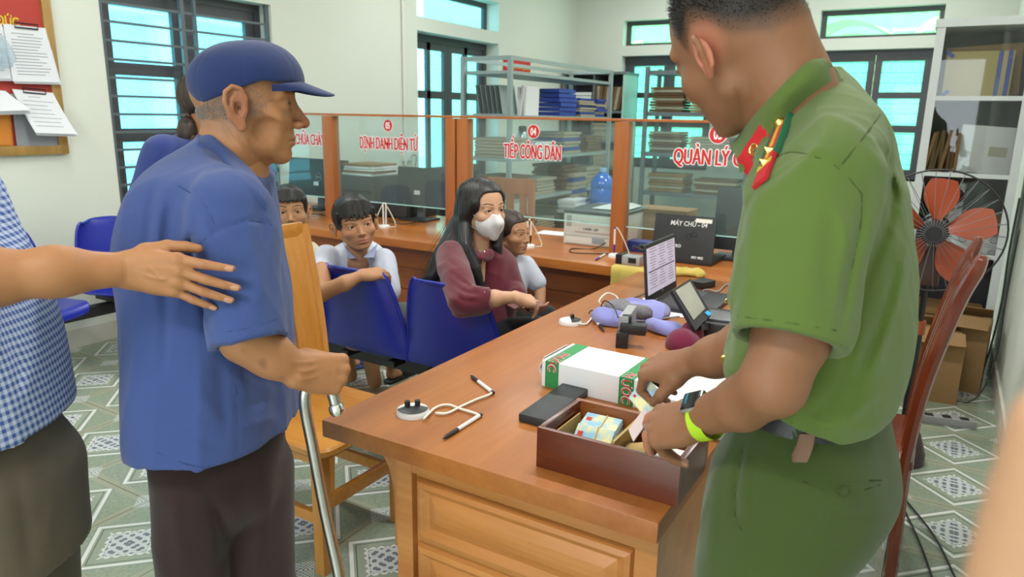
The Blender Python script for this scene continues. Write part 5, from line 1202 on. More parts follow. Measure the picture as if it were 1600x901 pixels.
torso(SS, [(368, 438, 466, .055), (376, 428, 478, .09), (392, 420, 488, .115), (420, 417, 493, .125), (460, 420, 496, .125), (520, 424, 498, .125)], 3.53); behind_back(SS); SS.op(scone(P(484, 396, 3.470), P(488, 446, 3.380), .055, .048), .03)
creases(SS, [([(455, 385), (458, 420), (470, 450)], .005, 4), ([(478, 395), (474, 430)], .007, 4), ([(465, 440), (490, 470)], .006, 5), ([(470, 455), (490, 490)], .006, 4)], 3.5); SS.disp(lambda p: .004*wob(p, 53, 45)+.005*folds(p, 153, 42)); mesh_obj('shirt', [SS], M_cream, b1)
SH = SDF((-2.95, 2.15, .0), (-2.4, 3.05, .7), .01)
for q in fl_: SH.op(spoly([P(455, 505, 3.520), np.array([q[0], 2.76, .49]), q+np.array((0, 0, .15))], [.10, .065, .055]), .03)
behind_back(SH); mesh_obj('trousers', [SH], M_black, b1)
# woman with mask
wm = person('woman with long black hair and white face mask in maroon hoodie on the bench', 735, 470, 3.15)
fk = Fr(P(757, 326, 3.10), -FH*.80+RH*.59+np.array((0, 0, .02)), (0, 0, 1), 1.03)
S = SDF(*box_of(*hb(fk), P(745, 420, 3.15), m=.03), .0028); head(S, fk, dict(nose=.9, cheek=1.05, jaw=.92, brow=.7, ear=.95, earout=.3, slit=1.1)); S.op(spoly([fk.w((0, -.03, -.05)), P(745, 400, 3.14)], [.046, .052]), .02)
S.op(scone(P(748, 405, 3.08), P(750, 440, 3.04), .03, .02), .03)
w0 = P(806, 464, 2.83); SA = SDF(*box_of(P(700, 400, 3.0), P(725, 480, 2.66), P(850, 500, 2.95), m=.06), .0036); arm(SA, [P(703, 400, 2.99), P(715, 438, 2.84), P(722, 474, 2.75), P(772, 466, 2.76), w0], [.040, .039, .038, .030, .0215], .02)
fh, J = hand(SA, w0, P(840, 472, 2.90)-w0, np.array((0, 0, 1))-FH*.45, 1, [(.45, .7, .4), (.5, .7, .4), (.55, .7, .4), (.6, .7, .4)], sc=.95, thumb=[(.022, .030, -.014), (.050, .046, -.026), (.078, .048, -.034), (.100, .044, -.038)])
SB = SDF(*box_of(P(795, 420, 3.2), P(812, 470, 3.05), P(840, 485, 3.0), m=.06), .005); arm(SB, [P(785, 415, 3.22), P(803, 455, 3.18), P(806, 470, 3.08)], [.04, .034, .022], .02); hand(SB, P(806, 471, 3.05), RH*.6-FH*.6+np.array((0, 0, -.2)), np.array((0, 0, -1)), -1, [(.4, .5, .3)]*4, sc=.95)
SC_ = SDF(*box_of(P(745, 400, 3.15), P(745, 550, 3.15), P(705, 405, 3.03), P(785, 420, 3.2), m=.13), .012); SC_.op(spoly([P(745, 395, 3.14), P(742, 430, 3.15), P(742, 540, 3.15)], [.05, .07, .08]), .03)
for q in (P(705, 404, 3.04), P(785, 418, 3.21)): SC_.op(spoly([P(745, 412, 3.14), q], [.05, .04]), .03)
sc0 = P(742, 540, 3.15); SL_ = SDF(*box_of(sc0, (-1.3, 3.0, 0), (-1.7, 2.5, .6), m=.12), .012); kn = [P(838, 520, 3.1), P(850, 500, 3.3)]
for q in kn: SL_.op(spoly([sc0, q, np.array([q[0]+.03, q[1]+.02, .05])], [.07, .05, .035]), .03)
mesh_obj('body', [S, SA, SB, SC_, SL_], M_skin, wm, cols('c99c7e', *lip_rules(fk, 'b86a66', .7), (near(fk, (0, .06, -.02), (.05, .03, .02), .6), 'd8a58c'))); head_bits(S, fk, wm, -FH*.75+RH*.66, brow=.75, lash=.0013, r=.0130)
# mask: a shell over the lower face
SM = SDF(*box_of(fk.w((.08, .13, .02)), fk.w((-.08, -.02, -.13)), fk.w((.08, -.02, .02)), fk.w((-.08, .13, -.13)), m=.03), .003)
SM.op(sell((0, .030, -.058), (.0655, .066, .064)), 0, 'u', fk); SM.op(scone((0, .088, -.012), (0, .108, -.050), .012, .014), .03, 'u', fk); SM.op(scone((0, .105, -.050), (0, .074, -.112), .010, .012), .03, 'u', fk)
SM.op(shalf((0, .09, -.014), (0, .28, 1)), .004, 'i', fk); SM.op(shalf((0, .012, 0), (0, -1, -.25)), .003, 'i', fk)
msk = mesh_obj('face_mask', [SM], M_mask, wm, label='white face mask')
for s in (-1, 1): obj('ear_loop', MB().tube(spline([fk.w((s*.062, .030, -.030)), fk.w((s*.074, .010, -.006)), fk.w((s*.080, -.016, .016)), fk.w((s*.080, -.030, -.005)), fk.w((s*.070, .0, -.062)), fk.w((s*.058, .028, -.080))], 5), .0013, 5), M_mask, msk, world=True, angle=0)
SHr = SDF(*box_of(fk.w((.1, .12, .13)), fk.w((-.1, -.13, -.13)), P(655, 440, 3.1), P(765, 460, 3.0), P(655, 440, 3.3), m=.06), .0045)
SHr.op(sell((0, -.016, .034), (.088, .104, .091)), 0, 'u', fk); SHr.op(sbox((0, .110, -.032), (.059, .080, .104), .035), .010, 's', fk)
SHr.op(scone(fk.w((.070, .030, .030)), fk.w((.082, -.02, -.03)), .016, .018), .02); SHr.op(shalf((0, 0, -.03), (0, -.3, -1)), .02, 'i', fk)
back = [fk.w((.02, -.06, .05)), fk.w((.03, -.085, -.05)), P(712, 375, 3.14), P(692, 405, 3.10), P(676, 432, 3.08), P(658, 440, 3.09)]
SHr.op(spoly(back, [.07, .066, .060, .050, .032, .012]), .03); SHr.op(spoly([fk.w((.072, -.02, .02)), fk.w((.078, -.03, -.06)), P(727, 385, 3.02), P(742, 420, 2.99), P(754, 452, 2.985)], [.022, .030, .032, .026, .008]), .03)
SHr.op(spoly([fk.w((-.075, .0, .02)), fk.w((-.08, -.01, -.07)), P(776, 385, 3.14), P(782, 402, 3.14)], [.02, .026, .024, .010]), .03)
SHr.disp(lambda p: .0010*np.sin(wob(p, 61, 18)*5+(p@RH)*520))
lk = []; rr = random.Random(8)
for i in range(260):
    j = rr.choice((0, 0, 1)); base = back if j == 0 else [fk.w((.072, -.02, .05)), fk.w((.082, -.03, -.06)), P(727, 385, 3.0), P(743, 420, 2.975), P(756, 458, 2.97)]
    o = np.array([rr.gauss(0, 1) for _ in range(3)])*(.03 if j == 0 else .014); pp = spline(np.array([q+o*(1 if k < len(base)-1 else .8)+np.array((0, 0, -.02*rr.random() if k == len(base)-1 else 0)) for k, q in enumerate(base)]), 4); lk.append(pp[rr.randrange(0, 6):])
mesh_obj('hair', [SHr, hair_lines(SHr, fk, 300, 4, L=.09), strands(lk, .0011)], M_hair, wm, label='long straight black hair')
SS = SDF(*box_of(P(665, 360, 3.1), P(820, 560, 3.1), P(740, 480, 2.62), P(740, 480, 3.4), m=.03), .0052)
torso(SS, [(372, 722, 772, .06), (384, 702, 784, .095), (400, 690, 796, .12), (430, 684, 802, .13), (480, 690, 806, .135), (560, 692, 806, .14)], 3.20); behind_back(SS)
SS.op(spoly([P(704, 400, 2.99), P(715, 438, 2.84), P(724, 472, 2.75), P(772, 468, 2.76)], [.062, .062, .060, .046]), .025); SS.op(spoly([P(786, 412, 3.22), P(803, 452, 3.18), P(808, 462, 3.11)], [.058, .052, .042]), .03)
cx = P(772, 468, 2.76)-P(722, 472, 2.75); cx /= np.linalg.norm(cx); SS.op(scone(P(776, 468, 2.757)+cx*.006, P(776, 468, 2.757)+cx*.05, .06, .06), .004, 's')
SS.op(spoly([P(738, 396, 3.06), P(750, 404, 3.02), P(764, 396, 3.05)], .022), .02)
creases(SS, [([(700, 420), (722, 440), (742, 446)], .006, 3.5), ([(700, 436), (726, 456), (752, 458)], .006, 3.5), ([(704, 452), (724, 470), (748, 470)], .005, 3), ([(698, 405), (715, 420)], .005, 4), ([(728, 440), (750, 452)], -.005, 3.5), ([(730, 462), (752, 466)], -.004, 3), ([(757, 400), (754, 430), (758, 456)], .004, 2), ([(780, 410), (776, 440)], .006, 4), ([(796, 425), (808, 440)], .004, 3), ([(798, 436), (810, 449)], .004, 3), ([(690, 480), (740, 500)], .004, 5)], 3.1)
SS.disp(lambda p: .003*wob(p, 57, 45)+.006*folds(p, 157, 45, (.5, .5, 1))); hd = mesh_obj('hoodie', [SS], M_maroon, wm, label='maroon zipped hoodie')
zp = [SS.cast(CAM+ray(x, y)*2.7, ray(x, y), .6, .002) for x, y in ((757, 392), (754, 408), (752, 425), (754, 442), (757, 456))]; obj('zip', MB().tube(spline(zp, 3), .0022, 5), M_wsil, hd, world=True)
SH = SDF(*box_of(sc0, *kn, (-1.25, 3.05, 0), (-1.9, 2.4, .6), m=.12), .009)
for q in kn: SH.op(spoly([sc0, q, np.array([q[0]+.03, q[1]+.02, .10])], [.115, .075, .055]), .03)
behind_back(SH); mesh_obj('trousers', [SH], M_black, wm)
ph = P(824, 476, 2.93); hph = solo('phone', MB().box(ph-np.array((0, 0, .004)), (.15, .075, .009), R=np.stack([RH*.9+FH*.43, FH*.9-RH*.43, np.array((0, 0, 1.))], 1), bev=.003), mat('phone_pink_back', '8a5a50', .3, .2), 'pinkish phone lying under the hand of the woman in maroon', 'phone', loc=ph)
# girl
gl = person('small girl with pulled back brown hair standing behind the woman in maroon', 803, 460, 3.42)
fk = Fr(P(799, 364, 3.36), -FH*.55+RH*.83+np.array((0, 0, .02)), (0, 0, 1), .92, .88)
S = SDF(*box_of(*hb(fk), P(800, 415, 3.42), m=.03), .003); head(S, fk, dict(nose=.82, cheek=1.15, brow=.7, jaw=.95, ear=.9, lips=1.0, slit=1.05)); S.op(spoly([fk.w((0, -.03, -.05)), P(800, 412, 3.42)], [.042, .046]), .02)
SC_ = SDF(*box_of(P(800, 400, 3.42), P(800, 700, 3.42), m=.16), .012); c_ = P(801, 470, 3.42); SC_.op(spoly([P(800, 405, 3.42), P(801, 430, 3.42), c_, np.array([c_[0], c_[1], .55])], [.046, .055, .06, .07]), .03)
for s in (-1, 1): SC_.op(spoly([np.array([c_[0], c_[1], .55])+RH*s*.05, np.array([c_[0], c_[1], .03])+RH*s*.07], [.05, .035]), .03); SC_.op(spoly([P(801, 415, 3.42)+RH*s*.06, P(801, 450, 3.42)+RH*s*.13, P(801, 480, 3.38)+RH*s*.13], [.035, .03, .024]), .03)
mesh_obj('body', [S, SC_], M_skin, gl, cols('bf8e6c', *lip_rules(fk, 'b56c64', .7))); head_bits(S, fk, gl, RH*.9-FH*.4, brow=.7, lash=.0010)
SHr = SDF(*box_of(fk.w((.1, .12, .13)), fk.w((-.1, -.14, -.10)), fk.w((.1, -.14, .13)), fk.w((-.1, .12, -.10)), P(812, 410, 3.45), m=.03), .0038); SHr.op(sell((0, -.016, .032), (.0815, .1000, .0875)), 0, 'u', fk); SHr.op(sbox((0, .108, -.045), (.066, .075, .100), .03), .01, 's', fk); SHr.op(shalf((0, 0, -.035), (0, .0, -1)), .01, 'i', fk); SHr.op(spoly([fk.w((0, -.10, .01)), fk.w((.0, -.12, -.06)), fk.w((-.01, -.10, -.16))], [.03, .028, .008]), .02)
M_brhair = mat('brown_hair', (.035, .020, .013), .45, var=(120, .4), bump=(240, .5)); mesh_obj('hair', [SHr, hair_lines(SHr, fk, 300, 9)], M_brhair, gl)
SS = SDF(*box_of(P(775, 390, 3.42), P(830, 560, 3.42), m=.14), .006); torso(SS, [(396, 786, 812, .05), (404, 778, 818, .075), (425, 774, 822, .09), (470, 774, 824, .095), (540, 772, 826, .10)], 3.42)
for s in (-1, 1): SS.op(scone(P(801, 415, 3.42)+RH*s*.06, P(801, 440, 3.42)+RH*s*.115, .05, .045), .02)
creases(SS, [([(800, 405), (803, 430), (802, 460)], .004, 2.5), ([(790, 410), (792, 440)], .004, 3)], 3.4); mesh_obj('shirt', [SS], M_white, gl)
SH = SDF(*box_of(c_, [c_[0], c_[1], 0], m=.16), .009); SH.op(spoly([P(801, 530, 3.42), np.array([c_[0], c_[1], .55])], [.10, .09]), .02)
for s in (-1, 1): SH.op(spoly([np.array([c_[0], c_[1], .55])+RH*s*.05, np.array([c_[0], c_[1], .08])+RH*s*.07], [.07, .05]), .03)
mesh_obj('trousers', [SH], M_black, gl)
# woman in navy behind the old man
wn = person('woman in navy jacket with tied brown hair standing behind the old man by the window', 300, 400, 2.4)
fk = Fr(P(337, 168, 2.4), RH*.80+FH*.55-np.array((0, 0, .08)), (0, 0, 1), 1.02)
S = SDF(*box_of(*hb(fk), P(318, 245, 2.42), m=.05), .0036); head(S, fk, dict(jaw=.94, ear=1.0, earout=.3)); S.op(spoly([fk.w((0, -.03, -.05)), P(322, 242, 2.42)], [.05, .055]), .02)
SC_ = SDF(*box_of(P(306, 240, 2.42), P(300, 700, 2.42), m=.2), .014); c_ = P(300, 560, 2.42); SC_.op(spoly([P(306, 238, 2.42), P(300, 300, 2.42), c_], [.05, .08, .09]), .03)
mesh_obj('body', [S, SC_], M_skin, wn, cols('ad7a58', *lip_rules(fk, 'a8645c', .7))); head_bits(S, fk, wn, fk.R[:, 1], brow=.8)
SHr = SDF(*box_of(fk.w((.1, .12, .13)), fk.w((-.1, -.15, -.15)), fk.w((.1, -.15, .13)), fk.w((-.1, .12, -.15)), m=.03), .0042); SHr.op(sell((0, -.016, .032), (.0845, .1020, .0890)), 0, 'u', fk); SHr.op(sbox((0, .108, -.045), (.070, .075, .105), .03), .01, 's', fk); SHr.op(shalf((0, 0, -.025), (0, .0, -1)), .01, 'i', fk); SHr.op(sell((.02, -.09, -.085), (.035, .03, .05)), .02, 'u', fk); SHr.op(sell((.08, -.02, -.028), (.02, .03, .035)), .012, 's', fk)
SHr.disp(lambda p: .0015*np.sin((p@FH)*300+wob(p, 3, 30)*5)); mesh_obj('hair', [SHr, hair_lines(SHr, fk, 400, 19)], M_brhair, wn)
SS = SDF(*box_of(P(205, 200, 2.42), P(390, 640, 2.42), m=.24), .008); torso(SS, [(205, 288, 326, .06), (216, 268, 342, .10), (235, 252, 358, .15), (270, 240, 366, .18), (330, 232, 370, .185), (450, 226, 372, .185), (600, 222, 376, .19)], 2.42)
SS.op(spoly([P(262, 245, 2.30), P(236, 300, 2.27), P(240, 420, 2.25)], [.075, .065, .055]), .03); creases(SS, [([(262, 230), (246, 262), (232, 280)], .008, 5), ([(275, 225), (256, 262), (240, 290)], -.008, 5), ([(300, 222), (280, 250)], .006, 5)], 2.4); SS.disp(lambda p: .006*wob(p, 73, 35)); mesh_obj('jacket', [SS], M_navy, wn)
st = [SS.cast(CAM+ray(x, y)*2.0, ray(x, y), .7, .004) for x, y in ((292, 208), (300, 215), (306, 226), (310, 240))]; obj('bag_strap', MB().tube(spline(st, 3), .012, 6, flat=(FH, .3)), mat('brown_strap', '4a3c34', .6), wn, world=True)
SH = SDF(*box_of(c_, [c_[0], c_[1], 0], m=.22), .012)
for s in (-1, 1): SH.op(spoly([c_+RH*s*.07, np.array([c_[0], c_[1], .03])+RH*s*.08], [.12, .07]), .03)
SH.op(shalf((0, 0, .01), (0, 0, -1)), 0, 'i'); mesh_obj('trousers', [SH], M_black, wn)
# man at the left edge
lm = person('man in blue checked shirt at the left edge, hand on another\'s back', -60, 600, 1.22)
def checks():
    m = bpy.data.materials.new('blue_gingham'); m.use_nodes = True; nt = m.node_tree; e = NE(nt); b = nt.nodes['Principled BSDF']; tc = e.n('ShaderNodeTexCoord'); mp = e.n('ShaderNodeMapping'); mp.inputs['Rotation'].default_value = (0, 0, -YAW); e.link(tc.outputs['Object'], mp.inputs[0]); sx = e.n('ShaderNodeSeparateXYZ'); e.link(mp.outputs[0], sx.inputs[0])
    at_ = e.n('ShaderNodeAttribute', attribute_name='around')
    def st(o): return e.m('GREATER_THAN', e.m('FRACT', e.m('MULTIPLY', o, 1/.0125)), .5)
    h = e.m('MULTIPLY', e.m('ADD', st(at_.outputs['Fac']), st(sx.outputs[2])), .5); e.link(e.mix(h, srgb('c3cfe6'), srgb('3c5aa0')), b.inputs['Base Color']); b.inputs['Roughness'].default_value = .85
    bn = e.n('ShaderNodeBump'); bn.inputs['Strength'].default_value = .2; bn.inputs['Distance'].default_value = .002; e.link(e.noise(tc.outputs['Object'], 420, 3), bn.inputs['Height']); e.link(bn.outputs[0], b.inputs['Normal']); return m
M_chk = checks(); DL = 1.24; wl = P(203, 421, 1.225)
SA = SDF(*box_of(P(-110, 450, 1.10), wl, P(370, 480, 1.25), P(340, 380, 1.2), m=.065), .0024); arm(SA, [P(-120, 448, 1.09), P(-20, 434, 1.13), P(90, 424, 1.17), wl], [.045, .0425, .0365, .0275], .03)
fh, J = hand(SA, wl, P(290, 431, 1.212)-wl, -FH, 1, [(.14, .16, .10), (.12, .18, .12), (.12, .20, .12), (.14, .22, .12)], spread=(-.13, -.27, -.34, -.44), thumb=[(.022, .030, -.014), (.054, .042, -.026), (.084, .043, -.034), (.104, .041, -.040)], sc=.98)
creases(SA, [([(214, 415), (250, 400), (285, 398)], -.0010, 3), ([(212, 420), (250, 418), (280, 420)], -.0012, 3), ([(214, 426), (240, 434), (262, 438)], -.0016, 2.5), ([(226, 412), (240, 424), (252, 436), (264, 432)], -.0016, 2), ([(196, 400), (199, 420), (197, 444)], .0010, 2), ([(192, 400), (194, 420), (192, 444)], .0008, 2)], 1.28)
fq2 = Fr(P(-215, 40, DL), RH, (0, 0, 1), 1.05); S = SDF(*box_of(*hb(fq2), fq2.w((0, -.05, -.25)), m=.03), .004); head(S, fq2, {}, neck=(0, -.05, -.22), neck_r=(.056, .06))
SC_ = SDF(*box_of(P(-200, 200, DL), P(-110, 700, DL), P(-110, 448, 1.09), m=.14), .012); nb2 = fq2.w((0, -.05, -.21)); SC_.op(spoly([nb2, P(-110, 400, DL), P(-90, 680, DL)], [.055, .06, .07]), .03); SC_.op(spoly([P(-130, 330, DL), P(-140, 340, 1.14), P(-125, 448, 1.09)], [.06, .05, .047]), .03)
mesh_obj('body', [S, SA, SC_], M_skin, lm, cols('a4714a', *lip_rules(fq2, '9a5a50'), (lambda V: .5*sum(near(fh, J[i][1], .014, .6)(V) for i in range(4)), 'a06a4c'))); nails(fh, J, lm, M_nail, which=(0, 1, 2, 3)); head_bits(S, fq2, lm, RH); H_ = kid_hair(fq2, .005, seed=12, cut=.06); mesh_obj('hair', [H_], M_hair, lm)
SS = SDF(*box_of(P(-260, 200, DL), P(100, 720, DL), m=.22), .006); torso(SS, [(190, -210, -130, .06), (225, -240, -100, .13), (280, -245, -70, .19), (370, -235, -34, .20), (440, -215, 8, .20), (480, -204, 27, .20), (540, -192, 50, .20), (600, -188, 64, .20), (662, -184, 76, .20)], DL)
SS.op(spoly([P(-150, 330, 1.13), P(-125, 440, 1.09), P(-55, 438, 1.11)], [.075, .066, .060]), .02)
creases(SS, [([(10, 500), (30, 580), (40, 680)], .004, 8), ([(50, 560), (30, 640)], -.004, 8), ([(0, 520), (60, 600)], .003, 8)], DL); SS.disp(lambda p: .003*wob(p, 77, 30)+.004*folds(p, 177, 30)); c9 = P(-80, 560, DL); mesh_obj('shirt', [SS], M_chk, lm, label='blue and white checked shirt', attrs={'around': lambda V: np.arctan2((V-c9)@FH, (V-c9)@RH)*.19})
ST = SDF(*box_of(P(-200, 650, DL), P(130, 901, DL), [*P(-60, 900, DL)[:2], 0], m=.18), .008); c_ = P(-50, 700, DL); ST.op(sloft(img_secs([(640, -150, 40, .12), (690, -165, 68, .15), (740, -176, 92, .18), (790, -180, 100, .18), (870, -178, 110, .175)], DL), 2.3))
for s in (-1, 1): q = P(-35, 880, DL)+FH*s*.09; ST.op(spoly([q, np.array([q[0], q[1], .42]), np.array([q[0], q[1], .05])], [.105, .09, .07]), .04)
ST.op(shalf((0, 0, .03), (0, 0, -1)), 0, 'i'); creases(ST, [([(60, 730), (80, 740)], .004, 6), ([(20, 720), (40, 820), (50, 901)], .004, 10), ([(90, 760), (70, 860)], -.004, 9)], DL); ST.disp(lambda p: .004*wob(p, 79, 24)); mesh_obj('trousers', [ST], cloth('khaki_brown_trousers', '5a5244', .9, v=.1), lm)
for s in (-1, 1): q = P(-35, 880, DL)+FH*s*.09; a = np.array((q[0], q[1], 0))-RH*.06; s_ = SDF(a-np.array((.15, .15, .02)), a+np.array((.35, .3, .12)), .008); shoe(s_, a, RH); mesh_obj('shoe', [s_], M_shoe, lm)
# a hand close to the lens at the right edge
nh = thing('hand', 'out of focus finger of a raised hand at the lower right edge', 'hand', P(1640, 1300, .26)); SN = SDF(*box_of(P(1640, 560, .155), P(1500, 1500, .28), P(1900, 1500, .3), P(1700, 700, .16), m=.04), .003)
SN.op(spoly([P(1648, 665, .155), P(1634, 760, .158), P(1598, 905, .165), P(1580, 1060, .18)], [.0090, .0105, .0115, .0125]), .004)
for k in (1, 2, 3): SN.op(spoly([P(1580+k*95, 1060, .185), P(1600+k*105, 900+k*40, .19), P(1640+k*105, 1010, .21)], [.0115, .010, .009]), .003)
SN.op(sell(P(1730, 1280, .23), (.042, .03, .05)), .03); SN.op(scone(P(1740, 1330, .24), P(1900, 1900, .34), .032, .036), .03)
mesh_obj('palm', [SN], M_skin, nh, cols('b08768'))
# ---------------------------------------------------------------- things on the desk
M_plw = mat('white_plastic', (.78, .78, .76), .35); M_plk = mat('black_plastic', (.014, .014, .016), .4); M_cord = mat('cream_cord', (.78, .74, .62), .6); M_prp = mat('purple_plastic', '3a2f96', .35)
def pen(mb_or, a, b, tipc, name, parent, off):
    a, b = np.array(a), np.array(b); d = b-a; L = np.linalg.norm(d)
    o = obj(name, MB().tube([a, a+d*.62], [.0052, .0052], 10), M_plw, parent, world=True)
    obj('grip', MB().tube([a+d*.62, a+d*.90, b], [.0055, .0050, .0012], 10), tipc, o, world=True); obj('cap', MB().tube([a-d*.06, a+d*.01], [.0045, .0056], 10), tipc, o, world=True); return o
def stand(label, c, top, holes, pens, cords, tipc, r=.042, group='tethered pen stands'):
    t = thing('pen_stand', label, 'pen stand', c, 0, group); c = np.array(c, float)
    obj('base', MB().lathe([(0, 0), (r, 0), (r, .008), (r*.93, .014), (r*.6, .019), (0, .020)], (0, 0, 0), 28), M_plw, t)
    if top is not None:
        mb = MB(); n = 14; ring = [(r*.93*math.cos(a), r*.93*math.sin(a), .0155) for a in np.linspace(top, top+math.pi, n)]; r2 = [(x*.6, y*.6, .0205) for x, y, z in ring]
        mb.grid([ring, r2, [(x*.05, y*.05, .0215) for x, y, z in ring]]); obj('top_insert', mb, tipc, t)
    for h in holes: obj('socket', MB().tube([(h[0], h[1], .014), (h[0], h[1], .034)], .0072, 12), tipc, t)
    for a, b in pens: pen(None, a, b, tipc, 'pen', t, 0)
    for cpts in cords: obj('cord', MB().tube(spline(cpts, 8), .0034, 6), M_cord, t, world=True, angle=0)
    return t
zt_ = DZ+.006
c = ZP(645, 646, DZ); q = lambda x, y, z=zt_: ZP(x, y, z)
stand('white and black pen stand with two loose corded pens on the front of the desk', c, -2.4, [(.006, .012), (-.012, -.006)], [(q(769, 612), q(735, 586)), (q(749, 649), q(692, 685))],
      [[q(662, 654, DZ+.01), q(680, 637), q(699, 632), q(718, 638), q(741, 645), q(749, 649)], [q(680, 645), q(699, 645), q(722, 634), q(744, 624), q(763, 617), q(769, 613)]], M_plk)
c = ZP(891, 505, DZ); stand('small white pen stand with one corded pen beside the purple towel', c, -1.0, [(.004, .008)], [(q(925, 494), q(944, 517))], [[q(904, 505, DZ+.01), q(915, 506), q(922, 500), q(925, 494)]], M_plk)
def upright(px, py, both, tipc, label, side=1, dx=(-.008, .012)):
    c = ZP(px, py, DZ); pens = [(c+RH*d+np.array((0, 0, .155)), c+RH*d*.8+np.array((0, 0, .016))) for d in dx[:2 if both else 1]]
    cd1 = [pens[0][0]+np.array((0, 0, .004)), pens[0][0]+RH*.018*side+np.array((0, 0, -.004)), c+RH*.05*side+np.array((0, 0, .08)), c+RH*.075*side+np.array((0, 0, .012)), c+RH*.04*side-FH*.01+np.array((0, 0, .005))]
    stand(label, c, None, [], pens, [cd1]+([[pens[1][0]+np.array((0, 0, .004)), pens[1][0]-RH*.02*side, c-RH*.05*side+np.array((0, 0, .06)), c-RH*.035*side+np.array((0, 0, .006))]] if both else []), tipc, .038)
upright(601, 355, True, M_plw, 'pen stand with two upright white pens on the counter below number 05', 1)
upright(826, 386, True, M_plk, 'pen stand with two black tipped pens on the counter beside the girl', 1)
upright(961, 401, False, M_prp, 'pen stand with a purple tipped pen on the counter below the printer post', 1)
cst = ZP(961, 401, DZ); pp = thing('loose_pen', 'purple tipped pen lying on the counter edge left of its stand', 'pen', ZP(935, 402, DZ)); pen(None, ZP(945, 397, DZ+.006), ZP(930, 406, DZ+.006), M_prp, 'pen_body', pp, 0)
# wooden card box
M_box = wood('mahogany', '401609', '6e2e14', axis=0, scale=10, rough=.3, coat=.4); M_boxi = wood('mahogany_rim', '6a3214', '9a5a2a', axis=0, scale=10, rough=.4)
bx0, bx1, by0, by1, bz1 = -.682, -.366, 1.262, 1.462, .852; th = .013
wb = thing('wooden_box', 'open dark red wooden box holding bundles of identity cards', 'box', ((bx0+bx1)/2, (by0+by1)/2, DZ)); W = lambda mb: mb.xf(t=(-(bx0+bx1)/2, -(by0+by1)/2, -DZ))
obj('front_board', W(MB().span((bx0, by0, DZ), (bx1, by0+th, bz1), bev=.002)), M_box, wb); obj('back_board', W(MB().span((bx0, by1-th, DZ), (bx1, by1, bz1), bev=.002)), M_boxi, wb)
for a in (bx0, bx1-th): obj('end_board', W(MB().span((a, by0+th, DZ), (a+th, by1-th, bz1), bev=.002)), M_box, wb)
obj('bottom_board', W(MB().span((bx0+th, by0+th, DZ+.002), (bx1-th, by1-th, DZ+.010))), M_box, wb, smooth=False)
M_cards = bpy.data.materials.new('id_card_print'); M_cards.use_nodes = True; _e = NE(M_cards.node_tree); _b = M_cards.node_tree.nodes['Principled BSDF']; _tc = _e.n('ShaderNodeTexCoord'); _n = _e.noise(_tc.outputs['Object'], 26, 3)
_r = _e.n('ShaderNodeMapRange'); _r.inputs[1].default_value = .40; _r.inputs[2].default_value = .60; _e.link(_n, _r.inputs[0]); _e.link(_e.mix(_r.outputs[0], srgb('8fc0dc'), srgb('e8dca0')), _b.inputs['Base Color']); _b.inputs['Roughness'].default_value = .3
M_band = mat('rubber_band', 'c8a850', .6); M_card2 = mat('card_edge', 'b9d4e2', .5); M_kraft = mat('kraft_card', 'b79a62', .85, var=(30, .06)); M_redp = mat('red_print', 'c03020', .5)
def bundle(label, c, n, R, sz=(.086, .054), seed=0):
    r = random.Random(seed); t = thing('card_bundle', label, 'card bundle', c, 0, 'bundles of identity cards'); R = np.array(R); th_ = .0036
    for i in range(n): o_ = R@np.array((r.uniform(-.0012, .0012), r.uniform(-.001, .001), th_*(i+.5))); obj('card', MB().box(o_, (sz[0], sz[1], th_*.86), R=R, bev=.001), M_cards if i == n-1 else M_card2, t)
    h = th_*n; obj('rubber_band', MB().tube([R@np.array(p) for p in ((.006, -sz[1]/2-.001, -.001), (.006, -sz[1]/2-.001, h+.001), (.006, sz[1]/2+.001, h+.001), (.006, sz[1]/2+.001, -.001))], .0016, 5, closed=True), M_band, t)
    obj('printed_mark', MB().box(R@np.array((-.030, .004, h+.0004)), (.012, .012, .0006), R=R), M_redp, t, smooth=False); return t
tl = rotx(math.radians(48))@np.eye(3); Rz = rotz(.05)
bundle('thick bundle of blue identity cards at the back of the wooden box', (-.600, 1.432-.012, .795), 9, Rz@rotx(math.radians(12)), seed=1)
bundle('middle bundle of identity cards with red and orange marks in the wooden box', (-.588, 1.358, .798), 8, Rz@rotx(math.radians(38)), seed=2)
bundle('front bundle of pale cards lying low along the near side of the wooden box', (-.592, 1.312, .783), 6, Rz@rotx(math.radians(62)), seed=3)
solo('card_divider', W(MB().box((-.66, 1.36, .800), (.004, .15, .055), R=roty(-.10)).xf()).xf(t=((bx0+bx1)/2, (by0+by1)/2, DZ)), M_kraft, 'kraft card divider at the left end inside the wooden box', 'divider')
solo('card_divider', MB().box((-.522, 1.362, .815), (.005, .165, .085), R=roty(.22)), M_kraft, 'kraft card divider right of the card bundles in the wooden box', 'divider')
G = [[(-.51+.05*u, 1.30+.10*v, .80+.038*math.sin(math.pi*v)*(.5+.5*u)) for u in np.linspace(0, 1, 5)] for v in np.linspace(0, 1, 9)]
solo('curled_card', MB().grid(G, (0, 0, .0015)), M_kraft, 'curled kraft card sheet lying in the middle of the wooden box', 'card')
solo('white_card_stack', MB().box((-.405, 1.315, .815), (.05, .07, .05), bev=.002), mat('white_card', (.85, .84, .80), .6), 'stack of white cards at the right end of the wooden box', 'card stack')
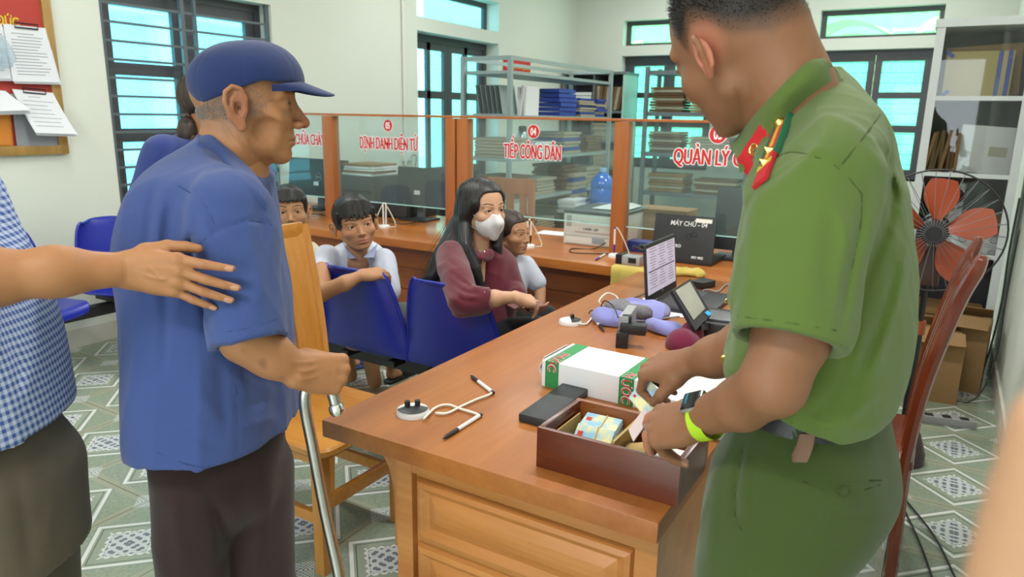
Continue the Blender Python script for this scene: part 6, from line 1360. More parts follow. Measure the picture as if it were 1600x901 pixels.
# card held in the far hand and one under the near hand
qc = [P(982, 621, 1.505), P(1011, 654, 1.49), P(1038, 619, 1.47), P(1009, 586, 1.485)]; cu_ = qc[2]-qc[1]; cv_ = qc[0]-qc[1]; cn_ = np.cross(cu_, cv_); cn_ /= np.linalg.norm(cn_)
hc = solo('identity_card', MB().grid([[qc[1]+cu_*u+cv_*v for u in (0, .5, 1)] for v in (0, .5, 1)], -cn_*.0011), M_cards, 'yellow and blue identity card pinched in the officer\'s far hand', 'card', loc=(qc[0]+qc[2])/2)
m0 = qc[1]+cu_*.22+cv_*.86+(-cn_ if cn_@FH > 0 else cn_)*.0012; obj('printed_mark', MB().box(m0, (.006, .006, .0005), R=np.stack([cu_/np.linalg.norm(cu_), np.cross(cn_, cu_/np.linalg.norm(cu_)), cn_], 1)), M_redp, hc, world=True, smooth=False)
qa, qb = P(990, 690, 1.36), P(1016, 654, 1.38); ax5 = (qb-qa)/np.linalg.norm(qb-qa); nn = np.cross(ax5, FH); nn /= np.linalg.norm(nn); solo('tilted_card', MB().grid([[qa, qb], [qa+FH*.05+nn*.002, qb+FH*.05+nn*.002]], nn*.0015), mat('pinkish_card', 'c9b4b0', .4), 'pale card standing on edge under the officer\'s near fingers', 'card', loc=(qa+qb)/2)
# two white paper cartons with green bands
M_wcart = mat('white_carton', (.80, .80, .82), .55); M_gband = mat('green_print', '2a8a4a', .5); M_rletter = mat('red_letter', 'c43a32', .5)
def carton(label, c, sz, rz, bands, flap=False, ups=(0, 0)):
    t = thing('paper_carton', label, 'carton', c, rz, 'white paper cartons'); X, Y, H = [k/2 for k in sz]
    obj('body', MB().box((0, 0, H), sz, bev=.002), M_wcart, t)
    for bx, up in zip(bands, ups):
        b_ = obj('green_band', MB().span((bx-.021, -Y-.0008, .001), (bx+.021, -Y, 2*H+.0008)).span((bx-.021, -Y, 2*H), (bx+.021, Y, 2*H+.0008)), M_gband, t, smooth=False)
        for nm, off, m_, dz_ in (('letter_backing', .05, M_wcart, .0006), ('lettering', .012, M_rletter, .0012)):
            q1 = text_mb('PHƯỚC', .034, .0004, off*.034, .95, 'LEFT'); V = np.array(q1.v); L = V[:, 0].max(); out = []
            for x, y, z in V:                                    # runs down across the top, then down the front face
                s_ = (L-x)+up; yy = bx+.012-y
                hh = 2*H*.92
                out.append((-(yy-bx)+bx, -Y-.0008-dz_-z*.2, .004+s_) if s_ < hh else (-(yy-bx)+bx, -Y+(s_-hh), 2*H+.0008+dz_+z*.2))
            q1.v = out; obj(nm, q1, m_, b_, smooth=False)
    if flap: obj('flap', MB().grid([[(-X-.0, -Y+.01, .012), (-X-.0, Y-.01, .012)], [(-X-.018, -Y+.012, .045), (-X-.018, Y-.012, .045)], [(-X-.004, -Y+.02, 2*H+.004), (-X-.004, Y-.03, 2*H+.004)]], (.0015, 0, 0)), M_wcart, t)
    return t
carton('white paper carton with two green bands lying behind the wooden box', (-.752, 1.782, DZ), (.300, .185, .076), -.02, (-.118, .105), True, (.043, 0))
carton('second white paper carton with green band partly under the officer\'s far arm', (-.470, 1.742, DZ), (.22, .24, .070), -.10, (.075,), False, (.045,))
solo('black_case', MB().box((-.797, 1.58, DZ+.011), (.080, .27, .022), rz=.02, bev=.006), mat('black_case_skin', (.02, .024, .026), .45, bump=(300, .1)), 'flat black case half hidden under the white carton', 'case')
# laptop facing the officer
M_lap = mat('laptop_black', (.02, .02, .022), .4); M_scr1 = mat('screen_page', 'b9b0c4', .4, emit=.55); M_ink = mat('screen_ink', '5c5670', .5)
lx, ly0, ly1 = -.955, 2.66, 3.02; lp = thing('laptop', 'open black laptop showing a document page to the officer', 'laptop', (lx, (ly0+ly1)/2, DZ)); Lw = ly1-ly0
obj('base', MB().box((.125, 0, .011), (.25, Lw, .018), bev=.004), M_lap, lp); obj('keyboard', MB().span((.03, -Lw/2+.02, .0200), (.15, Lw/2-.02, .0212)), mat('keys_black', (.03, .03, .033), .5, var=(300, .5)), lp, smooth=False)
Rl = roty(math.radians(-6)); hgt = .235
def LP(x, y, z): return Rl@np.array((x, y, z))+np.array((0, 0, .02))
lid = obj('lid', MB().box(LP(-.004, 0, hgt/2), (.009, Lw, hgt), R=Rl, bev=.002), M_lap, lp); scrn = obj('screen', MB().box(LP(.001, 0, hgt*.53), (.001, Lw*.93, hgt*.80), R=Rl), M_scr1, lp, smooth=False)
mb = MB(); r = random.Random(5)
for i in range(15):
    z = hgt*(.90-.048*i); y0 = -Lw*.42
    if i in (8,): mb.box(LP(.0018, 0, z), (.0006, Lw*.86, .005), R=Rl); continue
    for k in range(3): w_ = r.uniform(.03, .09); mb.box(LP(.0018, y0+.05+k*.105, z), (.0005, w_, .0022), R=Rl)
obj('screen_text', mb, M_ink, scrn, smooth=False, kind='stuff'); obj('maker_badge', MB().lathe([(0, .001), (.006, .0008), (.0065, 0)], LP(.001, 0, .022), 14, R=Rl@roty(math.pi/2)), mat('badge_grey', (.25, .25, .27), .3, .6), lid)
# big dark laptop lid with white handwriting, seen from behind, on the counter
a_, b_, c_, d_ = YP(1028, 335, 3.68), YP(1124, 343, 3.68), ZP(1112, 411, DZ+.02), None
bw = b_[0]-a_[0]; xb = c_[0]; yb = c_[1]; bl = thing('large_laptop', 'large dark laptop seen from behind with white handwritten marks on its lid', 'laptop', (xb-bw/2, yb, DZ)); hl = a_[2]-DZ-.01; ln = (3.68-yb)
Rb2 = rotx(-math.atan2(ln, hl)); LL = math.hypot(ln, hl)
def BL(x, y, z): return Rb2@np.array((x, y, z))+np.array((0, 0, .02))
M_lid = mat('lid_charcoal', (.025, .027, .030), .5, var=(40, .2)); M_mark = mat('white_marker', (.75, .76, .76), .6)
obj('base', MB().box((0, .14, .012), (bw, .28, .022), bev=.005), M_lap, bl); big = obj('lid', MB().box(BL(0, .006, LL/2), (bw, .014, LL), R=Rb2, bev=.004), M_lid, bl)
for body, x, z, sz, sl in (('MÁY CHỦ - 04', .02, LL*.76, .034, .12), ('HP1', -.085, LL*.36, .020, .0), ('MKD', -.028, LL*.27, .022, .0), ('M01 M02', .085, LL*.055, .018, 0)):
    q1 = text_mb(body, sz, .0004, .0006, .9); q1.v = [tuple(BL(x+p[0]+p[1]*sl, -.0016-p[2], z+p[1])) for p in q1.v]; obj('handwriting', q1, M_mark, big, smooth=False)
for dx in (-.014, .014): obj('ring_logo', MB().tube([BL(dx+.04+.015*math.cos(t), -.0014, LL*.56+.011*math.sin(t)+dx*.4) for t in np.linspace(0, 2*math.pi, 20, endpoint=False)], .0018, 5, closed=True), M_plk, big)
obj('label', MB().box(BL(bw*.30, -.0015, LL*.90), (.085, .001, .020), R=Rb2), mat('paper_label', (.8, .8, .72), .6), big, smooth=False)
# reader with tilted screen
rc = ZP(1118, 520, DZ); rd = thing('card_reader', 'black card reader with tilted grey screen and keypad in front of the officer', 'reader', rc); z0 = 0
obj('base', MB().box((.02, .02, .03), (.16, .22, .06), rz=.12, bev=.01), M_plk, rd); obj('keypad', MB().box((.0, .0, .064), (.11, .13, .008), rz=.12, bev=.003), mat('keypad_grey', (.10, .10, .11), .4, var=(200, .4)), rd)
t4 = [P(1050, 453, 2.50), P(1079, 435, 2.56), P(1112, 490, 2.46), P(1087, 516, 2.38)]; ub = t4[1]-t4[0]; vb = t4[3]-t4[0]; nb_ = np.cross(ub, vb); nb_ /= np.linalg.norm(nb_); nb_ = nb_ if nb_@FH < 0 else -nb_
hs = obj('screen_housing', MB().grid([[t4[0], t4[1]], [t4[3], t4[2]]], -nb_*.018), M_plk, rd, world=True, smooth=False)
ci = sum(t4)/4; ins = [ci+(p-ci)*k+nb_*.001 for p, k in zip(t4, (.78, .78, .72, .72))]; ins = [p-(t4[3]-t4[0])*.05 for p in ins]; obj('screen', MB().grid([[ins[0], ins[1]], [ins[3], ins[2]]], nb_*.0008), mat('reader_screen', '8d8c80', .3, var=(22, .25), emit=.15), hs, world=True, smooth=False)
lb_ = t4[2]*.86+t4[3]*.14-vb*.06+nb_*.001; obj('blue_sticker', MB().box(lb_, (.018, .004, .018), R=np.stack([ub/np.linalg.norm(ub), nb_, np.cross(ub/np.linalg.norm(ub), nb_)], 1)), mat('blue_sticker', '3aa0d8', .4), hs, world=True, smooth=False)
st_ = (t4[2]+t4[3])/2; obj('hinge', MB().tube([st_-nb_*.01, np.array([st_[0], st_[1], DZ+.05])], .018, 10), M_plk, rd, world=True)
# adapters, reader box, cables, cloths, papers
ac = ZP(972, 541, DZ); t = thing('power_adapter', 'stack of black power adapters on an extension socket in front of the purple towel', 'adapter', ac)
obj('adapter_block', MB().box((0, 0, .026), (.040, .045, .052), rz=.3, bev=.003), M_plk, t); obj('adapter_block', MB().box((.028, .02, .062), (.085, .042, .034), rz=.25, bev=.004), M_plk, t); obj('plug', MB().box((.0, .03, .088), (.032, .03, .026), rz=.3, bev=.005), M_plk, t)
obj('socket_strip', MB().box((-.02, .09, .05), (.032, .16, .10), rz=.2, bev=.004), mat('grey_socket', (.35, .35, .36), .5), t)
solo('small_adapter', MB().box(ZP(1098, 443, DZ+.016), (.07, .10, .032), rz=-.3, bev=.004), M_plk, 'black laptop charger brick lying right of the laptop', 'adapter')
cr = ZP(985, 414, DZ); t = thing('camera_box', 'silver and black box device at the corner of desk and counter', 'device', cr); obj('housing', MB().box((0, .03, .024), (.10, .08, .045), bev=.004), mat('silver_plastic', (.45, .46, .47), .4, .3), t); obj('dark_end', MB().box((-.062, .03, .026), (.035, .085, .05), bev=.004), M_plk, t); obj('port', MB().box((.012, -.0108, .026), (.042, .004, .026)), M_plk, t, smooth=False)
solo('paper_sheet', MB().box(ZP(1052, 480, DZ+.002), (.21, .29, .0015), rz=.5), mat('white_sheet', (.82, .82, .84), .7), 'white sheet of paper lying between the laptop and the reader', 'paper')
solo('paper_sheet', MB().box(ZP(866, 364, DZ+.002), (.21, .15, .0015), rz=.1), MATS['white_sheet'], 'white sheet of paper on the counter left of the printer', 'paper')
def blob(name, label, cat, pts, m, amp=.006, fr=60, seed=1, v=.004, k=.02):
    P_ = [np.array(p[:3], float) for p in pts]; S = SDF(*box_of(*P_, m=max(max(p[3:]) if len(p) > 3 else .03 for p in pts)+.03), v)
    for p in pts: S.op(sell(p[:3], p[3:6]), k)
    S.disp(lambda q: amp*wob(q, seed, fr)+amp*1.3*folds(q, seed+1, fr*.9, (1, 1, .6))); S.op(shalf((0, 0, DZ+.0015), (0, 0, -1)), 0, 'i')
    o = mesh_obj(name, [S], m, None); b0 = np.array([*sum(P_)[:2]/len(P_), DZ]); o.data.transform(Matrix.Translation(Vector(-b0))); o.location = tuple(b0); return tag(o, label, cat)
M_lav = cloth('lavender_towel', '8a8ccc', .95, v=.06, wv=260, sheen=.4); z3 = DZ+.02
blob('towel', 'crumpled lavender towel on the desk between pen stand and laptop', 'towel', [(*ZP(952, 498, z3), .06, .05, .035), (*ZP(985, 488, z3), .08, .07, .045), (*ZP(1015, 490, z3), .07, .09, .035), (*ZP(1040, 512, z3), .06, .035, .02)], M_lav, .010, 50, 3)
blob('patterned_pouch', 'small grey patterned pouch lying on the lavender towel', 'pouch', [(*ZP(965, 480, z3+.03), .05, .04, .026), (*ZP(1000, 486, z3+.032), .045, .03, .024)], mat('grey_pattern', '77757a', .8, var=(160, .6)), .005, 70, 7)
blob('maroon_cap', 'folded maroon cloth cap lying behind the second carton', 'cap', [(*ZP(1068, 538, DZ+.01), .06, .06, .05), (*ZP(1080, 528, DZ+.01), .04, .05, .06)], cloth('maroon_felt', '6a1838', .9), .003, 40, 9)
blob('yellow_cloth', 'crumpled pale yellow cloth on the desk under the big laptop', 'cloth', [(*ZP(1060, 424, DZ+.015), .06, .04, .022), (*ZP(1085, 426, DZ+.015), .05, .035, .022), (*ZP(1035, 422, DZ+.012), .05, .03, .016)], cloth('yellow_cotton', 'c8b25a', .95), .006, 60, 12)
G = []
for i in range(12):
    s_ = i/11; row = []
    for j in range(9):
        u = j/8; x = -1.40+.20*u; y = 3.40-.07*min(1, s_*3); z = DZ+.006 if s_ < .3 else DZ+.006-(s_-.3)*.28
        row.append((x+.01*math.sin(9*u+3*s_), y-.012-.008*math.sin(14*u)*(s_ > .25), z))
    G.append(row)
solo('draped_cloth', MB().grid(G, (0, -.006, .004)), MATS['yellow_cotton'], 'yellow striped cloth draped over the inner counter corner', 'cloth', angle=60)
solo('charger_cable', MB().tube(spline([q(944, 478, DZ+.04), q(936, 470, DZ+.06), q(948, 458, DZ+.08), q(962, 462, DZ+.07), q(968, 472, DZ+.05)], 6), .003, 6), M_cord, 'thin white cable looping up from the lavender towel', 'cable', angle=0)
solo('charger_cable', MB().tube(spline([q(920, 490), q(924, 485, DZ+.02), q(936, 485, DZ+.03), q(944, 470, DZ+.08), q(958, 478, DZ+.07), q(966, 496, DZ+.09)], 6), .0025, 6), M_plk, 'black charger cable arching over the pouch', 'cable', angle=0)
solo('charger_cable', MB().tube(spline([q(985, 500, DZ+.05), q(1015, 501, DZ+.02), q(1045, 496, DZ+.02), q(1062, 494, DZ+.03)], 6), .003, 6), mat('grey_cable', (.3, .3, .31), .5), 'grey cable running from the adapters to the reader', 'cable', angle=0)
solo('charger_cable', MB().tube(spline([q(1090, 458), q(1105, 452), q(1122, 455), q(1135, 444), q(1150, 450)], 6), .003, 6), MATS['grey_cable'], 'tangled grey cable beside the charger brick', 'cable', angle=0)
solo('charger_cable', MB().tube(spline([q(1012, 455), q(1000, 462, DZ+.01), q(990, 466), q(996, 474), q(1012, 470)], 6), .0025, 6), M_plk, 'short black cable curling left of the laptop', 'cable', angle=0)
# ---------------------------------------------------------------- behind the counter
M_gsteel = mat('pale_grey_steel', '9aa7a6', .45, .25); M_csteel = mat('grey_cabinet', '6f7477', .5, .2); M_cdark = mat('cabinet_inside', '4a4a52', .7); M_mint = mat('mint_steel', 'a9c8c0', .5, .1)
M_paper = mat('old_paper', 'a39a86', .9, var=(60, .15)); M_brown = mat('brown_folder', '6b5236', .9, var=(40, .2)); M_bluef = mat('blue_folder', '2b3f9a', .5); M_wpap = mat('white_paper', (.74, .75, .76), .85); M_cart = mat('carton_brown', '8f6f48', .9, var=(20, .08))
def unit(label, base, sx, sy, H, shelves, post=.04, m=None, name='metal_rack', plate=.025, rails=True):
    m = m or M_gsteel; t = thing(name, label, 'rack', base); x, y = sx/2, sy/2
    for i in (-1, 1):
        for j in (-1, 1): obj('post', MB().span((i*x-post/2, j*y-post/2, 0), (i*x+post/2, j*y+post/2, H)), m, t, smooth=False)
    for z in shelves: obj('shelf', MB().span((-x, -y, z-plate), (x, y, z)), m, t, smooth=False)
    if rails:
        obj('top_rail', MB().span((-x, -y-.012, H-.03), (x, -y+.012, H)).span((-x, y-.012, H-.03), (x, y+.012, H)).span((-x-.012, -y, H-.03), (-x+.012, y, H)).span((x-.012, -y, H-.03), (x+.012, y, H)), m, t, smooth=False)
    return t
seedn = [0]
def stack(name, label, cat, c, sz, n, m, group, rz=0.0, vert=False, jit=.012, m2=None):
    """pile (or upright row) of n folders, each a part"""
    seedn[0] += 1; r = random.Random(seedn[0]); t = thing(name, label, cat, c, rz, group)
    for i in range(n):
        mm = (m2 if (m2 and i % 3 == 1) else m)
        if vert: w_ = sz[0]/n; obj('folder', MB().box((-sz[0]/2+w_*(i+.5), r.uniform(-jit, jit), sz[2]/2*r.uniform(.9, 1)), (w_*.86, sz[1], sz[2]*r.uniform(.88, 1)), R=roty(r.uniform(-.03, .16))), mm, t, smooth=False)
        else: h = sz[2]/n; obj('folder', MB().box((r.uniform(-jit, jit), r.uniform(-jit, jit), h*(i+.5)), (sz[0]*r.uniform(.93, 1), sz[1]*r.uniform(.93, 1), h*.84), rz=r.uniform(-.04, .04)), mm, t, smooth=False)
    return t
# open rack standing across the room
A, B, Cc = YP(724, 90, 5.0), YP(798, 86, 5.0), None
rx0, rx1, ry0, ry1, rh = A[0], B[0], 5.0, 6.95, 1.95
unit('tall grey open metal rack with blue folders behind the number 04 screen', ((rx0+rx1)/2, (ry0+ry1)/2, 0), rx1-rx0, ry1-ry0, rh, [.12, .48, .82, 1.16, 1.50, 1.84], .034)
xm = (rx0+rx1)/2
g = 'folders on the open rack'
stack('blue_folder_stack', 'stack of royal blue folders on the open rack, nearer the camera of two', 'folders', (xm+.06, 6.05, 1.50), (.30, .34, .24), 6, M_bluef, g, m2=M_bluef)
stack('document_stack', 'pile of white papers with blue covers on the rack right of the blue folders', 'folders', (xm+.04, 6.48, 1.50), (.32, .36, .17), 8, M_paper, g, m2=M_bluef)
stack('document_stack', 'pile of blue bound papers at the far end of the open rack', 'folders', (xm+.05, 6.80, 1.50), (.30, .22, .17), 7, M_bluef, g, m2=M_paper)
t = thing('file_rack', 'grey slatted magazine file standing at the near left of the open rack', 'file holder', (xm-.05, 5.25, 1.50), 0); 
for i in range(6): obj('divider', MB().box((-.12+.045*i, 0, .12), (.004, .24, .24), R=roty(-.18)), M_gsteel, t, smooth=False)
obj('tray', MB().box((-.01, 0, .005), (.30, .25, .01)), M_gsteel, t, smooth=False)
stack('white_paper_row', 'upright white sheets beside the magazine file on the open rack', 'papers', (xm+.13, 5.45, 1.50), (.08, .22, .25), 3, M_wpap, g, vert=True)
for i, (y, n, m_, h, lab) in enumerate(((5.25, 6, M_paper, .16, 'near'), (5.75, 5, M_wpap, .12, 'second'), (6.25, 7, M_paper, .20, 'third'), (6.75, 5, M_brown, .16, 'far'))):
    stack('document_stack', 'pile of papers on the rack shelf just below the blue folders, %s from the counter' % lab, 'folders', (xm, y, 1.16), (.34, .36, h), n, m_, g, m2=M_bluef if i == 2 else None)
    stack('document_stack', 'pile of papers on the rack shelf at desk height, %s from the counter' % lab, 'folders', (xm, y, .82), (.34, .36, h*1.2), n, M_paper if i % 2 else M_brown, g)
    stack('document_stack', 'pile of papers low on the open rack, %s from the counter' % lab, 'folders', (xm, y, .48), (.34, .36, h), n, M_paper, g)
fl_t = thing('thermos', 'steel thermos flask standing on the rack behind the number 04 screen', 'flask', (xm+.05, 5.50, 1.16)); obj('body', MB().lathe([(0, 0), (.05, 0), (.05, .18), (.035, .21)], n=16), mat('flask_steel', (.5, .55, .58), .3, .8), fl_t); obj('cap', MB().lathe([(.036, .205), (.036, .25), (0, .255)], n=16), M_plk, fl_t)
# grey steel cabinet in the back corner
gx0, gx1, gy0, gy1, gh = -4.62, -3.72, 9.02, 9.48, 2.07
t = thing('steel_cabinet', 'open fronted grey steel cabinet in the back corner', 'cabinet', ((gx0+gx1)/2, (gy0+gy1)/2, 0)); cxm, cym = (gx0+gx1)/2, (gy0+gy1)/2; Q = lambda mb: mb.xf(t=(-cxm, -cym, 0))
for x in (gx0, gx1-.03): obj('side_panel', Q(MB().span((x, gy0, 0), (x+.03, gy1, gh))), M_mint if x > gx0 else M_csteel, t, smooth=False)
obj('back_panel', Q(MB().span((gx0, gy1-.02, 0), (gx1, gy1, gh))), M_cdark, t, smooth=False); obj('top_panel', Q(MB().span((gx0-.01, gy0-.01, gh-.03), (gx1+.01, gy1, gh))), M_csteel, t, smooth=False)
obj('divider', Q(MB().span((gx0+.44, gy0+.02, .05), (gx0+.46, gy1-.02, gh-.03))), M_csteel, t, smooth=False)
for z in (.45, .85, 1.20, 1.58): obj('shelf', Q(MB().span((gx0+.03, gy0, z-.03), (gx1-.03, gy1-.02, z))), M_csteel, t, smooth=False)
stack('folder_row', 'row of leaning brown folders on the upper shelf of the grey steel cabinet', 'folders', (gx1-.26, 9.2, 1.58), (.40, .26, .33), 9, M_brown, 'folders in the steel cabinet', vert=True, m2=M_paper)
for z, lb in ((1.20, 'middle'), (.85, 'lower')): stack('folder_pile', 'flat grey document pile on the %s shelf of the steel cabinet' % lb, 'folders', (gx1-.25, 9.2, z), (.38, .3, .22), 8, M_paper, 'folders in the steel cabinet')
stack('folder_pile', 'white papers on the upper left shelf of the steel cabinet', 'folders', (gx0+.25, 9.22, 1.58), (.34, .3, .24), 5, M_wpap, 'folders in the steel cabinet')
# rack by the back window
unit('grey slotted metal rack with old paper bundles in front of the back window', (-2.62, 8.78, 0), 1.26, .42, 2.09, [.15, .62, 1.09, 1.57, 2.05], .045, M_csteel, plate=.05, rails=False)
g = 'paper bundles on the window rack'
for (x, z, sz, n, m_, lb) in ((-3.0, 1.57, (.42, .36, .29), 9, M_brown, 'dark brown paper bundle at the left end of the top shelf by the window'), (-2.5, 1.57, (.44, .36, .18), 6, M_cart, 'lighter paper bundle beside the dark one on the window rack'),
    (-3.0, 1.09, (.40, .36, .25), 8, M_brown, 'tied bundle on the window rack below the dark brown one'), (-2.45, 1.09, (.50, .36, .20), 6, M_paper, 'loose grey papers on the middle shelf of the window rack'), (-2.0, 1.09, (.25, .36, .22), 6, M_brown, 'small bundle on the middle shelf of the window rack, right end'),
    (-2.95, .62, (.46, .36, .22), 6, M_cart, 'carton coloured pile on the lower left shelf of the window rack'), (-2.35, .62, (.5, .36, .18), 6, M_brown, 'brown pile on the lower right shelf of the window rack')):
    stack('paper_bundle', lb, 'paper bundle', (x, 8.76, z), sz, n, m_, g, m2=M_paper)
# low table with paper piles and a water bottle
tb = thing('side_table', 'low table loaded with paper piles behind the printer', 'table', (-2.52, 6.25, 0)); obj('table_top', MB().box((0, 0, .62), (.86, .60, .03)), M_csteel, tb, smooth=False)
for i in (-1, 1):
    for j in (-1, 1): obj('leg', MB().box((i*.40, j*.27, .30), (.04, .04, .60)), M_csteel, tb, smooth=False)
g = 'paper piles on the side table'
wbp = YP(941, 296, 6.25); M_bot = mat('blue_bottle', (.03, .16, .60), .12, coat=.3, spec=.6); t = thing('water_bottle', 'large blue water bottle standing upside right among paper piles', 'bottle', (wbp[0], 6.25, .635))
t['label'] = 'large translucent blue water bottle standing among the paper piles'
zb = max(0.0, wbp[2]-.635)
obj('body', MB().lathe([(r_*.83, z_*.83) for r_, z_ in ((0, 0), (.125, 0), (.135, .02), (.135, .10), (.128, .12), (.135, .14), (.135, .24), (.128, .26), (.135, .28), (.132, .33), (.09, .40), (.045, .43), (.04, .46), (0, .46))], n=28), M_bot, t); obj('cap', MB().lathe([(.036, .37), (.036, .405), (0, .407)], n=18), mat('bottle_cap', (.3, .5, .75), .4), t)
for (px, py, w_, h, m_, m2, lb) in ((880, 300, .42, .34, M_paper, M_bluef, 'tall paper pile with blue spines left of the blue water bottle'), (850, 305, .36, .24, M_paper, None, 'lower paper pile further left on the side table'), (905, 312, .30, .12, M_wpap, None, 'loose white papers in front of the water bottle')):
    c = YP(px, py, 6.2); stack('paper_pile', lb, 'paper pile', (c[0], 6.30 if h > .2 else 6.08, .635), (w_*.62, .30, h), 9, m_, g, m2=m2)
# printer
pr0, pr1, pz = ZP(880, 380, DZ), ZP(1012, 372, DZ), YP(882, 327, 3.83)[2]
pt = thing('printer', 'beige laser printer with paper on top behind the screen post', 'printer', (-1.745, 4.06, DZ)); h = pz-DZ; M_bei = mat('printer_beige', (.66, .66, .62), .45); M_pdk = mat('printer_dark', (.07, .075, .08), .4)
obj('body', MB().box((0, 0, h*.46), (.36, .46, h*.92), bev=.008), M_bei, pt); obj('top_lid', MB().box((0, 0, h*.95), (.365, .465, h*.09), bev=.006), M_pdk, pt); obj('front_door', MB().box((.03, -.232, h*.62), (.27, .008, h*.45), bev=.003), M_bei, pt); obj('tray', MB().box((.0, -.232, h*.16), (.33, .010, h*.24), bev=.003), M_bei, pt)
obj('handle', MB().box((.05, -.239, h*.18), (.075, .006, h*.16), bev=.002), mat('handle_grey', (.3, .32, .35), .4), pt); obj('vents', MB().box((-.145, -.232, h*.70), (.03, .004, h*.3)), mat('vent_grey', (.4, .4, .39), .6), pt, smooth=False)
for body, x, z, sz in (('PRINTER', -.04, h*.66, .020), ('LASER  LBP', .0, h*.46, .020)):
    q1 = text_mb('Canon' if z > h*.6 else body, sz, .0005, .0004); q1.v = [(x+p[0], -.2367-p[2], z+p[1]) for p in q1.v]; obj('lettering', q1, M_pdk, pt, smooth=False)
obj('yellow_sticker', MB().box((.181, -.03, h*.55), (.002, .03, .04)), mat('yellow_note', (.8, .7, .2), .6), pt, smooth=False)
G = [[(-1.80+.21*u, 3.95+.28*v, pz+.004+.016*math.sin(3*u)*v) for u in np.linspace(0, 1, 5)] for v in np.linspace(0, 1, 5)]
solo('printed_sheet', MB().grid(G, (0, 0, .003)), M_wpap, 'white paper lying on top of the printer', 'paper')
solo('printer_cable', MB().tube(spline([ZP(958, 370, DZ+.06), ZP(930, 388, DZ+.004), ZP(895, 388, DZ+.004), ZP(893, 394, DZ+.004), ZP(930, 396, DZ+.004), ZP(955, 396, DZ+.004)], 6), .003, 6), M_plk, 'black cable looped on the counter in front of the printer', 'cable', angle=0)
# monitors seen from behind, boxes under the screens
M_mon = mat('monitor_black', (.030, .031, .034), .45, var=(25, .1))
def monitor(label, a, b, bot, y, logo=False, sticker=False, wid=None, tilt=.10, rz=0.0):
    A, B, K0 = YP(*a, y), YP(*b, y), YP(*bot, y); wd = np.linalg.norm(B-A); hh = (A[2]+B[2])/2-K0[2]; c = (A+B)/2
    t = thing('monitor', label, 'monitor', (c[0], y, DZ), rz); z0 = K0[2]-DZ; pn = obj('panel', MB().box((0, 0, z0+hh/2), (wd, .03, hh), R=rotx(-tilt), bev=.006), M_mon, t)
    obj('stand', MB().box((.0, .03, z0*.5+.04), (.06, .02, z0+.12), R=rotx(-.12), bev=.003), mat('stand_grey', (.12, .13, .14), .4) if 'stand_grey' not in MATS else MATS['stand_grey'], t); obj('foot', MB().box((0, 0, .008), (.24, .18, .014), bev=.004), M_mon, t)
    if logo:
        obj('logo_ring', MB().tube([(.03*math.cos(q)+.03, -.024, z0+hh*.52+.03*math.sin(q)) for q in np.linspace(0, 2*math.pi, 22, endpoint=False)], .002, 5, closed=True), MATS['grey_cable'], pn); q1 = text_mb('DELL', .02, .0005, .0006); q1.v = [(p[0]+.03, -.0245-p[2], z0+hh*.52-.007+p[1]) for p in q1.v]; obj('logo', q1, MATS['grey_cable'], pn, smooth=False)
    if sticker: obj('label_sticker', MB().box((.0, -.021, z0+hh*.34), (.05, .004, .03), R=rotx(-tilt)), M_wpap, pn, smooth=False)
    return t
monitor('black monitor with round badge seen from behind at the left end of the counter', (452, 245), (541, 251), (500, 306), 4.1, logo=True, sticker=True, rz=.0)
monitor('black monitor with white sticker seen from behind below number 05', (622, 260), (687, 263), (655, 320), 4.08, sticker=True)
monitor('black monitor seen from behind at the right end, partly hidden by the officer', (1122, 292), (1200, 297), (1140, 390), 3.95)
cbx = YP(588, 318, 4.22); t = thing('dark_printer', 'dark grey office machine with papers on top between the two monitors', 'printer', (cbx[0], 4.15, DZ)); hz = YP(588, 273, 4.15)[2]-DZ; obj('body', MB().box((0, .0, hz*.5), (.40, .34, hz), bev=.01), mat('dark_machine', (.05, .05, .052), .5), t); obj('tray_slot', MB().box((0, -.172, hz*.62), (.34, .006, .02)), M_plk, t, smooth=False); obj('name_plate', MB().box((.02, -.172, hz*.12), (.2, .004, .045)), M_wpap, t, smooth=False)
stack('paper_heap', 'white papers heaped on the dark office machine', 'papers', (cbx[0]+.02, 4.15, DZ+hz), (.30, .28, .085), 5, M_wpap, None or 'papers on the office machine', m2=M_cart)
t = thing('computer_tower', 'black computer tower lying under the number 05 screen', 'computer', (cbx[0]+.30, 4.2, DZ)); obj('case', MB().box((0, 0, .055), (.34, .32, .11), bev=.006), M_plk, t); obj('front_panel', MB().box((0, -.163, .055), (.30, .006, .08)), mat('panel_dark', (.04, .04, .045), .3), t, smooth=False)
t = thing('binder', 'upright black binder with white label beside the left monitor', 'binder', (YP(452, 300, 4.25)[0], 4.25, DZ), 0); obj('cover', MB().box((0, 0, .15), (.07, .24, .30), bev=.004), M_plk, t); obj('spine_label', MB().box((0, -.121, .2), (.045, .002, .12)), M_wpap, t, smooth=False)
t = thing('binder', 'black binder with grey label further left beside the left monitor', 'binder', (YP(437, 300, 4.25)[0], 4.25, DZ), 0); obj('cover', MB().box((0, 0, .145), (.07, .24, .29), bev=.004), M_plk, t); obj('spine_label', MB().box((0, -.121, .2), (.045, .002, .07)), MATS['grey_cable'], t, smooth=False)
for i, pts in enumerate(([(470, 338), (490, 334), (515, 338), (540, 345)], [(465, 330), (488, 338), (505, 332), (530, 336)], [(608, 345), (630, 350), (655, 344), (662, 330)], [(604, 338), (612, 322), (622, 312), (630, 306)])):
    solo('data_cable', MB().tube(spline([ZP(x, y, DZ+.01+.03*(k % 2)) for k, (x, y) in enumerate(pts)], 6), .0035, 6), [M_plk, MATS['grey_cable'], M_plk, M_prp][i], ['black cable on the counter under the left monitor', 'grey cable crossing the counter behind the boys', 'black cable under the middle monitor', 'violet cable rising behind the pen stand below number 05'][i], 'cable', angle=0)
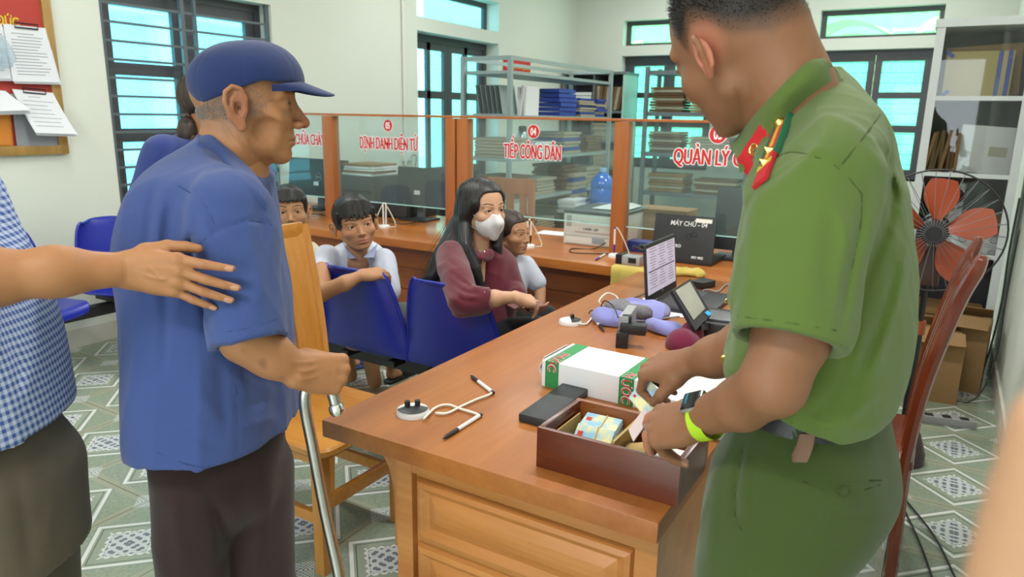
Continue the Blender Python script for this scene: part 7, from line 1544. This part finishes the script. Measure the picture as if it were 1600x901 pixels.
# chair behind the counter
ca, cb_ = YP(762, 277, 4.62), YP(836, 277, 4.62); t = thing('wooden_chair', 'red brown wooden chair with slatted back behind the counter', 'chair', ((ca[0]+cb_[0])/2, 4.62+.2, 0)); wd = cb_[0]-ca[0]; tz = ca[2]
obj('top_rail', MB().box((0, -.2, tz-.05), (wd, .028, .11), bev=.006), M_post, t); obj('seat', MB().box((0, 0, .45), (wd, .42, .03), bev=.006), M_post, t)
for s in (-1, 1): obj('leg', MB().box((s*(wd/2-.025), -.2, tz/2-.02), (.045, .035, tz-.04), bev=.004), M_post, t); obj('leg', MB().box((s*(wd/2-.025), .18, .22), (.04, .04, .44), bev=.004), M_post, t)
for x in (-.11, 0, .11): obj('slat', MB().box((x, -.2, (tz+.45)/2-.04), (.055, .018, tz-.45-.10)), M_post, t, smooth=False)
solo('blue_box', MB().box((*ZP(1002, 392, DZ)[:2], DZ+.03), (.14, .10, .06), bev=.003), mat('blue_carton', '1f2f7a', .5), 'small dark blue carton on the counter right of the screen post', 'carton')
cbl = ZP(1002, 392, DZ+.06); solo('headset', MB().tube([cbl+np.array((.045*math.cos(a), .03*math.sin(a), .016+.006*math.sin(2*a))) for a in np.linspace(0, 2*math.pi, 20, endpoint=False)], .008, 6, closed=True).tube([cbl+np.array((.02+.03*math.cos(a), .02*math.sin(a), .03)) for a in np.linspace(0, 2*math.pi, 16, endpoint=False)], .006, 6, closed=True), M_plk, 'coiled black cable lying on the small blue carton', 'cable', angle=0)
solo('brown_carton', MB().box((*YP(1040, 330, 4.3)[:2], DZ+.10), (.34, .22, .20), bev=.003), M_cart, 'brown cardboard box on the counter behind the big laptop', 'carton')
# red notice high on the back wall
r0, r1 = YP(789, 96, 9.0), YP(828, 112, 9.0); t = thing('red_sign', 'small red sign with yellow lettering above the open rack', 'sign', (XL+.02, 8.6, 0))
s0, s1 = XP(789, 112, XL+.03), XP(829, 97, XL+.03); t.location = (XL+.02, (s0[1]+s1[1])/2, s0[2]); obj('board', MB().box((0, 0, (s1[2]-s0[2])/2), (.02, s1[1]-s0[1], s1[2]-s0[2])), M_red, t, smooth=False)
q1 = text_mb('NỘI QUY CƠ QUAN', .1, .002, .003, .95); V = np.array(q1.v); kx = (s1[1]-s0[1])*.9/(V[:, 0].max()-V[:, 0].min()); q1.v = [(.012+p[2], p[0]*kx, (s1[2]-s0[2])*.32+p[1]*.9*(s1[2]-s0[2])/.16*.6) for p in q1.v]; obj('lettering', q1, M_yelo, t, smooth=False)
# ---------------------------------------------------------------- right side: glazed cabinet, fan, cartons, cables
kx0, kx1, ky0, ky1, kh = -.165, .345, 5.0, 5.42, 2.075; M_cabw = mat('cabinet_white', (.62, .66, .66), .45, var=(9, .08)); kxm, kym = (kx0+kx1)/2, (ky0+ky1)/2; U = lambda mb: mb.xf(t=(-kxm, -kym, 0))
t = thing('glazed_cabinet', 'tall pale metal cabinet with glass front full of files at the right wall', 'cabinet', (kxm, kym, 0))
for x in (kx0, kx1-.045): obj('post', U(MB().span((x, ky0, 0), (x+.045, ky0+.03, kh))), M_cabw, t, smooth=False)
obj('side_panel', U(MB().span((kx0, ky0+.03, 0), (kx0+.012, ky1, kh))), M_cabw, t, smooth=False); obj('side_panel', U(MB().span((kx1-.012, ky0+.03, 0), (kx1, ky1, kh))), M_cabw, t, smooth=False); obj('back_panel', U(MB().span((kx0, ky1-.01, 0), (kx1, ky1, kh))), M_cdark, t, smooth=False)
obj('top_panel', U(MB().span((kx0-.01, ky0-.01, kh-.045), (kx1+.01, ky1, kh))), M_cabw, t, smooth=False)
zs = [float(YP(1520, py, ky0+.02)[2]) for py in (150, 271, 396, 546)]
for z in zs: obj('shelf', U(MB().span((kx0+.012, ky0+.006, z-.025), (kx1-.012, ky1-.01, z))), M_cabw, t, smooth=False)
obj('glass_front', U(MB().span((kx0+.045, ky0+.010, zs[2]), (kx1-.045, ky0+.014, kh-.045))), glass('cabinet_glass', (.90, .93, .92), haze=.04, gloss=.06), t, smooth=False)
g = 'files in the glazed cabinet'; yb_ = ky0+.20
t = thing('ledger', 'large tan ledger with dark blue spine bands on the top shelf of the glazed cabinet', 'ledger', (kxm-.02, ky0+.10, zs[0]), 0, g); obj('cover', MB().box((0, 0, .125), (.33, .05, .25), bev=.003), mat('ledger_tan', 'b09a64', .7, var=(12, .06)), t)
for x in (.10, .145): obj('spine_band', MB().box((x, -.0255, .125), (.022, .002, .25)), M_bluef, t, smooth=False)
for x, z, R in ((-.15, .235, .7), (-.15, .015, -.7)): obj('corner_piece', MB().box((x, -.0255, z), (.05, .002, .022), R=roty(R)), M_bluef, t, smooth=False)
solo('cardboard_sheet', MB().box((kxm, ky0+.20, zs[0]+.145), (.38, .03, .29), R=roty(-.06)), M_cart, 'brown cardboard sheet standing behind the tan ledger', 'cardboard')
stack('file_bundle', 'tied bundle of brown files leaning on the second shelf of the glazed cabinet', 'files', (kxm-.13, ky0+.14, zs[1]), (.16, .24, .25), 8, M_brown, g, vert=True)
def flower():
    m = bpy.data.materials.new('patterned_cover'); m.use_nodes = True; e = NE(m.node_tree); b = m.node_tree.nodes['Principled BSDF']; tc = e.n('ShaderNodeTexCoord'); v = e.n('ShaderNodeTexVoronoi'); v.inputs['Scale'].default_value = 13; v.inputs['Randomness'].default_value = .15; e.link(tc.outputs['Object'], v.inputs[0])
    d = v.outputs['Distance']; c_ = e.mix(e.m('LESS_THAN', d, .36), srgb('c8c2c4'), srgb('9a8a98')); c_ = e.mix(e.m('LESS_THAN', d, .26), c_, srgb('b4a8b0')); c_ = e.mix(e.m('LESS_THAN', d, .10), c_, srgb('7d7080')); e.link(c_, b.inputs['Base Color']); b.inputs['Roughness'].default_value = .5; return m
M_flw = flower(); t = thing('patterned_album', 'pale album with round flower pattern on the second shelf of the glazed cabinet', 'album', (kxm+.085, ky0+.10, zs[1]), 0, g); al = obj('cover', MB().box((0, 0, .135), (.29, .055, .27), R=roty(.06), bev=.003), M_flw, t); obj('plain_spine', MB().box((-.11, -.0285, .135), (.07, .002, .265), R=roty(.06)), mat('album_spine', (.6, .62, .64), .5), t, smooth=False); obj('title_label', MB().box((.055, -.0288, .125), (.09, .002, .055), R=roty(.06)), M_paper, t, smooth=False)
stack('file_bundle', 'flat tied bundle of brown files on the third shelf of the glazed cabinet', 'files', (kxm+.03, ky0+.2, zs[2]+.11), (.38, .3, .12), 6, M_brown, g); t = thing('patterned_album', 'flower patterned album lying under the files on the third shelf', 'album', (kxm+.03, ky0+.2, zs[2]), 0, g); obj('cover', MB().box((0, 0, .055), (.40, .32, .105), bev=.003), M_flw, t)
stack('file_bundle', 'cardboard coloured files on the lowest shelf of the glazed cabinet', 'files', (kxm, ky0+.2, zs[3]), (.40, .3, .22), 5, M_cart, g)
# cartons on the floor in front of the cabinet
for (px, py, y, sz, lb, rz) in ((1440, 560, 4.55, (.36, .30, .36), 'brown cardboard carton on the floor under the fan', .1), (1505, 480, 4.80, (.26, .22, .40), 'narrower brown carton standing against the right wall', -.1)):
    c = YP(px, py, y); t = thing('floor_carton', lb, 'carton', (c[0] if px < 1480 else .20, y, 0), rz); obj('body', MB().box((0, 0, sz[2]/2), sz, bev=.003), M_cart, t); obj('flap', MB().box((0, -sz[1]/2-.03, sz[2]+.015), (sz[0]*.95, .10, .004), R=rotx(.5)), M_cart, t, smooth=False); obj('flap', MB().box((0, sz[1]/2+.03, sz[2]+.02), (sz[0]*.95, .10, .004), R=rotx(-.7)), M_cart, t, smooth=False)
# standing fan
fc = P(1460, 360, 2.95); fa = np.array((-fc[0]+.02, -fc[1], 0)); fa /= np.linalg.norm(fa); fa = fa-np.array((0, 0, .05)); fb = Fr(fc, fa)
fan = thing('standing_fan', 'black standing fan with orange blades and thin round guard', 'fan', (fc[0]-fa[0]*.12, fc[1]-fa[1]*.12, 0)); M_or = mat('orange_blade', '9c4424', .4); rg = 95/F_PX*2.95
obj('base', MB().lathe([(0, 0), (.10, 0), (.10, .05), (.07, .14), (.03, .18), (0, .18)], n=24), mat('fan_base_brown', '3a2a2c', .35), fan); obj('pole', MB().tube([(0, 0, .04), (0, 0, .62)], .017, 12), M_plk, fan); obj('pole_collar', MB().tube([(0, 0, .60), (0, 0, .66)], .024, 12), M_or, fan); obj('pole', MB().tube([(0, 0, .64), (0, 0, fc[2]-.09)], .013, 10), M_plk, fan); obj('control_box', MB().box((0, -.02, fc[2]-.16), (.09, .08, .17), bev=.012), mat('fan_brown', '4a2c24', .4), fan)
ml = np.array(fan.location); obj('motor', MB().tube([fc-fa*.16-ml, fc-fa*.03-ml], [.05, .06], 16), M_plk, fan); obj('hub', MB().tube([fc-fa*.02-ml, fc+fa*.05-ml, fc+fa*.07-ml], [.052, .05, .034], 18), M_plk, fan)
for k in range(5):
    a0 = k*2*math.pi/5+.35; G = []
    for s_ in np.linspace(0, 1, 7):
        rr_ = .045+(rg*.86-.045)*s_; wd = .35+.55*math.sin(math.pi*min(1, s_*.85+.1)); G.append([fb.w((rr_*math.cos(a0+wd*(u-.5)), .015+.03*(u-.5), rr_*math.sin(a0+wd*(u-.5))))-ml for u in np.linspace(0, 1, 6)])
    obj('blade', MB().grid(G, fa*.003), M_or, fan, angle=60)
obj('guard_ring', MB().tube([fb.w((rg*math.cos(q), .02, rg*math.sin(q)))-ml for q in np.linspace(0, 2*math.pi, 48, endpoint=False)], .004, 6, closed=True), M_plk, fan, angle=0)
mb = MB()
for sgn in (-1, 1):
    for k in range(30):
        q_ = k*2*math.pi/30; mb.tube([fb.w((r_*math.cos(q_), .02+sgn*.065*(1-(r_/rg)**2.2), r_*math.sin(q_)))-ml for r_ in np.linspace(.03, rg, 6)], .0011, 4, cap=False)
obj('guard_wires', mb, M_csteel, fan, angle=0, kind='stuff')
# cables at the right wall and on the floor
for i, (pts, lb) in enumerate((([(.36, 4.9, 1.1), (.355, 4.88, .8), (.36, 4.86, .5), (.34, 4.82, .2), (.30, 4.7, .02)], 'thick black cable hanging down the right wall beside the cabinet'), ([(.37, 4.7, .95), (.365, 4.68, .6), (.36, 4.6, .25), (.28, 4.5, .015), (.05, 4.45, .015)], 'thin black cable running down the right wall to the floor'),
    ([(.02, 3.05, .012), (.10, 2.75, .012), (.16, 2.45, .012), (.24, 2.1, .012), (.26, 1.9, .012), (.2, 1.75, .012)], 'black cable snaking over the floor behind the dark chair'), ([(.03, 3.1, .012), (.14, 2.85, .012), (.22, 2.55, .012), (.30, 2.3, .012), (.33, 2.0, .012)], 'second black cable on the floor beside the right wall'),
    ([(.05, 2.0, .012), (.16, 1.95, .012), (.26, 2.0, .012), (.34, 1.95, .012)], 'short dark cable curling on the floor near the wall'), ([(.37, 2.5, .55), (.30, 2.45, .50), (.25, 2.35, .25), (.24, 2.25, .03), (.26, 2.15, .012)], 'brown cable arching down from the right wall'))):
    solo('floor_cable', MB().tube(spline(pts, 8), .006 if i == 0 else .004, 6), M_plk if i < 5 else MATS['brown_strap'], lb, 'cable', angle=0)
t = thing('power_strip', 'grey power strip on the floor in front of the cartons', 'power strip', (.16, 4.1, 0), .2); obj('body', MB().box((0, 0, .02), (.26, .06, .04), bev=.006), mat('strip_grey', (.3, .3, .3), .5), t)
for x in (-.08, 0, .08): obj('socket', MB().box((x, 0, .0405), (.04, .04, .002)), M_plk, t, smooth=False)
# ---------------------------------------------------------------- left wall: notice board, socket
nb0 = XP(107, 240, XL+.02); yR = float(nb0[1]); zB = float(nb0[2]); M_gold2 = wood('gilt_frame', '8a6a34', 'b8924e', axis=2, scale=12, rough=.4); M_redb = mat('red_panel', 'b23a30', .6, var=(4, .05)); M_gtxt = mat('yellow_letters', 'd8c030', .5)
nb_t = thing('notice_board', 'red notice board in a gold frame on the left wall', 'notice board', (XL, yR-.75, zB)); H2 = 1.15; Wd = 1.5
obj('panel', MB().span((.0, -Wd/2+.03, .03), (.018, Wd/2-.03, H2)), M_redb, nb_t, smooth=False)
obj('frame', MB().span((0, Wd/2-.055, 0), (.035, Wd/2, H2), bev=.008), M_gold2, nb_t); obj('frame', MB().span((0, -Wd/2, 0), (.035, -Wd/2+.055, H2), bev=.008), M_gold2, nb_t); obj('frame', MB().span((0, -Wd/2, 0), (.036, Wd/2, .055), bev=.008), M_gold2, nb_t); obj('frame', MB().span((0, -Wd/2, H2-.055), (.036, Wd/2, H2), bev=.008), M_gold2, nb_t)
def onb(px, py, x=XL+.02): p = XP(px, py, x); return p[1]-(yR-.75), p[2]-zB
ty, tz_ = onb(32, 34); q1 = text_mb('UYỄN ĐỨC', .066, .002, .002, .8, 'RIGHT'); ye = onb(29, 28)[0]; q1.v = [(.019+p[2], p[0]+ye, tz_-.026+p[1]) for p in q1.v]; obj('lettering', q1, M_gtxt, nb_t, smooth=False)
q1 = text_mb('ÊN', .066, .002, .002, .8, 'RIGHT') if False else None
M_clip = mat('clip_black', (.02, .02, .022), .35, .3); M_txt = mat('grey_print', '83858c', .8); M_wp2 = mat('notice_paper', (.72, .74, .78), .8)
def notice(label, tl, tr, br, bl, curl=.0, lines=12, clip=True, m=None, seed=0):
    """hanging clipped sheets: four image corners on the board face"""
    pts = [np.array((XL+.03+c_, *XP(*p, XL+.03)[1:])) for p, c_ in zip((tl, tr, br, bl), (0, 0, curl, curl*.8))]; o = (pts[0]+pts[1])/2
    t = thing('clipboard', label, 'clipboard', o, 0, 'papers clipped to the notice board'); pts = [p-o for p in pts]
    def at_(u, v, off=0.0): s_ = pts[0]*(1-u)*(1-v)+pts[1]*u*(1-v)+pts[2]*u*v+pts[3]*(1-u)*v; return s_+np.array((curl*.4*(v*v-v)+off, 0, 0))
    for k in range(3): obj('sheet', MB().grid([[at_(u, v*(1-.02*k), .004-.0035*k)+np.array((0, .006*k, -.012*k)) for u in np.linspace(0, 1, 4)] for v in np.linspace(0, 1, 7)], (.0012, 0, 0)), m or M_wp2, t, angle=60)
    r = random.Random(seed); mb = MB()
    for i in range(lines):
        v = .14+.78*i/lines; a, b = .12+(.2*r.random() if i < 2 else 0), .88-.3*r.random()**2; mb.grid([[at_(a, v, .0058), at_(b, v, .0058)], [at_(a, v+.012, .0058), at_(b, v+.012, .0058)]])
    if lines: obj('print_lines', mb, M_txt, t, smooth=False, kind='stuff')
    if clip: w_ = np.linalg.norm(pts[1]-pts[0]); obj('clip', MB().tube([at_(.25, 0, .012)+np.array((0, 0, .012)), at_(.25, 0, .012)-np.array((0, 0, .012)), at_(.8, 0, .012)-np.array((0, 0, .012)), at_(.8, 0, .012)+np.array((0, 0, .012))], .004, 6, closed=True), M_clip, t)
    return t
notice('large upper sheet of print under a black clip on the notice board', (4, 37), (70, 44), (89, 129), (16, 127), .03, 14, seed=1)
notice('lower sheet with a folded corner under a black clip, curling out from the board', (18, 139), (82, 145), (106, 209), (44, 207), .10, 8, seed=2)
notice('grey lower sheet behind the curling one on the notice board', (16, 146), (82, 150), (88, 228), (26, 228), .0, 0, False, mat('grey_sheet', '8d9096', .85), 3)
notice('upper left sheet at the photograph edge of the notice board', (-60, 36), (2, 38), (14, 123), (-46, 122), .02, 10, seed=4)
notice('orange lower left sheet on the notice board', (-46, 140), (10, 146), (17, 226), (-36, 226), .0, 0, False, mat('orange_sheet', 'd0822e', .7), 5)
notice('white sheet folded outwards above the orange one', (-50, 136), (8, 142), (36, 172), (-30, 174), .09, 0, False, None, 6)
mb = MB(); pk = [XP(x, y, XL+.10) for x, y in ((-25, 45), (2, 52), (18, 72), (26, 92), (20, 104), (2, 108), (-25, 100))]; o_ = sum(pk)/len(pk); solo('plastic_pocket', MB().add([*[p for p in pk], *[p-np.array((.03, 0, 0)) for p in pk]], [tuple(range(7)), tuple(range(13, 6, -1))]+[(i, (i+1) % 7, 7+(i+1) % 7, 7+i) for i in range(7)]), glass('clear_plastic', (.86, .92, .95), haze=.25, gloss=.12), 'clear plastic pocket hanging out from the notice board', 'pocket', loc=o_, smooth=False)
sk = XP(636, 244, XL+.01); t = thing('wall_socket', 'white wall socket with a grey lead left of the glazed door', 'socket', (XL, sk[1], sk[2]-.05)); obj('plate', MB().box((.012, 0, .05), (.024, .14, .09), bev=.004), M_plw, t); obj('lead', MB().tube(spline([(.03, .05, .05), (.06, .07, .06), (.06, .08, 0), (.04, .04, -.25)], 5), .006, 6), MATS['grey_cable'], t, angle=0)
bpy.context.view_layer.update()
